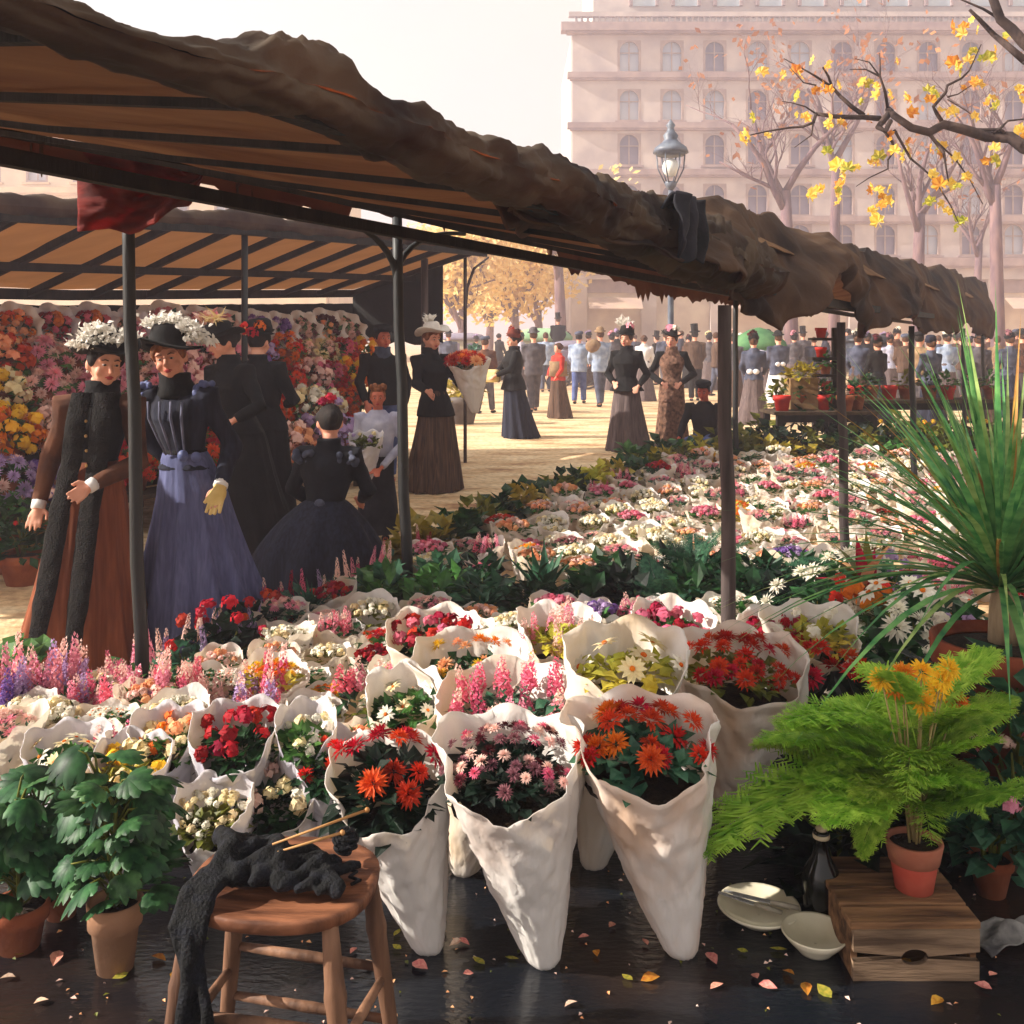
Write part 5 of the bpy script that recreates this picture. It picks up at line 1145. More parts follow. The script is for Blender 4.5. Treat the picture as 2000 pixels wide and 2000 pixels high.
# the crowd in the street: every one a figure of its own
bwl = lambda m=None: dict(kind='bowler', mat=m or MATS['black_felt']); tph = lambda: dict(kind='top', mat=MATS['black_felt'])
capm = lambda: dict(kind='cap', mat=slate_w)
def bon(col='white', felt='black_felt'): return dict(kind='bonnet', mat=MATS[felt], size=1.1, flowers=[((0, -.03, .05), col, .04), ((.03, .02, .04), col, .035)])
G = 'people in the street crowd'
crowd = [
 ('workman in dark brown carrying a green plant, left of the woman with the yellow parcel', 948, 21, 'm', brown_w, grey_w, capm(), 150, .1, 1.55),
 ('man in grey suit and round hat walking behind the woman with yellow parcel', 1042, 21.5, 'm', grey_w, grey_w, bwl(grey_w), 190, .12, 1.7),
 ('figure in pale blue far off between the grey suited man and the woman in red', 1066, 29, 'm', bluesm, slate_w, None, 170, .06, 1.68),
 ('woman in a red blouse, brown shawl and dark skirt in the sunny street', 1090, 19.8, 'f', red_w, umber_sk, None, -60, 0, 1.45),
 ('workman in a pale blue smock and blue trousers with legs apart', 1131, 24, 'm', bluesm, blue_tr, capm(), 165, .08, 1.66),
 ('workman in a grey blue smock with a straw coloured load at his shoulder', 1172, 23, 'm', bluesm, slate_w, bwl(tan_w), 200, .1, 1.72),
 ('bareheaded figure in white between the peplum jacket and the fur coat', 1258, 25, 'f', white_w, grey_sk, None, 170, 0, 1.6),
 ('man in a tall black hat and dark coat just right of the fur coated woman', 1357, 25, 'm', umber_sk, black_w, tph(), 175, .06, 1.72),
 ('woman in a pale bonnet far off behind the tall hatted man', 1385, 30, 'f', grey_w, grey_sk, bon('cream'), 160, 0, 1.62),
 ('woman in brown with a pale flowered hat just right of the brown post', 1432, 23, 'f', grey_w, umber_sk, bon('blush'), 170, 0, 1.62),
 ('woman in a blue jacket and white apron seen from behind near the potted flower table', 1472, 18.5, 'f', slate_w, grey_sk, bon('maroon'), 165, 0, 1.58),
 ('man in a slate coat right of the woman with the white apron', 1520, 22, 'm', slate_w, slate_w, bwl(), 190, .05, 1.64),
 ('woman in mauve grey under the right rim of the green parasol', 1551, 28, 'f', grey_w, grey_sk, bon('pink'), 180, 0, 1.62),
 ('man in a top hat far off just left of the pot shelf', 1568, 31, 'm', grey_w, grey_w, tph(), 185, .04, 1.72),
 ('woman in black and grey with a pale trimmed bonnet beside the third post', 1676, 20, 'f', slate_w, umber_sk, bon('white'), 150, 0, 1.62),
 ('stooping woman in a dark cloak in front of the black carriage', 1714, 19, 'f', black_w, inky, bon('maroon'), 200, 0, 1.52),
 ('woman in pale lilac beyond the stooping cloaked woman', 1738, 25, 'f', lilac_w, grey_sk, bon('mauve'), 185, 0, 1.56),
 ('man in a tan coat and dark cap bending over the table', 1797, 18.6, 'm', tan_w, grey_w, dict(kind='cap', mat=black_w), 120, .03, 1.64),
 ('woman in a wide blue grey cloak beside the man in the tan coat', 1818, 17.8, 'f', slate_w, inky, dict(kind='bonnet', mat=navy, size=1.1), 195, 0, 1.54),
 ('woman in pale blue with a flowered white hat behind the blue grey cloak', 1850, 22, 'f', bluesm, grey_sk, bon('white'), 180, 0, 1.62),
 ('dark coated figure far off between the last two canopy posts', 1878, 26, 'm', umber_sk, grey_w, bwl(), 180, .05, 1.6),
 ('woman in a dark frilled hat and grey coat behind the tall spiky leaves', 1912, 18.8, 'f', grey_w, umber_sk, dict(kind='wide', mat=MATS['black_felt'], size=.8), 175, 0, 1.6),
 ('figure in straw yellow far off above the spiky plant', 1948, 24, 'f', tan_w, grey_sk, None, 170, 0, 1.58),
 ('woman in dark violet at the right edge of the crowd', 1972, 20, 'f', slate_w, inky, bon('mauve'), 190, 0, 1.6),
 ('man in brown at the far right end of the crowd', 1996, 23, 'm', brown_w, grey_w, bwl(), 180, .05, 1.68),
 ('man in a dark coat walking away far behind the red bouquet', 876, 30, 'm', slate_w, grey_w, bwl(), 180, .08, 1.7),
 ('woman in pale grey far behind the woman with the yellow parcel', 1018, 30, 'f', lilac_w, grey_sk, bon('cream'), 175, 0, 1.62),
 ('man in black seated high on the green roofed carriage', 1090, 32, 'm', black_w, black_w, tph(), 180, 0, 1.55),
 ('woman in grey far off under the green parasol', 1494, 27, 'f', lilac_w, grey_sk, bon('white'), 180, 0, 1.6),
 ('man in a bowler far off behind the lamp post', 1300, 29, 'm', slate_w, grey_w, bwl(), 185, .05, 1.7),
 ('woman in violet grey far off left of the peplum jacket', 1195, 30, 'f', grey_w, grey_sk, bon('pink'), 180, 0, 1.62),
 ('stooping man in brown beyond the market table, left of the tan coat', 1768, 24, 'm', umber_sk, grey_w, capm(), 170, .05, 1.6),
 ('woman in black between the third post and the stooping cloaked woman', 1694, 26, 'f', black_w, black_w, bon('lilac'), 180, 0, 1.6)]
cr = random.Random(31); crowd2 = []
cplace = ['by the golden trees', 'near the lamp post', 'under the draped hem', 'left of the pot shelf', 'behind the market table', 'behind the long table', 'at the far right']
ccol = [('dark slate', slate_w), ('black', black_w), ('brown', brown_w), ('grey', grey_w), ('ink blue', navy), ('umber', umber_sk)]
for i, (X, d) in enumerate(((885, 38), (930, 34), (975, 37), (1110, 36), (1150, 33), (1205, 35), (1240, 38), (1282, 33), (1330, 36), (1345, 31), (1400, 27), (1415, 34), (1448, 29), (1462, 36), (1500, 31), (1535, 34), (1590, 28), (1612, 33), (1640, 27), (1656, 34), (1704, 35), (1726, 31), (1752, 28), (1780, 34), (1832, 29), (1866, 33), (1895, 29), (1930, 34), (1985, 31))):
    sx_ = cr.choice('fm'); cn_, j_ = cr.choice(ccol); c2, l_ = cr.choice(ccol); pl_ = cplace[0 if X < 1130 else 1 if X < 1345 else 2 if X < 1460 else 3 if X < 1600 else 4 if X < 1730 else 5 if X < 1860 else 6]
    crowd2.append((f"{'woman' if sx_ == 'f' else 'man'} in {cn_} and {c2}, far back in the crowd {pl_}", X, d, sx_, j_, l_, cr.choice([bwl(), tph(), capm(), None]) if sx_ == 'm' else cr.choice([bon('white'), bon('lilac'), bon('maroon'), None]), cr.choice([20, -30, 160, 200, 90, -90, 130, 240]), cr.uniform(0, .1), cr.uniform(1.52, 1.76)))
for lab, X, d, sx, j, lo, ht, rz, stp, H in crowd + crowd2:
    a = (((-.14, -.03, .65), (-.1, -.1, .55)), ((.14, -.03, .65), (.1, -.1, .55)))
    z0 = .62 if 'seated high' in lab else 0
    t, sh, hd, hands = person(lab, (gx(X, d), d, z0), H, R(rz), sx, jacket=j, skirt=lo if sx == 'f' else None, trousers=lo if sx == 'm' else None, hat=ht, hair=hair_d if X % 2 else hair_b, arms=a, detail=0, group=G, hem=.18, step=stp, wide=1.12, hemz=.45 if sx == 'm' else .5, pleats=8, drop=0)
    if 'white apron' in lab:
        m = MB(); m.rings([(0, -.01, z * H, r * H, r * H * .9) for z, r in ((.62, .075), (.5, .11), (.3, .15), (.1, .175))], 40, lambda i, a: ((1.04 if -2.7 < (a if a < math.pi else a - 6.283) < -.4 else .9), 0)); m.build('apron', white_w, t)
        m = MB(); m.ball(sh((-.03, .08, .6)), (.06, .03, .05), 8, 6); m.ball(sh((.04, .08, .6)), (.06, .03, .05), 8, 6); m.build('apron_bow', white_w, t)
    if 'brown shawl' in lab:
        m = MB(); m.rings([(0, 0, z * H, r * H, r * .9 * H) for z, r in ((.56, .13), (.66, .12), (.76, .125))], 20, lambda i, a: (1 + .06 * math.sin(3 * a), 0)); solidify(m.build('shawl', tan_w, t), .01)
    if 'straw coloured load' in lab: MB().ball((.16, 0, 1.36), (.2, .16, .16), 10, 8).build('load', tan_w, t)
    if 'green plant' in lab: link('plant', leaf_clump('plant', lm_('blue'), 9, 90, .2, .3, .16, .06, -.8), t, (.3, -.15, 1.1))
# ------------------------------------------------------------------ the field of paper wrapped flowers
def cone_px(label, Xr, Yr, w, Xb, Yb, cols, **k):
    d = 3200.0 / (Yb - 655); r = w / 4000.0 * d; H = EYE - (Yr - 655) / 2000.0 * d
    x = gx(Xr, d); off = (gx(Xb, d) - x, .0)
    k.setdefault('rb', .034); k.setdefault('seed', int(Xr * 7 + Yr))
    return wrapped(label, (x, d, 0), r, H, cols, off=off, **k)
BIG = dict(peak=.05, dip=.06, back=.075)
cone_px('front paper cone of red and scarlet chrysanthemums over tall dark leaves, right behind the stool', 757, 1530, 226, 838, 1856, ['red', 'scarlet', 'red'], kind='mum', leaf='dark', nb=9, bs=.036, lleaf=(130, .075, .026), dome=.95, lift=.0, paper=0, **BIG)
cone_px('tallest front paper cone packed with small mauve flowers and dark leaves', 992, 1490, 272, 1062, 1882, ['mauve', 'mauve', 'blush', 'maroon', 'rose'], kind='mum', leaf='dark', nb=40, bs=.019, lleaf=(190, .045, .019), dome=.42, paper=0, **BIG)
cone_px('front paper cone of bright scarlet chrysanthemums with orange stained paper, nearest the fern', 1252, 1450, 270, 1332, 1864, ['scarlet', 'red', 'scarlet', 'orange'], kind='mum', leaf='blue', nb=17, bs=.036, lleaf=(80, .06, .026), dome=.4, paper=1, **BIG)
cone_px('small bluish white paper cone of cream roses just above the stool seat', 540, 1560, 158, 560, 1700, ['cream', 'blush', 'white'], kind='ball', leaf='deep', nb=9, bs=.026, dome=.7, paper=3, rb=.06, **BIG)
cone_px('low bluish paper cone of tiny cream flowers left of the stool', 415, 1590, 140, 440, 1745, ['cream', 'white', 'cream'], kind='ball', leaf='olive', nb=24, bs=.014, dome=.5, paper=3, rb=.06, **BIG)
cone_px('wide paper cone of pink snapdragons behind the two tall front cones', 1010, 1385, 290, 905, 1705, ['rose', 'pink', 'rose'], kind='spike', leaf='blue', nb=14, spikeh=.13, dome=.42, paper=2, **BIG)
cone_px('wide paper cone of white flowers with lime leaves behind the scarlet front cone', 1225, 1290, 225, 1158, 1692, ['white', 'cream'], kind='daisy', leaf='lime', nb=5, bs=.05, lleaf=(50, .06, .024), dome=.32, paper=2, **BIG)
cone_px('wide paper cone of scarlet mums standing right behind the scarlet front cone', 1440, 1300, 236, 1475, 1620, ['scarlet', 'red', 'scarlet'], kind='mum', leaf='olive', nb=20, bs=.034, dome=.38, paper=1, rb=.09, **BIG)
cone_px('pale paper cone of crimson flowers left of the slim brown post', 1312, 1225, 150, 1312, 1510, ['crimson', 'rose'], kind='ball', leaf='mid', nb=12, bs=.03, dome=.4, paper=2, **BIG)
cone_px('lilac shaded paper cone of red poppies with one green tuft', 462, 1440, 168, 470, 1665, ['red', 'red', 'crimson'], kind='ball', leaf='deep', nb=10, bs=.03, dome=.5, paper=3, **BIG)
cone_px('paper cone of white daisies and thin green leaves beside the pink snapdragons', 790, 1365, 140, 785, 1640, ['white', 'cream'], kind='daisy', leaf='mid', nb=7, bs=.028, dome=.35, paper=2, **BIG)
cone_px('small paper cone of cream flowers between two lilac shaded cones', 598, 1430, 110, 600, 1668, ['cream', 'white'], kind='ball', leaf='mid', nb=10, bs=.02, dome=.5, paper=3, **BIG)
cone_px('large pale paper cone of yellow and orange flowers left of the pink snapdragons', 925, 1300, 215, 945, 1590, ['yellow', 'orange', 'peach'], kind='mum', leaf='deep', nb=9, bs=.03, dome=.4, paper=2, **BIG)
cone_px('paper cone of bright red flowers just right of the slim brown post', 1520, 1245, 150, 1520, 1475, ['red', 'crimson', 'red'], kind='ball', leaf='mid', nb=14, bs=.034, dome=.45, paper=2, **BIG)
cone_px('open paper cone of lime leaves and white buds right of the slim brown post', 1590, 1235, 170, 1590, 1490, ['white'], kind='ball', leaf='lime', nb=4, bs=.025, dome=.5, paper=2, **BIG)
cone_px('paper cone of scarlet flowers and tall green leaves between cream and red front cones', 640, 1490, 120, 660, 1690, ['scarlet', 'orange'], kind='mum', leaf='deep', nb=7, bs=.026, dome=.7, paper=3, **BIG)
cone_px('paper cone of peach roses in front of the foot of the black leaning post', 330, 1440, 130, 335, 1640, ['peach', 'cream', 'orange'], kind='ball', leaf='mid', nb=12, bs=.025, dome=.45, paper=3, **BIG)
cone_px('paper cone of cream and yellow roses behind the tall leafy potted plants', 255, 1500, 140, 260, 1680, ['cream', 'yellow'], kind='ball', leaf='lime', nb=10, bs=.028, dome=.45, paper=3, **BIG)
cone_px('bluish paper cone with white lilies behind the potted plant at the left edge', 130, 1480, 150, 130, 1660, ['white', 'cream'], kind='daisy', leaf='mid', nb=8, bs=.035, dome=.5, paper=3, **BIG)
cone_px('paper cone of pale pink flowers behind the wide cone of white flowers', 1090, 1235, 150, 1100, 1500, ['pink', 'blush'], kind='spike', leaf='lime', nb=10, spikeh=.12, dome=.4, paper=2, **BIG)
cone_px('paper cone of crimson and rose flowers behind the yellow and orange cone', 850, 1245, 170, 855, 1500, ['crimson', 'rose', 'red'], kind='ball', leaf='deep', nb=14, bs=.03, dome=.4, paper=2, **BIG)

placed = [(o.location.x, o.location.y) for o in C.objects if o.name.startswith('wrapped_flowers')]
XL = [(3.2, -1.75), (3.9, -1.98), (4.5, -1.42), (5.25, -1.18), (6.4, -.66), (7.3, -.28), (8.8, .42), (10.6, 1.45), (12, 2.4)]
def xl(y): return interp(XL, y)
# prototypes of the smaller wrapped bunches, copied with all their parts
KINDS = [(['pink', 'rose'], 'ball', 'mid', 'pink'), (['rose', 'pink'], 'spike', 'deep', 'rose pink spiked'), (['white', 'cream'], 'ball', 'olive', 'creamy white'), (['red', 'crimson'], 'ball', 'deep', 'deep red'),
         (['purple', 'lilac'], 'ball', 'mid', 'purple'), (['orange', 'yellow'], 'mum', 'lime', 'orange and yellow'), (['peach', 'blush'], 'ball', 'mid', 'peach'), (['blush', 'pink'], 'mum', 'blue', 'blush pink'), (['scarlet', 'red'], 'mum', 'mid', 'scarlet'), (['white'], 'daisy', 'mid', 'white daisy')]
protos = []
for ki, (cols, kind, leaf, nm) in enumerate(KINDS):
    for v in (0, 1):
        sd = 500 + ki * 17 + v * 5; rg = random.Random(sd); t = bpy.data.objects.new('wrapped_flowers', None); t.empty_display_size = .1
        r, H = .15, .25
        link('paper_wrap', set_mat(cone_mesh(sd, r, H, .07, (rg.uniform(-.03, .03), 0), .035, .02, .065 + .03 * v), PAPER[(ki + v) % 3 if v else 2]), t)
        link('foliage', leaf_clump('foliage', lm_(leaf), sd, 54, r * .9, r * .5, .065, .026, 0), t, (0, 0, H - .03))
        n = 22 if kind != 'spike' else 10
        for i in range(n):
            q = math.sqrt((i + .5) / n) * .78; a = i * 2.4 + rg.uniform(-.4, .4); x, y_ = q * r * math.cos(a), q * r * math.sin(a)
            c = rg.choice(cols)
            if kind == 'spike': link('flower_spike', bloom('spike', c, i % 4), t, (x, y_, H - .03), (rg.uniform(-.2, .2), rg.uniform(-.2, .2), i), (.12, .12, rg.uniform(.1, .17)))
            else: link('bloom', bloom(kind, c, i % 3), t, (x, y_, H + .025 + .06 * (1 - q)), (rg.uniform(-.5, .2), rg.uniform(-.4, .4), i), rg.uniform(.02, .031))
        protos.append((t, nm, kind)); t['_n'] = 0
used = set()
def put(pi, x, y, sc, label, group, cat='wrapped flowers'):
    t, nm, kind = protos[pi]
    if pi in used: o = copy_tree(t)
    else: o = t; C.objects.link(o); used.add(pi)
    o.location = (x, y, 0); o.rotation_euler = (rnd.uniform(-.1, .1), rnd.uniform(-.1, .1), rnd.uniform(-1.4, 1.4)); o.scale = (sc, sc, sc * rnd.uniform(.8, 1.15))
    if '_n' in o: del o['_n']
    return tag(o, label, cat, group)
ANCH = [(-1.62, 4.3, 'the black leaning post'), (-.69, 6.1, 'the braced post'), (.84, 4.07, 'the slim brown post'), (2.02, 6.3, 'the third post'), (-1.2, 6.5, 'the kneeling woman'), (.17, 5.75, 'the spiky plant'), (-1.6, 5.3, 'the woman in blue'), (1.0, 3.4, 'the wide scarlet cone'), (1.2, 4.6, 'the white daisies'), (3.78, 9.7, 'the fourth post'), (2.5, 12.6, 'the seated man'), (.3, 8.6, 'the aisle hedge'), (4.4, 9.0, 'the palm tips')]
def near(x, y):
    a = min(ANCH, key=lambda q: (q[0] - x) ** 2 + (q[1] - y) ** 2)
    dx, dy = x - a[0], y - a[1]
    rel = 'beside' if math.hypot(dx, dy) < .35 else (('right of' if dx > 0 else 'left of') if abs(dx) > abs(dy) else ('behind' if dy > 0 else 'in front of'))
    return rel + ' ' + a[2]
greens = []
rg = random.Random(21); y = 3.45; row = 0; labs = {}
while y < 11.9:
    step = .225 if y < 5.2 else (.27 if y < 6 else .31)
    x = xl(y) + .12 + (row % 2) * step / 2
    while x < min(.5 * y + .25, 5.4):
        px, py = x + rg.uniform(-.04, .04), y + rg.uniform(-.05, .05)
        X = 1000 + px / py * 2000
        band = 5.3 < py < 6.05 and px < 2.2 and px > -.9
        daisies = px > 1.12 and 3.2 < py < 5.5
        if band or daisies: greens.append((px, py, band)); x += step; continue
        if all((px - a) ** 2 + (py - b_) ** 2 > (.19 if py < 5.2 else .235) ** 2 for a, b_ in placed) and not any((px - a) ** 2 + (py - b_) ** 2 < .006 for a, b_ in ((-1.62, 4.3), (-.69, 6.1), (.84, 4.07), (2.02, 6.3), (3.78, 9.7))):
            w_ = [2.4, 2.2, 7, 1.2, .8, 1, 2.4, 6, 1.0, 3] if py < 5.3 else ([1.6, .8, 7, .35, .25, .5, 4, 6, .5, 2] if py > 6 else [2, 2, 3, 2, 2, 2, 2, 2, 2, 1])
            ki = rg.choices(range(10), w_)[0]; pi = ki * 2 + rg.randint(0, 1)
            base = f"{protos[pi][1]} flowers in white paper"
            lab = ('' if py < 6 else 'far ') + base + ', ' + near(px, py)
            put(pi, px, py, (.78 if py < 5 else .86) * rg.uniform(.82, 1.14), lab, f'paper wrapped {protos[pi][1]} flowers in the field'); placed.append((px, py))
        x += step
    y += step * .88; row += 1

# ---- leafy plants
def leafy(label, loc, r, h, col, n, L, W, seed, name='leafy_plant', cat='plant', group=None, pot=None, zmin=-.1, flowers=None, fk='ball', fs=.03, nf=0, drop=0):
    t = thing(name, label, cat, loc, group=group); z0 = drop
    tag(link('foliage', leaf_clump('foliage', lm_(col), seed, n, r, h, L, W, zmin), t, (0, 0, z0)), kind='stuff')
    m = MB(); rg = random.Random(seed)
    for i in range(7):
        d = rdir(rg, .4, 1); m.tube([(0, 0, max(0, z0 - .12)), (d.x * r * .3, d.y * r * .3, z0 + h * .3), (d.x * r * .7, d.y * r * .7, z0 + d.z * h * .8)], [.008, .006, .003], 5)
    m.build('stem', lm_('olive'), t)
    for i in range(nf):
        d = rdir(rg, .05, 1); p = Vector((d.x * r * 1.0, d.y * r * 1.0, z0 + d.z * h + .03 + L * .5))
        if fk == 'spike': link('flower_spike', bloom('spike', rg.choice(flowers), i % 4), t, p - Vector((0, 0, .1)), (rg.uniform(-.2, .2), rg.uniform(-.2, .2), i), (fs, fs, fs * rg.uniform(1.6, 2.4)))
        else:
            nrm = (d + Vector((0, -.35, .35))).normalized(); link('bloom', bloom(fk, rg.choice(flowers), i % 3), t, p, nrm.to_track_quat('Z', 'Y').to_euler(), fs * rg.uniform(.8, 1.15))
    if pot:
        ro, hh, mt = pot
        m = MB(); m.lathe([(ro * .62, 0), (ro * .9, hh * .72), (ro * 1.0, hh * .74), (ro * 1.04, hh * .98), (ro * .98, hh), (ro * .9, hh * .97), (ro * .86, hh * .85)], 22, cap1=False); m.build('pot', mt, t)
        MB().lathe([(ro * .88, hh * .84), (ro * .5, hh * .9), (.005, hh * .92)], 16, cap0=False).build('soil', soil, t)
    return t
GB = 'dark green plants in the band across the flower field'
cn = {'deep': 'dark green', 'blue': 'bluish green', 'mid': 'mid green', 'dark': 'very dark green', 'lime': 'lime green', 'olive': 'olive green', 'gold': 'yellowish green', 'fern': 'bright green'}
for i, (px, py, band) in enumerate(greens):
    if not band: continue
    if (px + .69) ** 2 + (py - 6.1) ** 2 < .05 or (px - .17) ** 2 + (py - 5.75) ** 2 < .05: continue
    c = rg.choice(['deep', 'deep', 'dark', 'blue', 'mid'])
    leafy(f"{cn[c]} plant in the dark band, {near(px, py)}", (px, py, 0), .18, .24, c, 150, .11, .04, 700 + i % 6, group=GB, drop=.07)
# spiky rosette in the band
def rosette(label, loc, n, L, W, col, seed, name, up=.5, fold=.4, nseg=6, droop=.3, cat='plant'):
    t = thing(name, label, cat, loc); rg = random.Random(seed); M_ = []
    for k in range(4):
        m = MB(); vs = []; fs = []; dr = droop * (.2 + .5 * k)
        for i in range(nseg + 1):
            u = i / nseg; w_ = W * (.45 + .75 * math.sin(math.pi * min(1, u * 1.0 + .12)) if u < 1 else 0) * (1 - u ** 3); z = u * L * (1 - dr * .25 * u); y_ = dr * L * u * u
            vs += [(-w_, y_ - fold * w_, z), (0, y_, z), (w_, y_ - fold * w_, z)]
        for i in range(nseg): a = i * 3; fs += [(a, a + 1, a + 4, a + 3), (a + 1, a + 2, a + 5, a + 4)]
        m.add(vs, fs); M_.append(m.mesh('leaf', lm_(col, .3), True))
    for i in range(n):
        a = i * 2.4 + rg.uniform(-.2, .2); el = up + (1.5 - up) * (1 - (i + .5) / n) ** .75 * .95 + rg.uniform(-.08, .08)
        q = Quaternion((0, 0, 1), a) @ Quaternion((1, 0, 0), -(math.pi / 2 - el))
        k = min(3, int((1.55 - el) / 1.2 * 4)) if rg.random() < .8 else rg.randint(0, 3)
        s = rg.uniform(.72, 1.08)
        link('leaf', M_[max(0, k)], t, Vector((math.cos(a), math.sin(a), 0)) * .012, q.to_euler(), (s * rg.uniform(.8, 1.2), s, s))
    return t
rosette('spiky dark rosette plant standing up in the middle of the dark band', (.17, 5.7, .12), 22, .34, .026, 'blue', 5, 'spiky_plant', .35, droop=.25)
rosette('small spiky green rosette at the hem of the kneeling woman', (-1.06, 5.35, .12), 20, .24, .014, 'blue', 6, 'spiky_plant', .3)
# fern like plants in the field near the brown post
def frond_mesh(L, W, n, seed, col, curl=.35, needles=9, fine=.5):
    """an arching frond: rachis, side branchlets, thin needles"""
    rg = random.Random(seed); m = MB(); pts = []
    for i in range(11):
        u = i / 10; pts.append(Vector((0, L * u * (1 - .12 * u), L * curl * (.9 * u - 1.25 * u * u))))
    m.tube(pts, [.0035 * (1 - .8 * i / 10) + .0008 for i in range(11)], 4)
    for i in range(n):
        u = .1 + .9 * i / n; k = u * 10; a = pts[min(10, int(k))]; b_ = pts[min(10, int(k) + 1)]; p = a.lerp(b_, k - int(k))
        tg = (pts[min(10, int(k) + 1)] - pts[max(0, int(k) - 1)]).normalized()
        for s in (-1, 1):
            ln = W * (math.sin(math.pi * (.12 + .86 * u)) ** .7) * rg.uniform(.75, 1.1)
            d = (tg * .55 + Vector((s, 0, rg.uniform(-.25, .2)))).normalized(); e = p + d * ln
            nn = Vector((0, 0, 1)); sd = d.cross(nn).normalized()
            m.add([p, e + sd * .0012, e - sd * .0012], [(0, 1, 2)])
            for j in range(needles):
                v = (j + .6) / needles; c = p + d * ln * v; nl = ln * fine * (1 - .5 * v)
                for s2 in (-1, 1):
                    dd = (d * .8 + sd * s2 * .8 + nn * rg.uniform(-.45, .35)).normalized(); w_ = dd.cross(nn).normalized() * nl * .11
                    m.add([c - w_, c + w_, c + dd * nl + w_ * .4, c + dd * nl - w_ * .4], [(0, 1, 2, 3)])
    return m.mesh('frond', lm_(col, .22), False)
def fern(label, loc, fronds, scale, seed, n, col='blue', elev=(.25, 1.2), name='fern', L=1.0, cat='fern', azim=None):
    t = thing(name, label, cat, loc); rg = random.Random(seed)
    for i in range(n):
        a = i * 2.4 + rg.uniform(-.3, .3) if azim is None else azim(rg, i)
        el = rg.uniform(*elev); q = Quaternion((0, 0, 1), a) @ Quaternion((1, 0, 0), el)
        link('frond', rg.choice(fronds), t, (0, 0, 0), q.to_euler(), scale * rg.uniform(.7, 1.1))
    return t
ff = [frond_mesh(1, .2, 28, s, 'blue', .3, 6, .5) for s in (1, 2)]
fern('feathery bluish green fern behind the slim brown post', (1.05, 5.9, .16), ff, .42, 3, 12)
fern('feathery green fern left of the slim brown post in the dark band', (.78, 5.35, .16), ff, .36, 4, 11)
fern('low arching fern right of the slim brown post', (1.5, 5.55, .12), ff, .5, 9, 10, elev=(.15, .7))
# border along the aisle: spikes near, yellow green plants beyond
yy = 4.35; i = 0
while yy < 12.2:
    p = (xl(yy) - (.06 if yy < 7 else .2) + rg.uniform(-.05, .05), yy, 0)
    if yy < 7.0:
        c = rg.choice(['deep', 'mid', 'blue']); fc = rg.choice([['rose', 'pink'], ['blush', 'pink'], ['crimson', 'rose'], ['lilac', 'blush']])
        leafy(f"{cn[c]} border plant with {NAMES[fc[0]]} flower spikes, {near(p[0], yy)}", p, .13, .16, c, 60, .09, .03, 820 + i % 5, 'border_plant', group='flowering plants along the aisle edge', drop=.05, flowers=fc, fk='spike', fs=.085, nf=5)
    else:
        c = rg.choice(['olive', 'gold', 'lime', 'gold', 'deep'])
        leafy(f"low {cn[c]} hedge plant edging the sunny aisle beyond the braced post", p, .23, .3, c, 130, .13, .055, 840 + i % 5, 'hedge_plant', group=f'low {cn[c]} hedge plants along the sunny aisle', drop=.05)
    yy += .3 if yy < 7 else .34; i += 1
# snapdragon clumps at the lower left
for i, (X, Y, h_, cols) in enumerate([(20, 1330, .3, ['lilac', 'purple']), (70, 1300, .33, ['lilac', 'pink']), (115, 1290, .34, ['pink', 'lilac']), (180, 1330, .26, ['rose', 'pink']), (212, 1300, .26, ['lilac', 'pink']), (236, 1320, .24, ['rose', 'pink']), (322, 1270, .3, ['pink', 'lilac']), (345, 1300, .28, ['rose', 'blush']), (248, 1450, .2, ['rose', 'pink']), (510, 1290, .3, ['rose', 'lilac']), (390, 1260, .26, ['blush', 'olive' if False else 'blush']), (30, 1390, .24, ['rose', 'crimson']), (700, 1360, .2, ['rose', 'pink'])]):
    d = 3.4 if Y > 1400 else 3.95 + .05 * (i % 3)
    if X in (510,): d = 4.0
    nm_ = ['leftmost tall', 'tall', 'tallest'][min(i, 2)] if i < 3 else 'tall'
    pos = ['at the left edge of the flower field', 'second from the left edge', 'third from the left edge', 'below the hem of the russet skirt', 'just left of the leaning post foot', 'touching the foot of the leaning post', 'just right of the leaning post', 'right of the leaning post beneath the blue skirt', 'in front of the leaning post foot among paper cones', 'alone in the field below the kneeling woman', 'under the blue skirt with pale spikes', 'low at the left edge in crimson', 'between paper cones above the front row'][i]
    t = thing('snapdragon_plant', f"{NAMES[cols[0]]} snapdragon spikes {pos}", 'snapdragon', (gx(X, d), d, .02 + (.1 if Y > 1350 and X > 200 else 0)), group='snapdragon clumps at the lower left')
    r2 = random.Random(900 + i)
    tag(link('foliage', leaf_clump('foliage', lm_(['deep', 'mid'][i % 2]), 900 + i % 3, 50, .11, .2, .08, .022), t), kind='stuff')
    for k in range(7): link('flower_spike', bloom('spike', r2.choice(cols), r2.randint(0, 3)), t, (r2.uniform(-.1, .1), r2.uniform(-.08, .08), h_ * .45), (r2.uniform(-.14, .14), r2.uniform(-.14, .14), k), (.14, .14, h_ * r2.uniform(.5, .8)))
leafy('dark leaved plant with clear red cyclamen flowers under the hem of the blue skirt', (gx(430, 4.75), 4.75, 0), .22, .24, 'dark', 110, .09, .036, 31, 'cyclamen', flowers=['red'], fk='ball', fs=.034, nf=11, drop=.05)
leafy('second red cyclamen plant between the blue skirt and the kneeling woman', (gx(500, 5.05), 5.05, 0), .17, .22, 'dark', 90, .09, .036, 32, 'cyclamen', flowers=['red', 'scarlet'], fk='ball', fs=.03, nf=7, drop=.05)
leafy('round leaved green geranium at the far left end of the flower field', (gx(18, 4.2), 4.2, 0), .2, .26, 'mid', 90, .1, .05, 33, 'geranium', drop=.06)

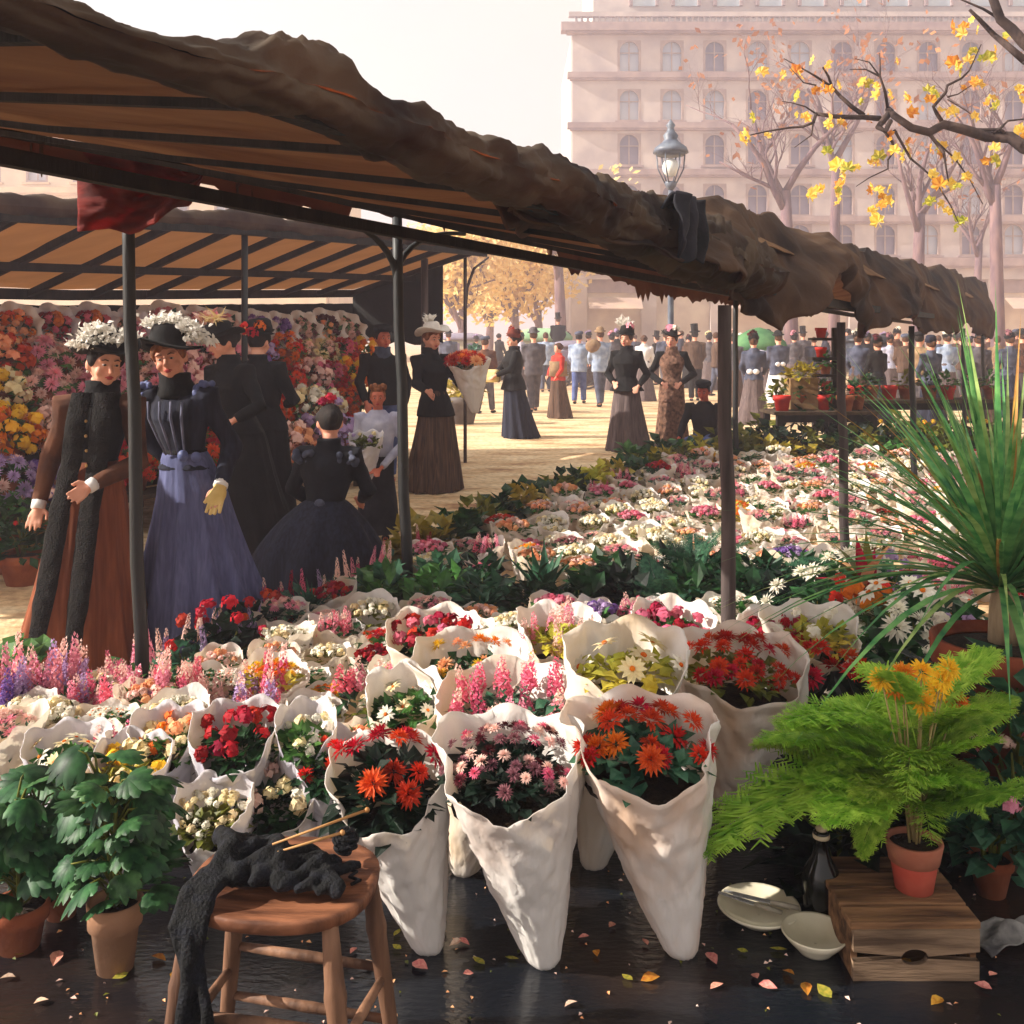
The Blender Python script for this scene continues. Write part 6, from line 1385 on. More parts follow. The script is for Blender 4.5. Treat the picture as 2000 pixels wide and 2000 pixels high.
# ---- the right side: white daisies, red mums, dark leaves
for i, (X, Y, d, r, h, nf, lab) in enumerate([(1600, 1150, 4.7, .24, .22, 9, 'white daisy bush between the slim brown post and the croton'), (1790, 1150, 4.35, .24, .3, 9, 'tall white daisy bush left of the spiky palm leaves'), (1735, 1225, 4.0, .22, .26, 8, 'white daisy bush above the yellow chrysanthemums'), (1850, 1190, 4.7, .2, .26, 6, 'white daisy bush half hidden by the spiky palm'), (1660, 1110, 5.1, .2, .2, 6, 'small white daisy bush furthest back on the right')]):
    z = EYE - (Y - 655) / 2000 * d
    leafy(lab, (gx(X, d), d, 0), r, h, 'deep', 130, .1, .032, 40 + i, 'daisy_bush', flowers=['white'], fk='daisy' if i % 2 else 'mum', fs=.055, nf=nf + 4, drop=max(.05, z - h), cat='flower bush')
leafy('bush of rusty red chrysanthemums right of the wide scarlet cone', (gx(1610, 3.45), 3.45, 0), .2, .26, 'dark', 120, .1, .034, 51, 'chrysanthemum_bush', flowers=['scarlet', 'red', 'scarlet'], fk='mum', fs=.042, nf=14, drop=.2, cat='flower bush')
leafy('small rusty orange flower bush among the white daisies', (gx(1682, 4.6), 4.6, 0), .12, .14, 'olive', 50, .07, .026, 52, 'chrysanthemum_bush', flowers=['scarlet', 'orange'], fk='ball', fs=.04, nf=9, drop=.33, cat='flower bush')
leafy('pale lilac flower bush beside the rusty orange one', (gx(1740, 4.9), 4.9, 0), .12, .16, 'blue', 50, .07, .02, 53, 'aster_bush', flowers=['lilac'], fk='ball', fs=.03, nf=14, drop=.33, cat='flower bush')
leafy('lilac aster bush just left of the large terracotta pot', (gx(1865, 3.5), 3.5, 0), .16, .2, 'dark', 90, .08, .024, 54, 'aster_bush', flowers=['lilac', 'white'], fk='ball', fs=.026, nf=12, drop=.36, cat='flower bush')
t = rosette('croton with long red and yellow leaves among the white daisies', (gx(1690, 4.75), 4.75, .42), 12, .3, .03, 'olive', 8, 'croton', .2)
for k, o in enumerate(KIDS[t.name]):
    if k % 3: o.data = o.data.copy(); o.data.materials.clear(); o.data.materials.append(pm('crimson' if k % 2 else 'peach'))
for i, (X, d, h, c) in enumerate([(1690, 3.2, .5, 'dark'), (1750, 3.35, .5, 'dark'), (1640, 3.0, .42, 'dark'), (1800, 3.3, .5, 'deep'), (1700, 3.9, .5, 'deep'), (1640, 4.1, .42, 'mid'), (1760, 3.75, .5, 'deep'), (1850, 4.0, .5, 'deep'), (1930, 4.3, .55, 'deep'), (1990, 3.9, .5, 'dark')]):
    leafy(['very dark shrub behind the left fronds of the bright fern', 'very dark shrub right behind the bright fern', 'very dark low shrub behind the dark bottle', 'dark shrub behind the yellow chrysanthemums', 'dark green shrub under the white daisy bush', 'mid green shrub under the croton', 'dark green shrub behind the lilac asters', 'dark green shrub left of the terracotta pot', 'dark green shrub behind the spiky palm', 'very dark shrub behind the terracotta pot'][i],
          (gx(X, d), d, 0), .22, h * .8, c, 150, .13, .04, 60 + i, 'shrub', drop=.04, cat='shrub')
# the big spiky palm in its terracotta pot
px, pd = gx(1962, 3.2), 3.2
t = rosette('large spiky palm with long narrow green leaves in a terracotta pot at the right edge', (px, pd, .80), 250, .94, .0095, 'palm' if False else 'mid', 12, 'spiky_palm', .12, nseg=8, droop=.32, cat='palm')
for k, o in enumerate(KIDS[t.name]):
    pass
LEAFC['palm'] = ((52, 118, 66), (124, 178, 104)); LEAFC['palmlight'] = ((96, 130, 60), (160, 180, 110)); LEAFC['palmdry'] = ((150, 96, 40), (196, 150, 70))
pmats = [lm_('palm', .3), lm_('palm', .3), lm_('palmlight', .2), lm_('palmdry', .2)]
base = {}
for k, o in enumerate(list(KIDS[t.name])):
    q = 3 if k % 37 == 5 else (2 if k % 6 == 0 else 0); key = (o.data.name, q)
    if key not in base: m_ = o.data.copy(); m_.materials.clear(); m_.materials.append(pmats[q]); base[key] = m_
    o.data = base[key]
m = MB(); m.tube([(0, 0, -.16), (0, 0, -.05), (0, 0, .06)], [.05, .045, .03], 10); m.build('trunk', M('palm_trunk', (120, 98, 74), (176, 156, 126), 20, bump=.5, stretch=(1, 1, .2)), t)
m = MB(); z0 = -.8 + .26; m.lathe([(.14, z0), (.19, z0 + .3), (.215, z0 + .31), (.22, z0 + .39), (.205, z0 + .395), (.19, z0 + .36)], 28, cap1=False); m.build('pot', M('terracotta_red', (116, 52, 34), (158, 82, 54), 6, rough=.9, bump=.25), t)
MB().lathe([(.192, z0 + .355), (.1, z0 + .38), (.005, z0 + .385)], 16, cap0=False).build('soil', soil, t)
o = thing('plant_stand', 'dark wooden box under the terracotta pot of the spiky palm', 'plant stand', (px, pd, 0)); bevel(MB().box((0, 0, .13), (.36, .34, .255)).build('box', plank_m, o, False), .006)
for zc in (.07, .19): MB().box((0, -.176, zc), (.35, .012, .1)).build('plank', plank_m, o, False)
# ------------------------------------------------------------------ market tables beyond the field
def table(label, c, L, W, H, rz, seed):
    t = thing('market_table', label, 'table', c, rz)
    for k in range(3): MB().box((0, (k - 1) * W / 3, H - .02), (L, W / 3 - .008, .04)).build('plank', plank_m, t, False)
    for sx in (-1, 1):
        for sy in (-1, 1): MB().box((sx * (L / 2 - .08), sy * (W / 2 - .06), (H - .042) / 2), (.07, .07, H - .042)).build('leg', wood_dark, t, False)
    MB().box((0, -W / 2 + .06, H - .09), (L - .24, .03, .09)).build('apron_rail', wood_dark, t, False)
    return t
def small_pot(label, loc, r, h, mat, leafc=None, seed=0, group='red flower pots on the market tables', fl=None):
    t = thing('flower_pot', label, 'flower pot', loc, group=group)
    MB().lathe([(r * .7, 0), (r * .9, h * .7), (r, h * .72), (r * 1.03, h), (r * .9, h), (r * .85, h * .85), (.003, h * .85)], 16, cap1=False).build('pot', mat, t)
    if leafc: tag(link('foliage', leaf_clump('foliage', lm_(leafc), seed % 4 + 200, 40, r * 1.2, r * 1.5, .1, .035, -.1), t, (0, 0, h)), kind='stuff')
    for i in range(5 if fl else 0): link('bloom', bloom('ball', fl, i % 3), t, (r * math.cos(i * 2.4), r * math.sin(i * 2.4), h + r * 1.3), (0, 0, i), .045)
    return t
redpot = M('red_pot', (170, 30, 26), (206, 52, 40), 5, rough=.7)
D1 = 12.9; x1 = gx(1600, D1)
table('dark plank table with red flower pots, left one of the two market tables', (x1, D1, 0), 1.35, .6, .66, R(4), 1)
for i, (dx, dy, m_, lf, lab) in enumerate([(-.5, -.12, redpot, None, 'bright red pot at the left front end of the plank table'), (.28, -.15, terra, None, 'dull red pot at the right front end of the plank table'), (-.22, .1, terra, 'deep', 'clay pot with dark leaves behind the bright red pot'), (.08, .05, redpot, 'mid', 'red pot with green leaves at the middle of the plank table'), (.5, .1, terra, 'deep', 'clay pot of dark leaves beside the third canopy post')]):
    small_pot(lab, (x1 + dx, D1 + dy, .66), .11, .19, m_, lf, i)
o = thing('crate', 'upright tan wooden box with yellow green leaves on top, on the plank table', 'crate', (gx(1565, 13.05), 13.05, .66))
bevel(MB().box((0, 0, .2), (.36, .26, .4)).build('box', M('tan_board', (120, 92, 60), (150, 120, 84), 6, rough=.9, bump=.2), o, False), .008)
for k in range(3): MB().box((0, -.134, .07 + .13 * k), (.35, .012, .118)).build('slat', MATS['tan_board'], o, False)
leafy('yellow green leafy plant on top of the upright tan box', (gx(1565, 13.05), 13.05, 1.063), .2, .16, 'gold', 70, .12, .045, 93, 'leafy_plant')
leafy('dark bush with yellow tips left of the upright tan box', (gx(1530, 13.2), 13.2, .66), .2, .35, 'olive', 80, .14, .05, 94, 'leafy_plant')
sh_ = thing('pot_shelf', 'upright post with small shelves holding red pots', 'shelf', (gx(1632, 13.3), 13.3, 0))
bevel(MB().box((0, 0, .85), (.09, .08, 1.7)).build('upright', wood_dark, sh_, False), .006)
for k, z in enumerate((1.55, 1.3, 1.08, .86)):
    MB().box((-.17, -.03, z), (.34, .2, .035)).build('shelf', wood_dark, sh_, False)
    small_pot(['red pot on the top shelf of the upright post', 'red pot on the second shelf of the upright post', 'small pot of leaves on the third shelf of the upright post', 'red pot on the lowest shelf of the upright post'][k], (gx(1632, 13.3) - (.2 if k < 2 else .14), 13.27, z + .018), .075, .13, redpot if k != 2 else terra, None if k in (0, 1, 3) else 'mid', k)
D2 = 14.2; x2 = gx(1800, D2)
table('long dark plank table at the right beyond the third canopy post', (x2, D2, 0), 3.0, .6, .72, R(3), 2)
for i, (X, m_, lf, lab) in enumerate([(1672, redpot, None, 'bright red pot left of the fourth canopy post on the long table'), (1737, redpot, None, 'bright red pot just beside the fourth post on the long table'), (1700, terra, 'deep', 'clay pot with dark leaves between the two bright red pots'), (1770, terra, 'olive', 'clay pot with olive leaves on the long table, below the tan coated man'), (1815, terra, 'deep', 'clay pot of dark leaves below the blue grey cloak'), (1850, redpot, 'mid', 'half hidden red pot of green leaves on the long table'), (1895, terra, 'deep', 'clay pot of dark leaves at the far end of the long table'), (1935, terra, 'mid', 'clay pot of mid green leaves behind the spiky palm leaves')]):
    small_pot(lab, (gx(X, D2 - .1), D2 - .1, .72), .11, .19, m_, lf, i + 7)
for i in range(9):
    X = 1690 + i * 34; leafy(f"{['yellow', 'orange', 'olive'][i % 3]} flowered plant on the ground under the long table", (gx(X, 13.7), 13.7, 0), .2, .3, ['gold', 'olive', 'deep'][i % 3], 60, .14, .05, 210 + i % 3, 'leafy_plant', group=f"{['yellow', 'orange', 'olive'][i % 3]} plants under the long table", drop=.1, flowers=['yellow', 'orange'], fs=.04, nf=4)
i = 0
for y_, X0, X1, h in ((12.3, 1410, 1990, .42), (12.75, 1440, 1960, .55), (11.95, 1240, 1800, .3)):
    X = X0
    while X < X1:
        c = rg.choice(['dark', 'deep', 'dark', 'olive'] if y_ > 12 else ['deep', 'olive', 'gold', 'mid'])
        if y_ > 12 or X < 1600 or X > 1640: leafy(f"{cn[c]} bush in the {'middle' if y_ == 12.3 else 'back' if y_ > 12.5 else 'front'} hedge row behind the flower field", (gx(X, y_), y_ + rg.uniform(-.1, .1), 0), .24, h * rg.uniform(.8, 1.2), c, 90, .16, .06, 220 + i % 6, 'bush', group=f"{cn[c]} bushes in the {'middle' if y_ == 12.3 else 'back' if y_ > 12.5 else 'front'} hedge row", drop=.06, cat='bush')
        X += 46; i += 1
leafy('yellow flowering plant at the foot of the slim brown post line, far field end', (gx(1392, 11.6), 11.6, 0), .13, .2, 'gold', 50, .1, .05, 230, 'leafy_plant', flowers=['yellow'], fs=.05, nf=8, drop=.05)
# sunny street: tub, left side of the aisle: basket, potted plants
leafy('grey tub of yellow green leaves behind the woman with the bouquet', (gx(905, 18.5), 18.5, 0), .34, .3, 'gold', 90, .22, .07, 240, 'tub_plant', pot=(.3, .5, M('grey_tub', (70, 66, 70), (104, 98, 98), 4)), drop=.5)
wick = M('wicker', (112, 78, 44), (176, 136, 84), 10, rough=.9, bump=.6, stretch=(1, 1, 5))
t = thing('wicker_basket', 'wicker basket of lilac flowers on the ground beside the woman in russet', 'basket', (gx(72, 7.3), 7.3, 0))
m = MB(); m.rings([(0, 0, z, r, r * .8) for z, r in ((0, .16), (.15, .2), (.3, .23), (.32, .24), (.30, .21))], 30, lambda i, a: (1 + .03 * math.sin(15 * a), 0), True); m.build('weave', wick, t)
for k in range(22):
    a = k * 6.283 / 22; m = MB(); m.tube([(.165 * math.cos(a), .132 * math.sin(a), .0), (.21 * math.cos(a), .17 * math.sin(a), .16), (.24 * math.cos(a), .19 * math.sin(a), .31)], .011, 5); m.build('stake', wick, t)
tag(link('foliage', leaf_clump('foliage', lm_('blue'), 241, 60, .2, .12, .1, .03), t, (0, 0, .3)), kind='stuff')
for k in range(12): link('bloom', bloom('ball', rg.choice(['lilac', 'purple', 'blush']), k % 3), t, (.17 * math.cos(k * 2.4), .13 * math.sin(k * 2.4), .42 + .03 * (k % 3)), (0, 0, k), .045)
leafy('dark glossy bush with a few red flowers in a clay pot at the left edge', (gx(45, 6.6), 6.6, 0), .22, .3, 'deep', 150, .09, .036, 242, 'potted_bush', pot=(.16, .2, terra), drop=.2, flowers=['red'], fs=.02, nf=6, cat='potted plant')
leafy('clay pot with a leafy plant cut by the left edge of the picture', (gx(-8, 6.9), 6.9, 0), .2, .3, 'mid', 100, .1, .04, 243, 'potted_bush', pot=(.14, .24, terra), drop=.22, cat='potted plant')

# ------------------------------------------------------------------ front left: broad leaved plants in clay pots
def palmate(L, W, n, droop, seed):
    rg = random.Random(seed); m = MB()
    for i in range(n):
        a = (i - (n - 1) / 2) * (2.5 / (n - 1)); ln = L * (1 - .22 * abs(a)) * rg.uniform(.92, 1.08); d = Vector((math.sin(a), math.cos(a), .12)); s = Vector((math.cos(a), -math.sin(a), 0)); vs = []; k = 7
        for j in range(k + 1):
            u = j / k; w_ = W * math.sin(math.pi * min(1, u * .93 + .05)) ** .75 * (1 + .12 * (-1) ** j) if j < k else 0
            c = d * ln * u + Vector((0, 0, -droop * ln * u * u)); 
            vs += [c - s * w_ + Vector((0, 0, -.25 * w_)), c + Vector((0, 0, .1 * W)), c + s * w_ + Vector((0, 0, -.25 * w_))]
        m.add(vs, [f for j in range(k) for f in ((j * 3, j * 3 + 1, j * 3 + 4, j * 3 + 3), (j * 3 + 1, j * 3 + 2, j * 3 + 5, j * 3 + 4))])
    return m
LEAFC['broad'] = ((18, 58, 32), (74, 124, 70))
pl = [palmate(.125, .027, 7, dr, s).mesh('leaf', lm_('broad', .35), True) for s, dr in ((1, .45), (2, .75), (3, .3))]
def broad_plant(label, X, Yb, pot_w, pot_h, top, seed, n, mat, spread):
    d = 3200.0 / (Yb - 655); t = thing('broad_leaved_plant', label, 'potted plant', (gx(X, d), d, 0)); rg = random.Random(seed)
    ro = pot_w / 4000 * d; hh = pot_h / 2000 * d
    m = MB(); m.lathe([(ro * .66, 0), (ro * .86, hh * .64), (ro * .98, hh * .65), (ro * 1.02, hh * .97), (ro * .97, hh), (ro * .88, hh * .97), (ro * .86, hh * .85)], 26, cap1=False); m.build('pot', mat, t)
    MB().lathe([(ro * .88, hh * .84), (ro * .5, hh * .88), (.004, hh * .9)], 16, cap0=False).build('soil', soil, t)
    zt = EYE - (top - 655) / 2000 * d
    m = MB(); ends = []
    for k in range(3):
        a = k * 2.1 + seed; pts = [Vector((0, 0, hh * .85)), Vector((.02 * math.cos(a), .02 * math.sin(a), hh + (zt - hh) * .4)), Vector((.05 * math.cos(a), .05 * math.sin(a), zt - .06 - .05 * k))]
        m.tube(pts, [.008, .007, .004], 6); ends.append(pts)
    for i in range(n):
        u = (i + .5) / n; st_ = ends[i % 3]; p = st_[0].lerp(st_[1], u * 2) if u < .5 else st_[1].lerp(st_[2], u * 2 - 1)
        a = i * 2.4 + rg.uniform(-.3, .3); out = spread * (1.05 - .55 * u) * rg.uniform(.65, 1.05)
        e = p + Vector((math.cos(a) * out * .55, math.sin(a) * out * .5, .05 + .02 * u)); m.tube([p, p.lerp(e, .6) + Vector((0, 0, .02)), e], [.004, .003, .0022], 5)
        q = Quaternion((0, 0, 1), a - math.pi / 2 + rg.uniform(-.5, .5)) @ Quaternion((1, 0, 0), rg.uniform(-.75, .55)) @ Quaternion((0, 1, 0), rg.uniform(-.6, .6))
        link('leaf', rg.choice(pl), t, e, q.to_euler(), rg.uniform(.45, .8))
    m.build('stem', lm_('olive'), t)
    return t
broad_plant('broad leaved green plant in a pale clay pot left of the stool', 225, 1893, 104, 138, 1462, 3, 54, terra_pale, .19)
broad_plant('broad leaved green plant in an orange clay pot at the lower left corner', 38, 1852, 112, 92, 1500, 5, 48, terra, .18)
broad_plant('dark broad leaved plant half behind the two potted ones on the left', 120, 1790, 80, 80, 1530, 8, 36, terra, .17)

# ------------------------------------------------------------------ stool with a black shawl
stool_w = M('stool_wood', (74, 42, 28), (146, 94, 66), 7, rough=.6, bump=.2, stretch=(1, 5, 1)); stool_leg = M('stool_leg_wood', (70, 46, 34), (140, 102, 78), 9, rough=.65, bump=.2, stretch=(2, 2, .2))
sx, sy, sh0 = gx(556, 2.16), 2.16, .46
t = thing('stool', 'old wooden stool with a rounded seat and splayed legs in the foreground', 'stool', (sx, sy, 0), R(-6))
m = MB(); n = 40; R1 = []
def seat_r(a):
    c, s_ = math.cos(a), math.sin(a); e = 2.6
    return 1 / (abs(c / .196) ** e + abs(s_ / .172) ** e) ** (1 / e)
prof = [(.93, -.032), (.99, -.024), (1.0, -.006), (.985, 0), (.9, -.001), (.6, -.008), (.3, -.011), (.01, -.012)]
vs = [(k_ * seat_r(6.283 * i / n) * math.cos(6.283 * i / n), k_ * seat_r(6.283 * i / n) * math.sin(6.283 * i / n), sh0 + z) for k_, z in prof for i in range(n)]
fs = [(j * n + i, j * n + (i + 1) % n, (j + 1) * n + (i + 1) % n, (j + 1) * n + i) for j in range(len(prof) - 1) for i in range(n)] + [tuple(reversed(range(n)))]
m.add(vs, fs); m.build('seat', stool_w, t)
tops = {(-1, -1): (-.15, -.12), (1, -1): (.13, -.12), (-1, 1): (-.14, .12), (1, 1): (.15, .1)}
foot = {k_: (v[0] * 1.3 + .012 * k_[0], v[1] * 1.35) for k_, v in tops.items()}
def legpt(k_, z): 
    u = 1 - z / sh0; a, b_ = tops[k_], foot[k_]; return Vector((a[0] + (b_[0] - a[0]) * u, a[1] + (b_[1] - a[1]) * u, z))
for k_ in tops:
    m = MB(); zz_ = [sh0 - .025, .38, .32, .3, .28, .16, .05, 0]; m.tube([legpt(k_, z) for z in zz_], [.017, .019, .021, .024, .021, .019, .017, .015], 10); m.build('leg', stool_leg, t)
for a, b_, z in (((-1, -1), (1, -1), .25), ((-1, -1), (1, -1), .1), ((-1, 1), (1, 1), .22), ((-1, 1), (1, 1), .1), ((-1, -1), (-1, 1), .18), ((1, -1), (1, 1), .2), ((1, -1), (1, 1), .09)):
    p, q = legpt(a, z), legpt(b_, z - .015); m = MB(); m.tube([p, p.lerp(q, .5), q], [.009, .012, .009], 8); m.build('stretcher', stool_leg, t)
# shawl: a heap on the seat and a tail hanging down over the front left corner
shawl_m = M('black_shawl', (4, 5, 8), (20, 23, 36), 40, rough=.85, bump=.5, lo=.45, hi=.85)
t2 = thing('shawl', 'black woollen shawl heaped on the stool seat with one end hanging to the ground', 'shawl', (sx, sy, 0), R(-6))
m = MB(); rg3 = random.Random(4)
for k in range(16):                                  # soft folds lying across the seat
    u = (k + .5) / 16; x0 = -.15 + .28 * u; hh = .058 * (1 - u) ** .7 + .008; pts = []
    for j in range(9):
        v = j / 8; yy_ = -.11 + .2 * v * (1 - .35 * u) + .02; pts.append((x0 + .03 * math.sin(v * 5 + k) + rg3.uniform(-.008, .008), yy_, sh0 + .008 + hh * math.sin(math.pi * (.12 + .8 * v)) * rg3.uniform(.75, 1.05)))
    r = rg3.uniform(.012, .02); m.tube(pts, [r * .6] + [r * rg3.uniform(.85, 1.15) for _ in range(7)] + [r * .6], 8)
m.ball((-.06, .015, sh0 + .016), (.1, .085, .028), 14, 8)
for k in range(5):                                   # the end hanging over the edge in long folds
    f = (k - 2) / 3; pts = [(-.12 + .035 * f, -.06, sh0 + .035), (-.132 + .04 * f, -.13, sh0 + .03), (-.138 + .042 * f, -.172, sh0 - .02)]
    for j in range(1, 8): z = sh0 - .02 - (.35 + .02 * math.sin(k * 2.3)) * j / 7; pts.append((-.138 + .042 * f * (1 - .25 * j / 7) + .012 * math.sin(j * .9 + k) + .018 * math.sin(j * .5), -.176 - .012 * j / 7 + .012 * math.sin(k * 2.1 + j * .7), z))
    m.tube(pts, [.014] * 3 + [.0135 + .003 * math.sin(k + j) for j in range(7)], 8)
me = remesh(m, 'wool', .0042, 7); co = np.empty(len(me.vertices) * 3); me.vertices.foreach_get('co', co); co = co.reshape(-1, 3)
for i, p in enumerate(co): co[i] += np.array([N(p[0] * 45, p[1] * 45, p[2] * 30), N(p[1] * 45, p[2] * 30, 3 + p[0] * 45), N(p[2] * 45, p[0] * 45, p[1] * 45 + 9)]) * .0028
me.vertices.foreach_set('co', co.ravel()); me.update(); link('wool', me, t2).data.materials.append(shawl_m)
m = MB(); rs = []
for i in range(80): a = i * .5; rs.append((.115 + .026 * math.cos(a) * math.sin(i * .11), .06 + .026 * math.sin(a) * math.sin(i * .11), sh0 + .05 + .026 * math.cos(i * .11)))
m.ball((.115, .06, sh0 + .05), .024, 12, 8); m.tube(rs, .0042, 5); m.build('yarn_ball', shawl_m, t2)
m = MB(); m.tube([(.12, .03, sh0 + .01), (.15, .02, sh0 + .006), (.14, -.0, sh0 + .006), (.165, -.01, sh0 + .005), (.15, -.025, sh0 + .004)], .004, 5); m.build('yarn_tail', shawl_m, t2)
ndl = M('needle_wood', (166, 116, 66), (204, 158, 104), 8, rough=.5)
for k, (a, b_) in enumerate((((-.02, -.02, .075), (.155, .09, .105)), ((-.005, -.03, .065), (.115, .035, .08)))):
    o = thing('knitting_needle', ['longer thin wooden knitting needle stuck in the black shawl', 'shorter thin wooden knitting needle pointing at the black yarn ball'][k], 'knitting needle', Vector((sx, sy, sh0)), R(-6))
    m = MB(); m.tube([a, b_], [.0022, .0032], 6); m.ball(b_, .006, 8, 6); m.build('needle', ndl, o)

# ------------------------------------------------------------------ front right: crate, potted fern with yellow mums, bottle, bowls
crate_m = M('crate_wood', (70, 46, 30), (150, 110, 76), 7, rough=.85, bump=.3, stretch=(.5, 4, 4)); crate_f = M('crate_front', (78, 60, 46), (148, 122, 98), 7, rough=.9, bump=.3, stretch=(.5, 4, 4))
cx_, cy0, cy1, ch = gx(1790, 2.53), 2.53, 2.86, .147
t = thing('wooden_crate', 'low wooden crate with a hand hole in its front, under the potted fern', 'crate', (cx_, (cy0 + cy1) / 2, 0))
W_ = .312; D_ = cy1 - cy0
for k in range(4):
    w_ = D_ / 4; o = MB().box((0, -D_ / 2 + w_ * (k + .5), ch - .009 + .0012 * (k % 2)), (W_ + .012, w_ - (.008, .014, .01, .012)[k], .018), rz=(.012, -.016, .008, -.01)[k]).build('lid_plank', crate_m, t, False); bevel(o, .003)
# front board with a round hand hole
m = MB(); hr = .026; n = 24; fw, fh = W_ / 2, (ch - .02) / 2; zc = (ch - .02) / 2 + .001
ring = [(hr * 1.25 * math.cos(6.283 * i / n) - .004, hr * .72 * math.sin(6.283 * i / n) - .002) for i in range(n)]
def onrect(a):
    c, s_ = math.cos(a), math.sin(a); k_ = min(fw / abs(c) if abs(c) > 1e-6 else 9, fh / abs(s_) if abs(s_) > 1e-6 else 9); return (c * k_, s_ * k_)
n = 48; ring = [(hr * 1.25 * math.cos(6.283 * (i + .5) / n) - .004, hr * .72 * math.sin(6.283 * (i + .5) / n) - .002) for i in range(n)]
ang = sorted([6.283185 * (i + .5) / n for i in range(n)]); outer = [onrect(a) for a in ang]
ca = [math.atan2(fh, fw), math.pi - math.atan2(fh, fw), math.pi + math.atan2(fh, fw), 2 * math.pi - math.atan2(fh, fw)]
for c_ in ca:
    j = min(range(n), key=lambda q: abs(ang[q] - c_)); outer[j] = (fw * (1 if math.cos(c_) > 0 else -1), fh * (1 if math.sin(c_) > 0 else -1))
y0, y1 = -D_ / 2 - .002, -D_ / 2 + .014
vs = [(x, y0, z + zc) for x, z in ring] + [(x, y0, z + zc) for x, z in outer] + [(x, y1, z + zc) for x, z in ring] + [(x, y1, z + zc) for x, z in outer]
FB = lambda idx: [f for i in idx for f in ((i, n + i, n + (i + 1) % n, (i + 1) % n), (2 * n + i, 2 * n + (i + 1) % n, 3 * n + (i + 1) % n, 3 * n + i), (i, (i + 1) % n, 2 * n + (i + 1) % n, 2 * n + i), (n + i, 3 * n + i, 3 * n + (i + 1) % n, n + (i + 1) % n))]
for half, dz, dy in ((range(0, n // 2), .0025, 0), (range(n // 2, n), -.002, .003)):
    hb_ = MB(); hb_.add([(x, y + dy, z + dz) for x, y, z in vs], FB([q for q in half if q not in (n // 2 - 1, n - 1)])); hb_.build('front_board', crate_f, t, False)
for s in (-1, 1): MB().box((s * (W_ / 2 - .008), .008, (ch - .02) / 2), (.015, D_ - .022, ch - .022)).build('side_board', crate_m, t, False)
MB().box((0, D_ / 2 - .008, (ch - .02) / 2), (W_ - .036, .014, ch - .022)).build('back_board', crate_m, t, False)
MB().box((0, 0, .006), (W_ - .036, D_ - .05, .01)).build('bottom_board', crate_m, t, False)
# fern pot
pr, ph_ = .073, .128; fx, fy = gx(1785, 2.69), 2.69
t = thing('potted_fern', 'feathery bright green fern with yellow chrysanthemums in a clay pot on the crate', 'potted plant', (fx, fy, ch + .002))
m = MB(); m.lathe([(.048, 0), (.06, ph_ * .6), (.0605, ph_ * .62)], 28, cap1=True); m.build('pot', M('coral_pot', (178, 66, 52), (204, 100, 80), 6, rough=.85, bump=.15), t)
m = MB(); m.lathe([(.064, ph_ * .58), (.0735, ph_ * .97), (.072, ph_), (.064, ph_), (.062, ph_ * .85)], 28, cap0=True, cap1=False); m.build('pot_rim', M('clay_rim', (160, 92, 70), (190, 126, 100), 6, rough=.9, bump=.15), t)
m = MB(); m.lathe([(.063, ph_ * .88), (.03, ph_ * .93), (.004, ph_ * .95)], 20, cap0=False)
for i in range(22): m.ball((rg.uniform(-.045, .045), rg.uniform(-.045, .045), ph_ * .92), rg.uniform(.003, .008), 6, 4)
m.build('soil', soil, t)
fr_ = [frond_mesh(1, .2, 40, 20 + s, 'fern', c_, 9, .5) for s, c_ in ((0, .45), (1, .25), (2, .6), (3, .1))]
rgf = random.Random(66)
for i in range(32):
    a = i * 2.4 + rgf.uniform(-.3, .3); u = (i + .5) / 32; el = -.05 + .8 * (1 - u) ** 1.5
    L_ = rgf.uniform(.34, .5) * (1.0 if u > .35 else .85)
    if math.sin(a) < -.4 and u > .4: L_ *= .55
    if math.cos(a) < 0 and math.sin(a) < .5 and u > .3: el += .4
    q = Quaternion((0, 0, 1), a) @ Quaternion((1, 0, 0), el)
    hgt = ph_ * .9 + rgf.uniform(.08, .4) * (1 - .45 * u)
    link('frond', rgf.choice(fr_), t, (rgf.uniform(-.02, .02), rgf.uniform(-.02, .02), hgt), q.to_euler(), L_)
for tx, ty, ex, el in ((1290, 1640, .52, .12), (1480, 1370, .46, .55), (1560, 1480, .4, .35), (1960, 1600, .4, .1), (1920, 1350, .42, .75), (1650, 1690, .3, -.35)):
    e = at(tx, ty, 2.62) - Vector(t.location); s_ = Vector((0, 0, ph_ + .2)); d = e - s_
    a = math.atan2(d.y, d.x) - math.pi / 2; q = Quaternion((0, 0, 1), a) @ Quaternion((1, 0, 0), math.atan2(d.z, math.hypot(d.x, d.y)))
    link('frond', fr_[1], t, s_, q.to_euler(), d.length)
m = MB()
for k in range(7):
    a = k * 2.4; p0 = Vector((.012 * math.cos(a), .012 * math.sin(a), ph_ * .9)); m.tube([p0, p0 + Vector((.02 * math.cos(a), .02 * math.sin(a), .2)), p0 + Vector((.04 * math.cos(a) , .03 * math.sin(a), .38))], [.0035, .003, .002], 6)
mums = [(1722, 1328, 'yellow'), (1765, 1318, 'orange'), (1800, 1312, 'yellow'), (1838, 1330, 'yellow'), (1800, 1372, 'yellow'), (1866, 1372, 'orange'), (1852, 1308, 'yellow'), (1745, 1340, 'orange'), (1830, 1350, 'yellow')]
for i, (X, Y, c) in enumerate(mums):
    e = at(X, Y, 2.6 + .05 * (i % 3)) - Vector(t.location); m.tube([(0, 0, ph_ * .9), (e.x * .3, e.y * .3, e.z * .5), e], [.003, .0026, .002], 6)
    link('bloom', bloom('mum', c, i % 3), t, e, (R(48), 0, rgf.uniform(-.5, .5)), .037 if i not in (4, 5) else .043)
m.build('stem', M('pale_stem', (150, 130, 80), (186, 164, 110), 8), t)

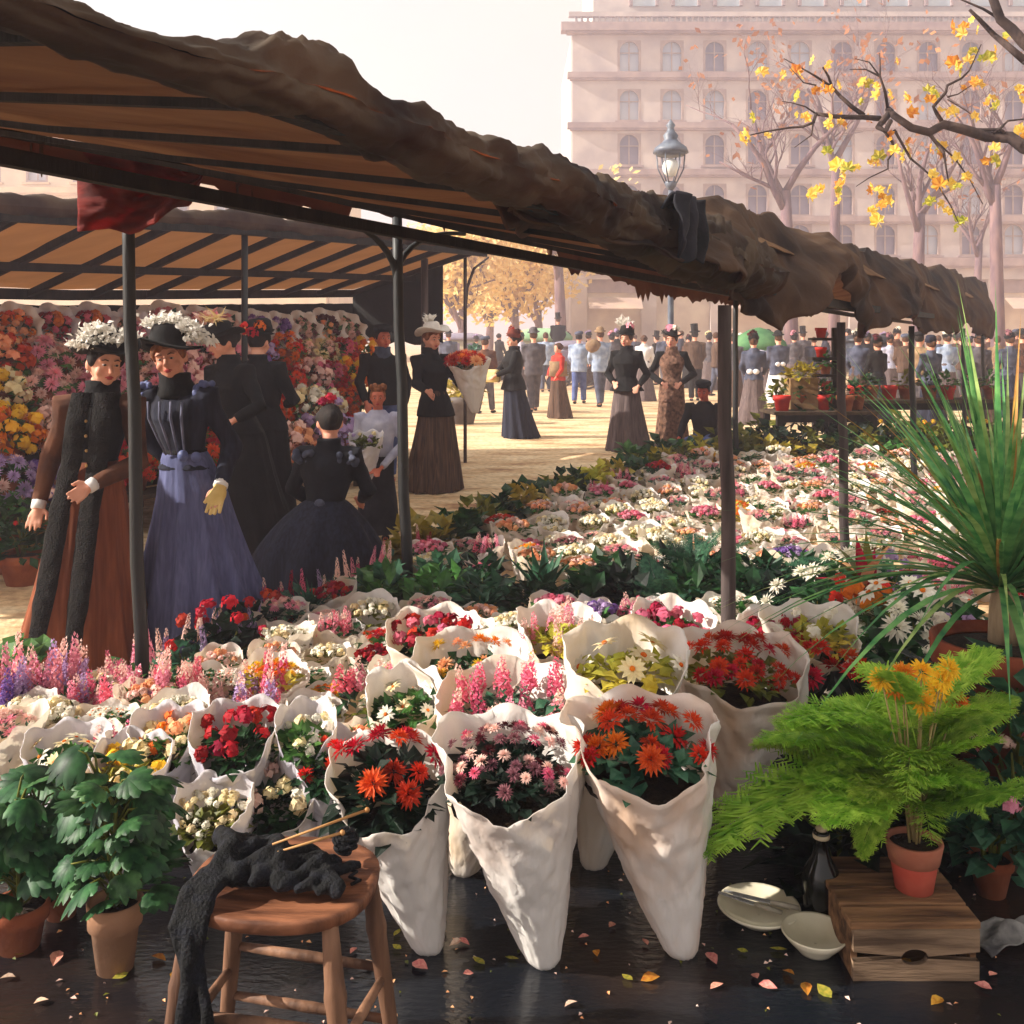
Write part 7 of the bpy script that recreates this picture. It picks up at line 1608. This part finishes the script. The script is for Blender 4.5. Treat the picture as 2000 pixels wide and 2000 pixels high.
# bottle
gb = M('dark_bottle', (6, 8, 7), (14, 17, 13), 6, rough=.16, spec=.4)
t = thing('bottle', 'dark glass bottle with a wired stopper left of the crate', 'bottle', (gx(1604, 2.78), 2.78, .004))
m = MB(); m.lathe([(.044, 0), (.05, .006), (.05, .12), (.045, .148), (.026, .18), (.02, .2), (.018, .236), (.021, .24), (.021, .25), (.016, .252)], 28); m.build('glass', gb, t)
m = MB(); m.lathe([(.022, .232), (.0235, .238), (.022, .244)], 14); m.lathe([(.014, .252), (.016, .258), (.011, .266)], 12)
m.build('stopper', M('stopper', (150, 120, 84), (206, 190, 160), 20, rough=.6), t)
# bowls and cutlery
china = M('old_china', (206, 194, 166), (236, 228, 206), 5, rough=.25, spec=.5, coat=.3); foot_m = M('dark_base', (40, 40, 48), (70, 70, 78), 6, rough=.5)
def bowl(label, X, Yb, w, h, rim_rx):
    d = 3200.0 / (Yb - 655); r = w / 4000 * d; t = thing('bowl', label, 'bowl', (gx(X, d), d, .005))
    m = MB(); m.lathe([(r * .5, 0), (r * .55, .006), (r * .82, h * .6), (r, h), (r * .985, h + .004), (r * .93, h + .001), (r * .7, h * .62), (r * .4, h * .4), (.003, h * .36)], 36, cap1=False); m.build('basin', china, t); return t, d, r
t, d, r = bowl('wide white plate bowl holding knives, left of the dark bottle', 1482, 1800, 160, .04, 0)
sil = M('knife_steel', (120, 120, 124), (176, 174, 170), 12, rough=.25, spec=.6); hnd = M('knife_handle', (50, 36, 28), (214, 204, 184), 3, rough=.5)
for i, (dx, dy) in enumerate(((-.012, .0), (.008, .012), (.03, -.006))):
    o = thing('knife', ['long knife lying across the plate bowl, nearest the viewer', 'middle knife of the three lying across the plate bowl', 'knife furthest right of the three in the plate bowl'][i], 'knife', t.location + Vector((dx, dy, .048 + .004 * i)), R(-28 + 6 * i))
    m = MB(); m.add([(-.10, -.004, .0), (.0, -.008, -.006), (.0, .008, -.006), (-.1, .004, .0), (-.10, -.004, .003), (.0, -.008, -.003), (.0, .008, -.003), (-.1, .004, .003)], [(3, 2, 1, 0), (4, 5, 6, 7), (0, 1, 5, 4), (1, 2, 6, 5), (2, 3, 7, 6), (3, 0, 4, 7)]); m.build('blade', sil, o, False)
    m = MB(); m.tube([(.0, 0, -.004), (.035, 0, -.006), (.075, 0, -.009)], [.005, .007, .006], 8); m.build('handle', hnd, o)
bowl('small white bowl in front of the dark bottle, touching the crate', 1592, 1860, 130, .05, 0)
# right edge
leafy('leafy plant in a brown clay pot right of the wooden crate', (gx(1935, 2.93), 2.93, 0), .13, .14, 'blue', 90, .09, .034, 251, 'potted_bush', pot=(.062, .115, terra), drop=.12, cat='potted plant')
leafy('green bush with pink roses at the lower right edge', (gx(1985, 2.95), 2.95, 0), .17, .26, 'blue', 170, .075, .026, 252, 'rose_bush', flowers=['rose', 'pink', 'blush'], fs=.024, nf=14, drop=.2, cat='flower bush')
leafy('broad blue green leafed plant above the rose bush at the right edge', (gx(1990, 3.0), 3.0, 0), .16, .16, 'blue', 40, .16, .06, 253, 'leafy_plant', drop=.45)
rag = M('grey_rag', (70, 68, 70), (150, 146, 142), 12, rough=.95, bump=.4)
t = thing('rag', 'crumpled grey rag on the wet ground right of the crate', 'rag', (gx(1972, 2.68), 2.68, .004), R(20))
solidify(MB().grid(lambda u, v: ((u - .5) * .22, (v - .5) * .1, .018 + .02 * N(u * 4, v * 3, 1) + .016 * math.sin(u * 9 + v * 5) * .6 + .03 * (1 - abs(2 * u - 1))), 24, 14).build('cloth', rag, t), .003)
# fallen leaves and petals
def plain_leaf(c):
    m = MB(); leaf_quads(m, Vector((0, -1, 0)), Vector((0, 1, 0)), Vector((0, 0, 1)), 2, .62, .25 + c, .2 * c, 3); return m
fl = [plain_leaf(c).mesh('fallen_leaf', m_, False) for c, m_ in ((.2, MATS['leaf_amber']), (-.2, MATS['leaf_lime']), (.3, M('leaf_pale', (206, 170, 140), (232, 206, 184), 3, var=.2)), (.15, M('leaf_rosy', (190, 110, 100), (222, 160, 140), 3, var=.2)))]
nmz = ['amber', 'yellow green', 'pale buff', 'rosy']
rgl = random.Random(8)
for X, Y in ((1450, 1865), (1520, 1862), (1390, 1880), (1475, 1915), (1500, 1935), (1540, 1908), (1575, 1940), (1610, 1945), (1400, 1935), (1940, 1912), (1830, 1965), (1920, 1935), (1770, 1890), (890, 1850), (905, 1848), (915, 1910), (1000, 1880), (935, 1885), (1140, 1838), (1165, 1870), (1260, 1848), (1225, 1918), (1115, 1970), (1270, 1920), (775, 1830), (775, 1858), (780, 1755), (690, 1865), (310, 1880), (345, 1915), (235, 1915), (40, 1868), (110, 1880), (15, 1918), (80, 1965), (720, 1890), (820, 1895), (860, 1830), (1330, 1830), (1195, 1815)):
    p = on_ground(X, Y); k = rgl.randint(0, 3); o = link('fallen_leaf', fl[k], None, (p.x, p.y, .012), (rgl.uniform(-.25, .25), rgl.uniform(-.25, .25), rgl.uniform(0, 6)), rgl.uniform(.014, .027))
    wh = min(((p.x - a) ** 2 + (p.y - b_) ** 2, n_) for a, b_, n_ in ((.6, 2.5, 'in front of the white bowls'), (.95, 2.4, 'in front of the crate'), (1.25, 2.6, 'right of the crate'), (.08, 2.55, 'at the tip of the tallest paper cone'), (.4, 2.6, 'at the tip of the scarlet paper cone'), (-.2, 2.6, 'at the tip of the red paper cone'), (-.48, 2.3, 'beside the stool'), (-1.0, 2.5, 'below the broad leaved plants')))[1]; tag(o, f'fallen {nmz[k]} leaf {wh}', 'leaf', f'fallen {nmz[k]} leaves on the wet ground')
m = MB()
for i in range(240):
    y_ = rgl.uniform(2.3, 3.3); x = rgl.uniform(-.56, .56) * y_; s_ = rgl.uniform(.003, .009); a = rgl.uniform(0, 6); c, q = math.cos(a) * s_, math.sin(a) * s_
    m.mi = i % 3; m.add([(x - c, y_ - q, .0075), (x + q * .6, y_ - c * .6, .012), (x + c, y_ + q, .008), (x - q * .6, y_ + c * .6, .0095)], [(0, 1, 2, 3)])
tag(m.build('petal_litter', [pm('blush'), lm_('olive'), pm('peach')], None, False), kind='stuff')
# ------------------------------------------------------------------ labels that single out each of several look-alikes
ORD = ['leftmost', 'second from left', 'third from left', 'fourth from left', 'fifth from left', 'sixth from left', 'seventh from left', 'eighth from left', 'ninth from left', 'tenth from left', 'eleventh from left', 'twelfth from left', 'thirteenth from left']
same = {}
for o in list(C.objects):
    if o.parent is None and 'label' in o: same.setdefault(o['label'], []).append(o)
for lab, os_ in same.items():
    if 1 < len(os_) <= 13:
        os_.sort(key=lambda o: o.location.x / max(.5, o.location.y))
        for i, o in enumerate(os_): o['label'] = lab + ', ' + (ORD[i] if i < len(os_) - 1 else 'rightmost')
# prototypes that were never placed leave nothing behind
for o in list(C.objects):
    r = o
    while r.parent is not None: r = r.parent
    if r.name not in C.objects: bpy.data.objects.remove(o)
import os as _os
if _os.environ.get('LABEL_CHECK'):
    for o in C.objects:
        if o.parent is None and 'label' in o and not 4 <= len(o['label'].replace(',', ' ').split()) <= 16: print('LONG', len(o['label'].split()), o['label'])
bpy.context.view_layer.update()
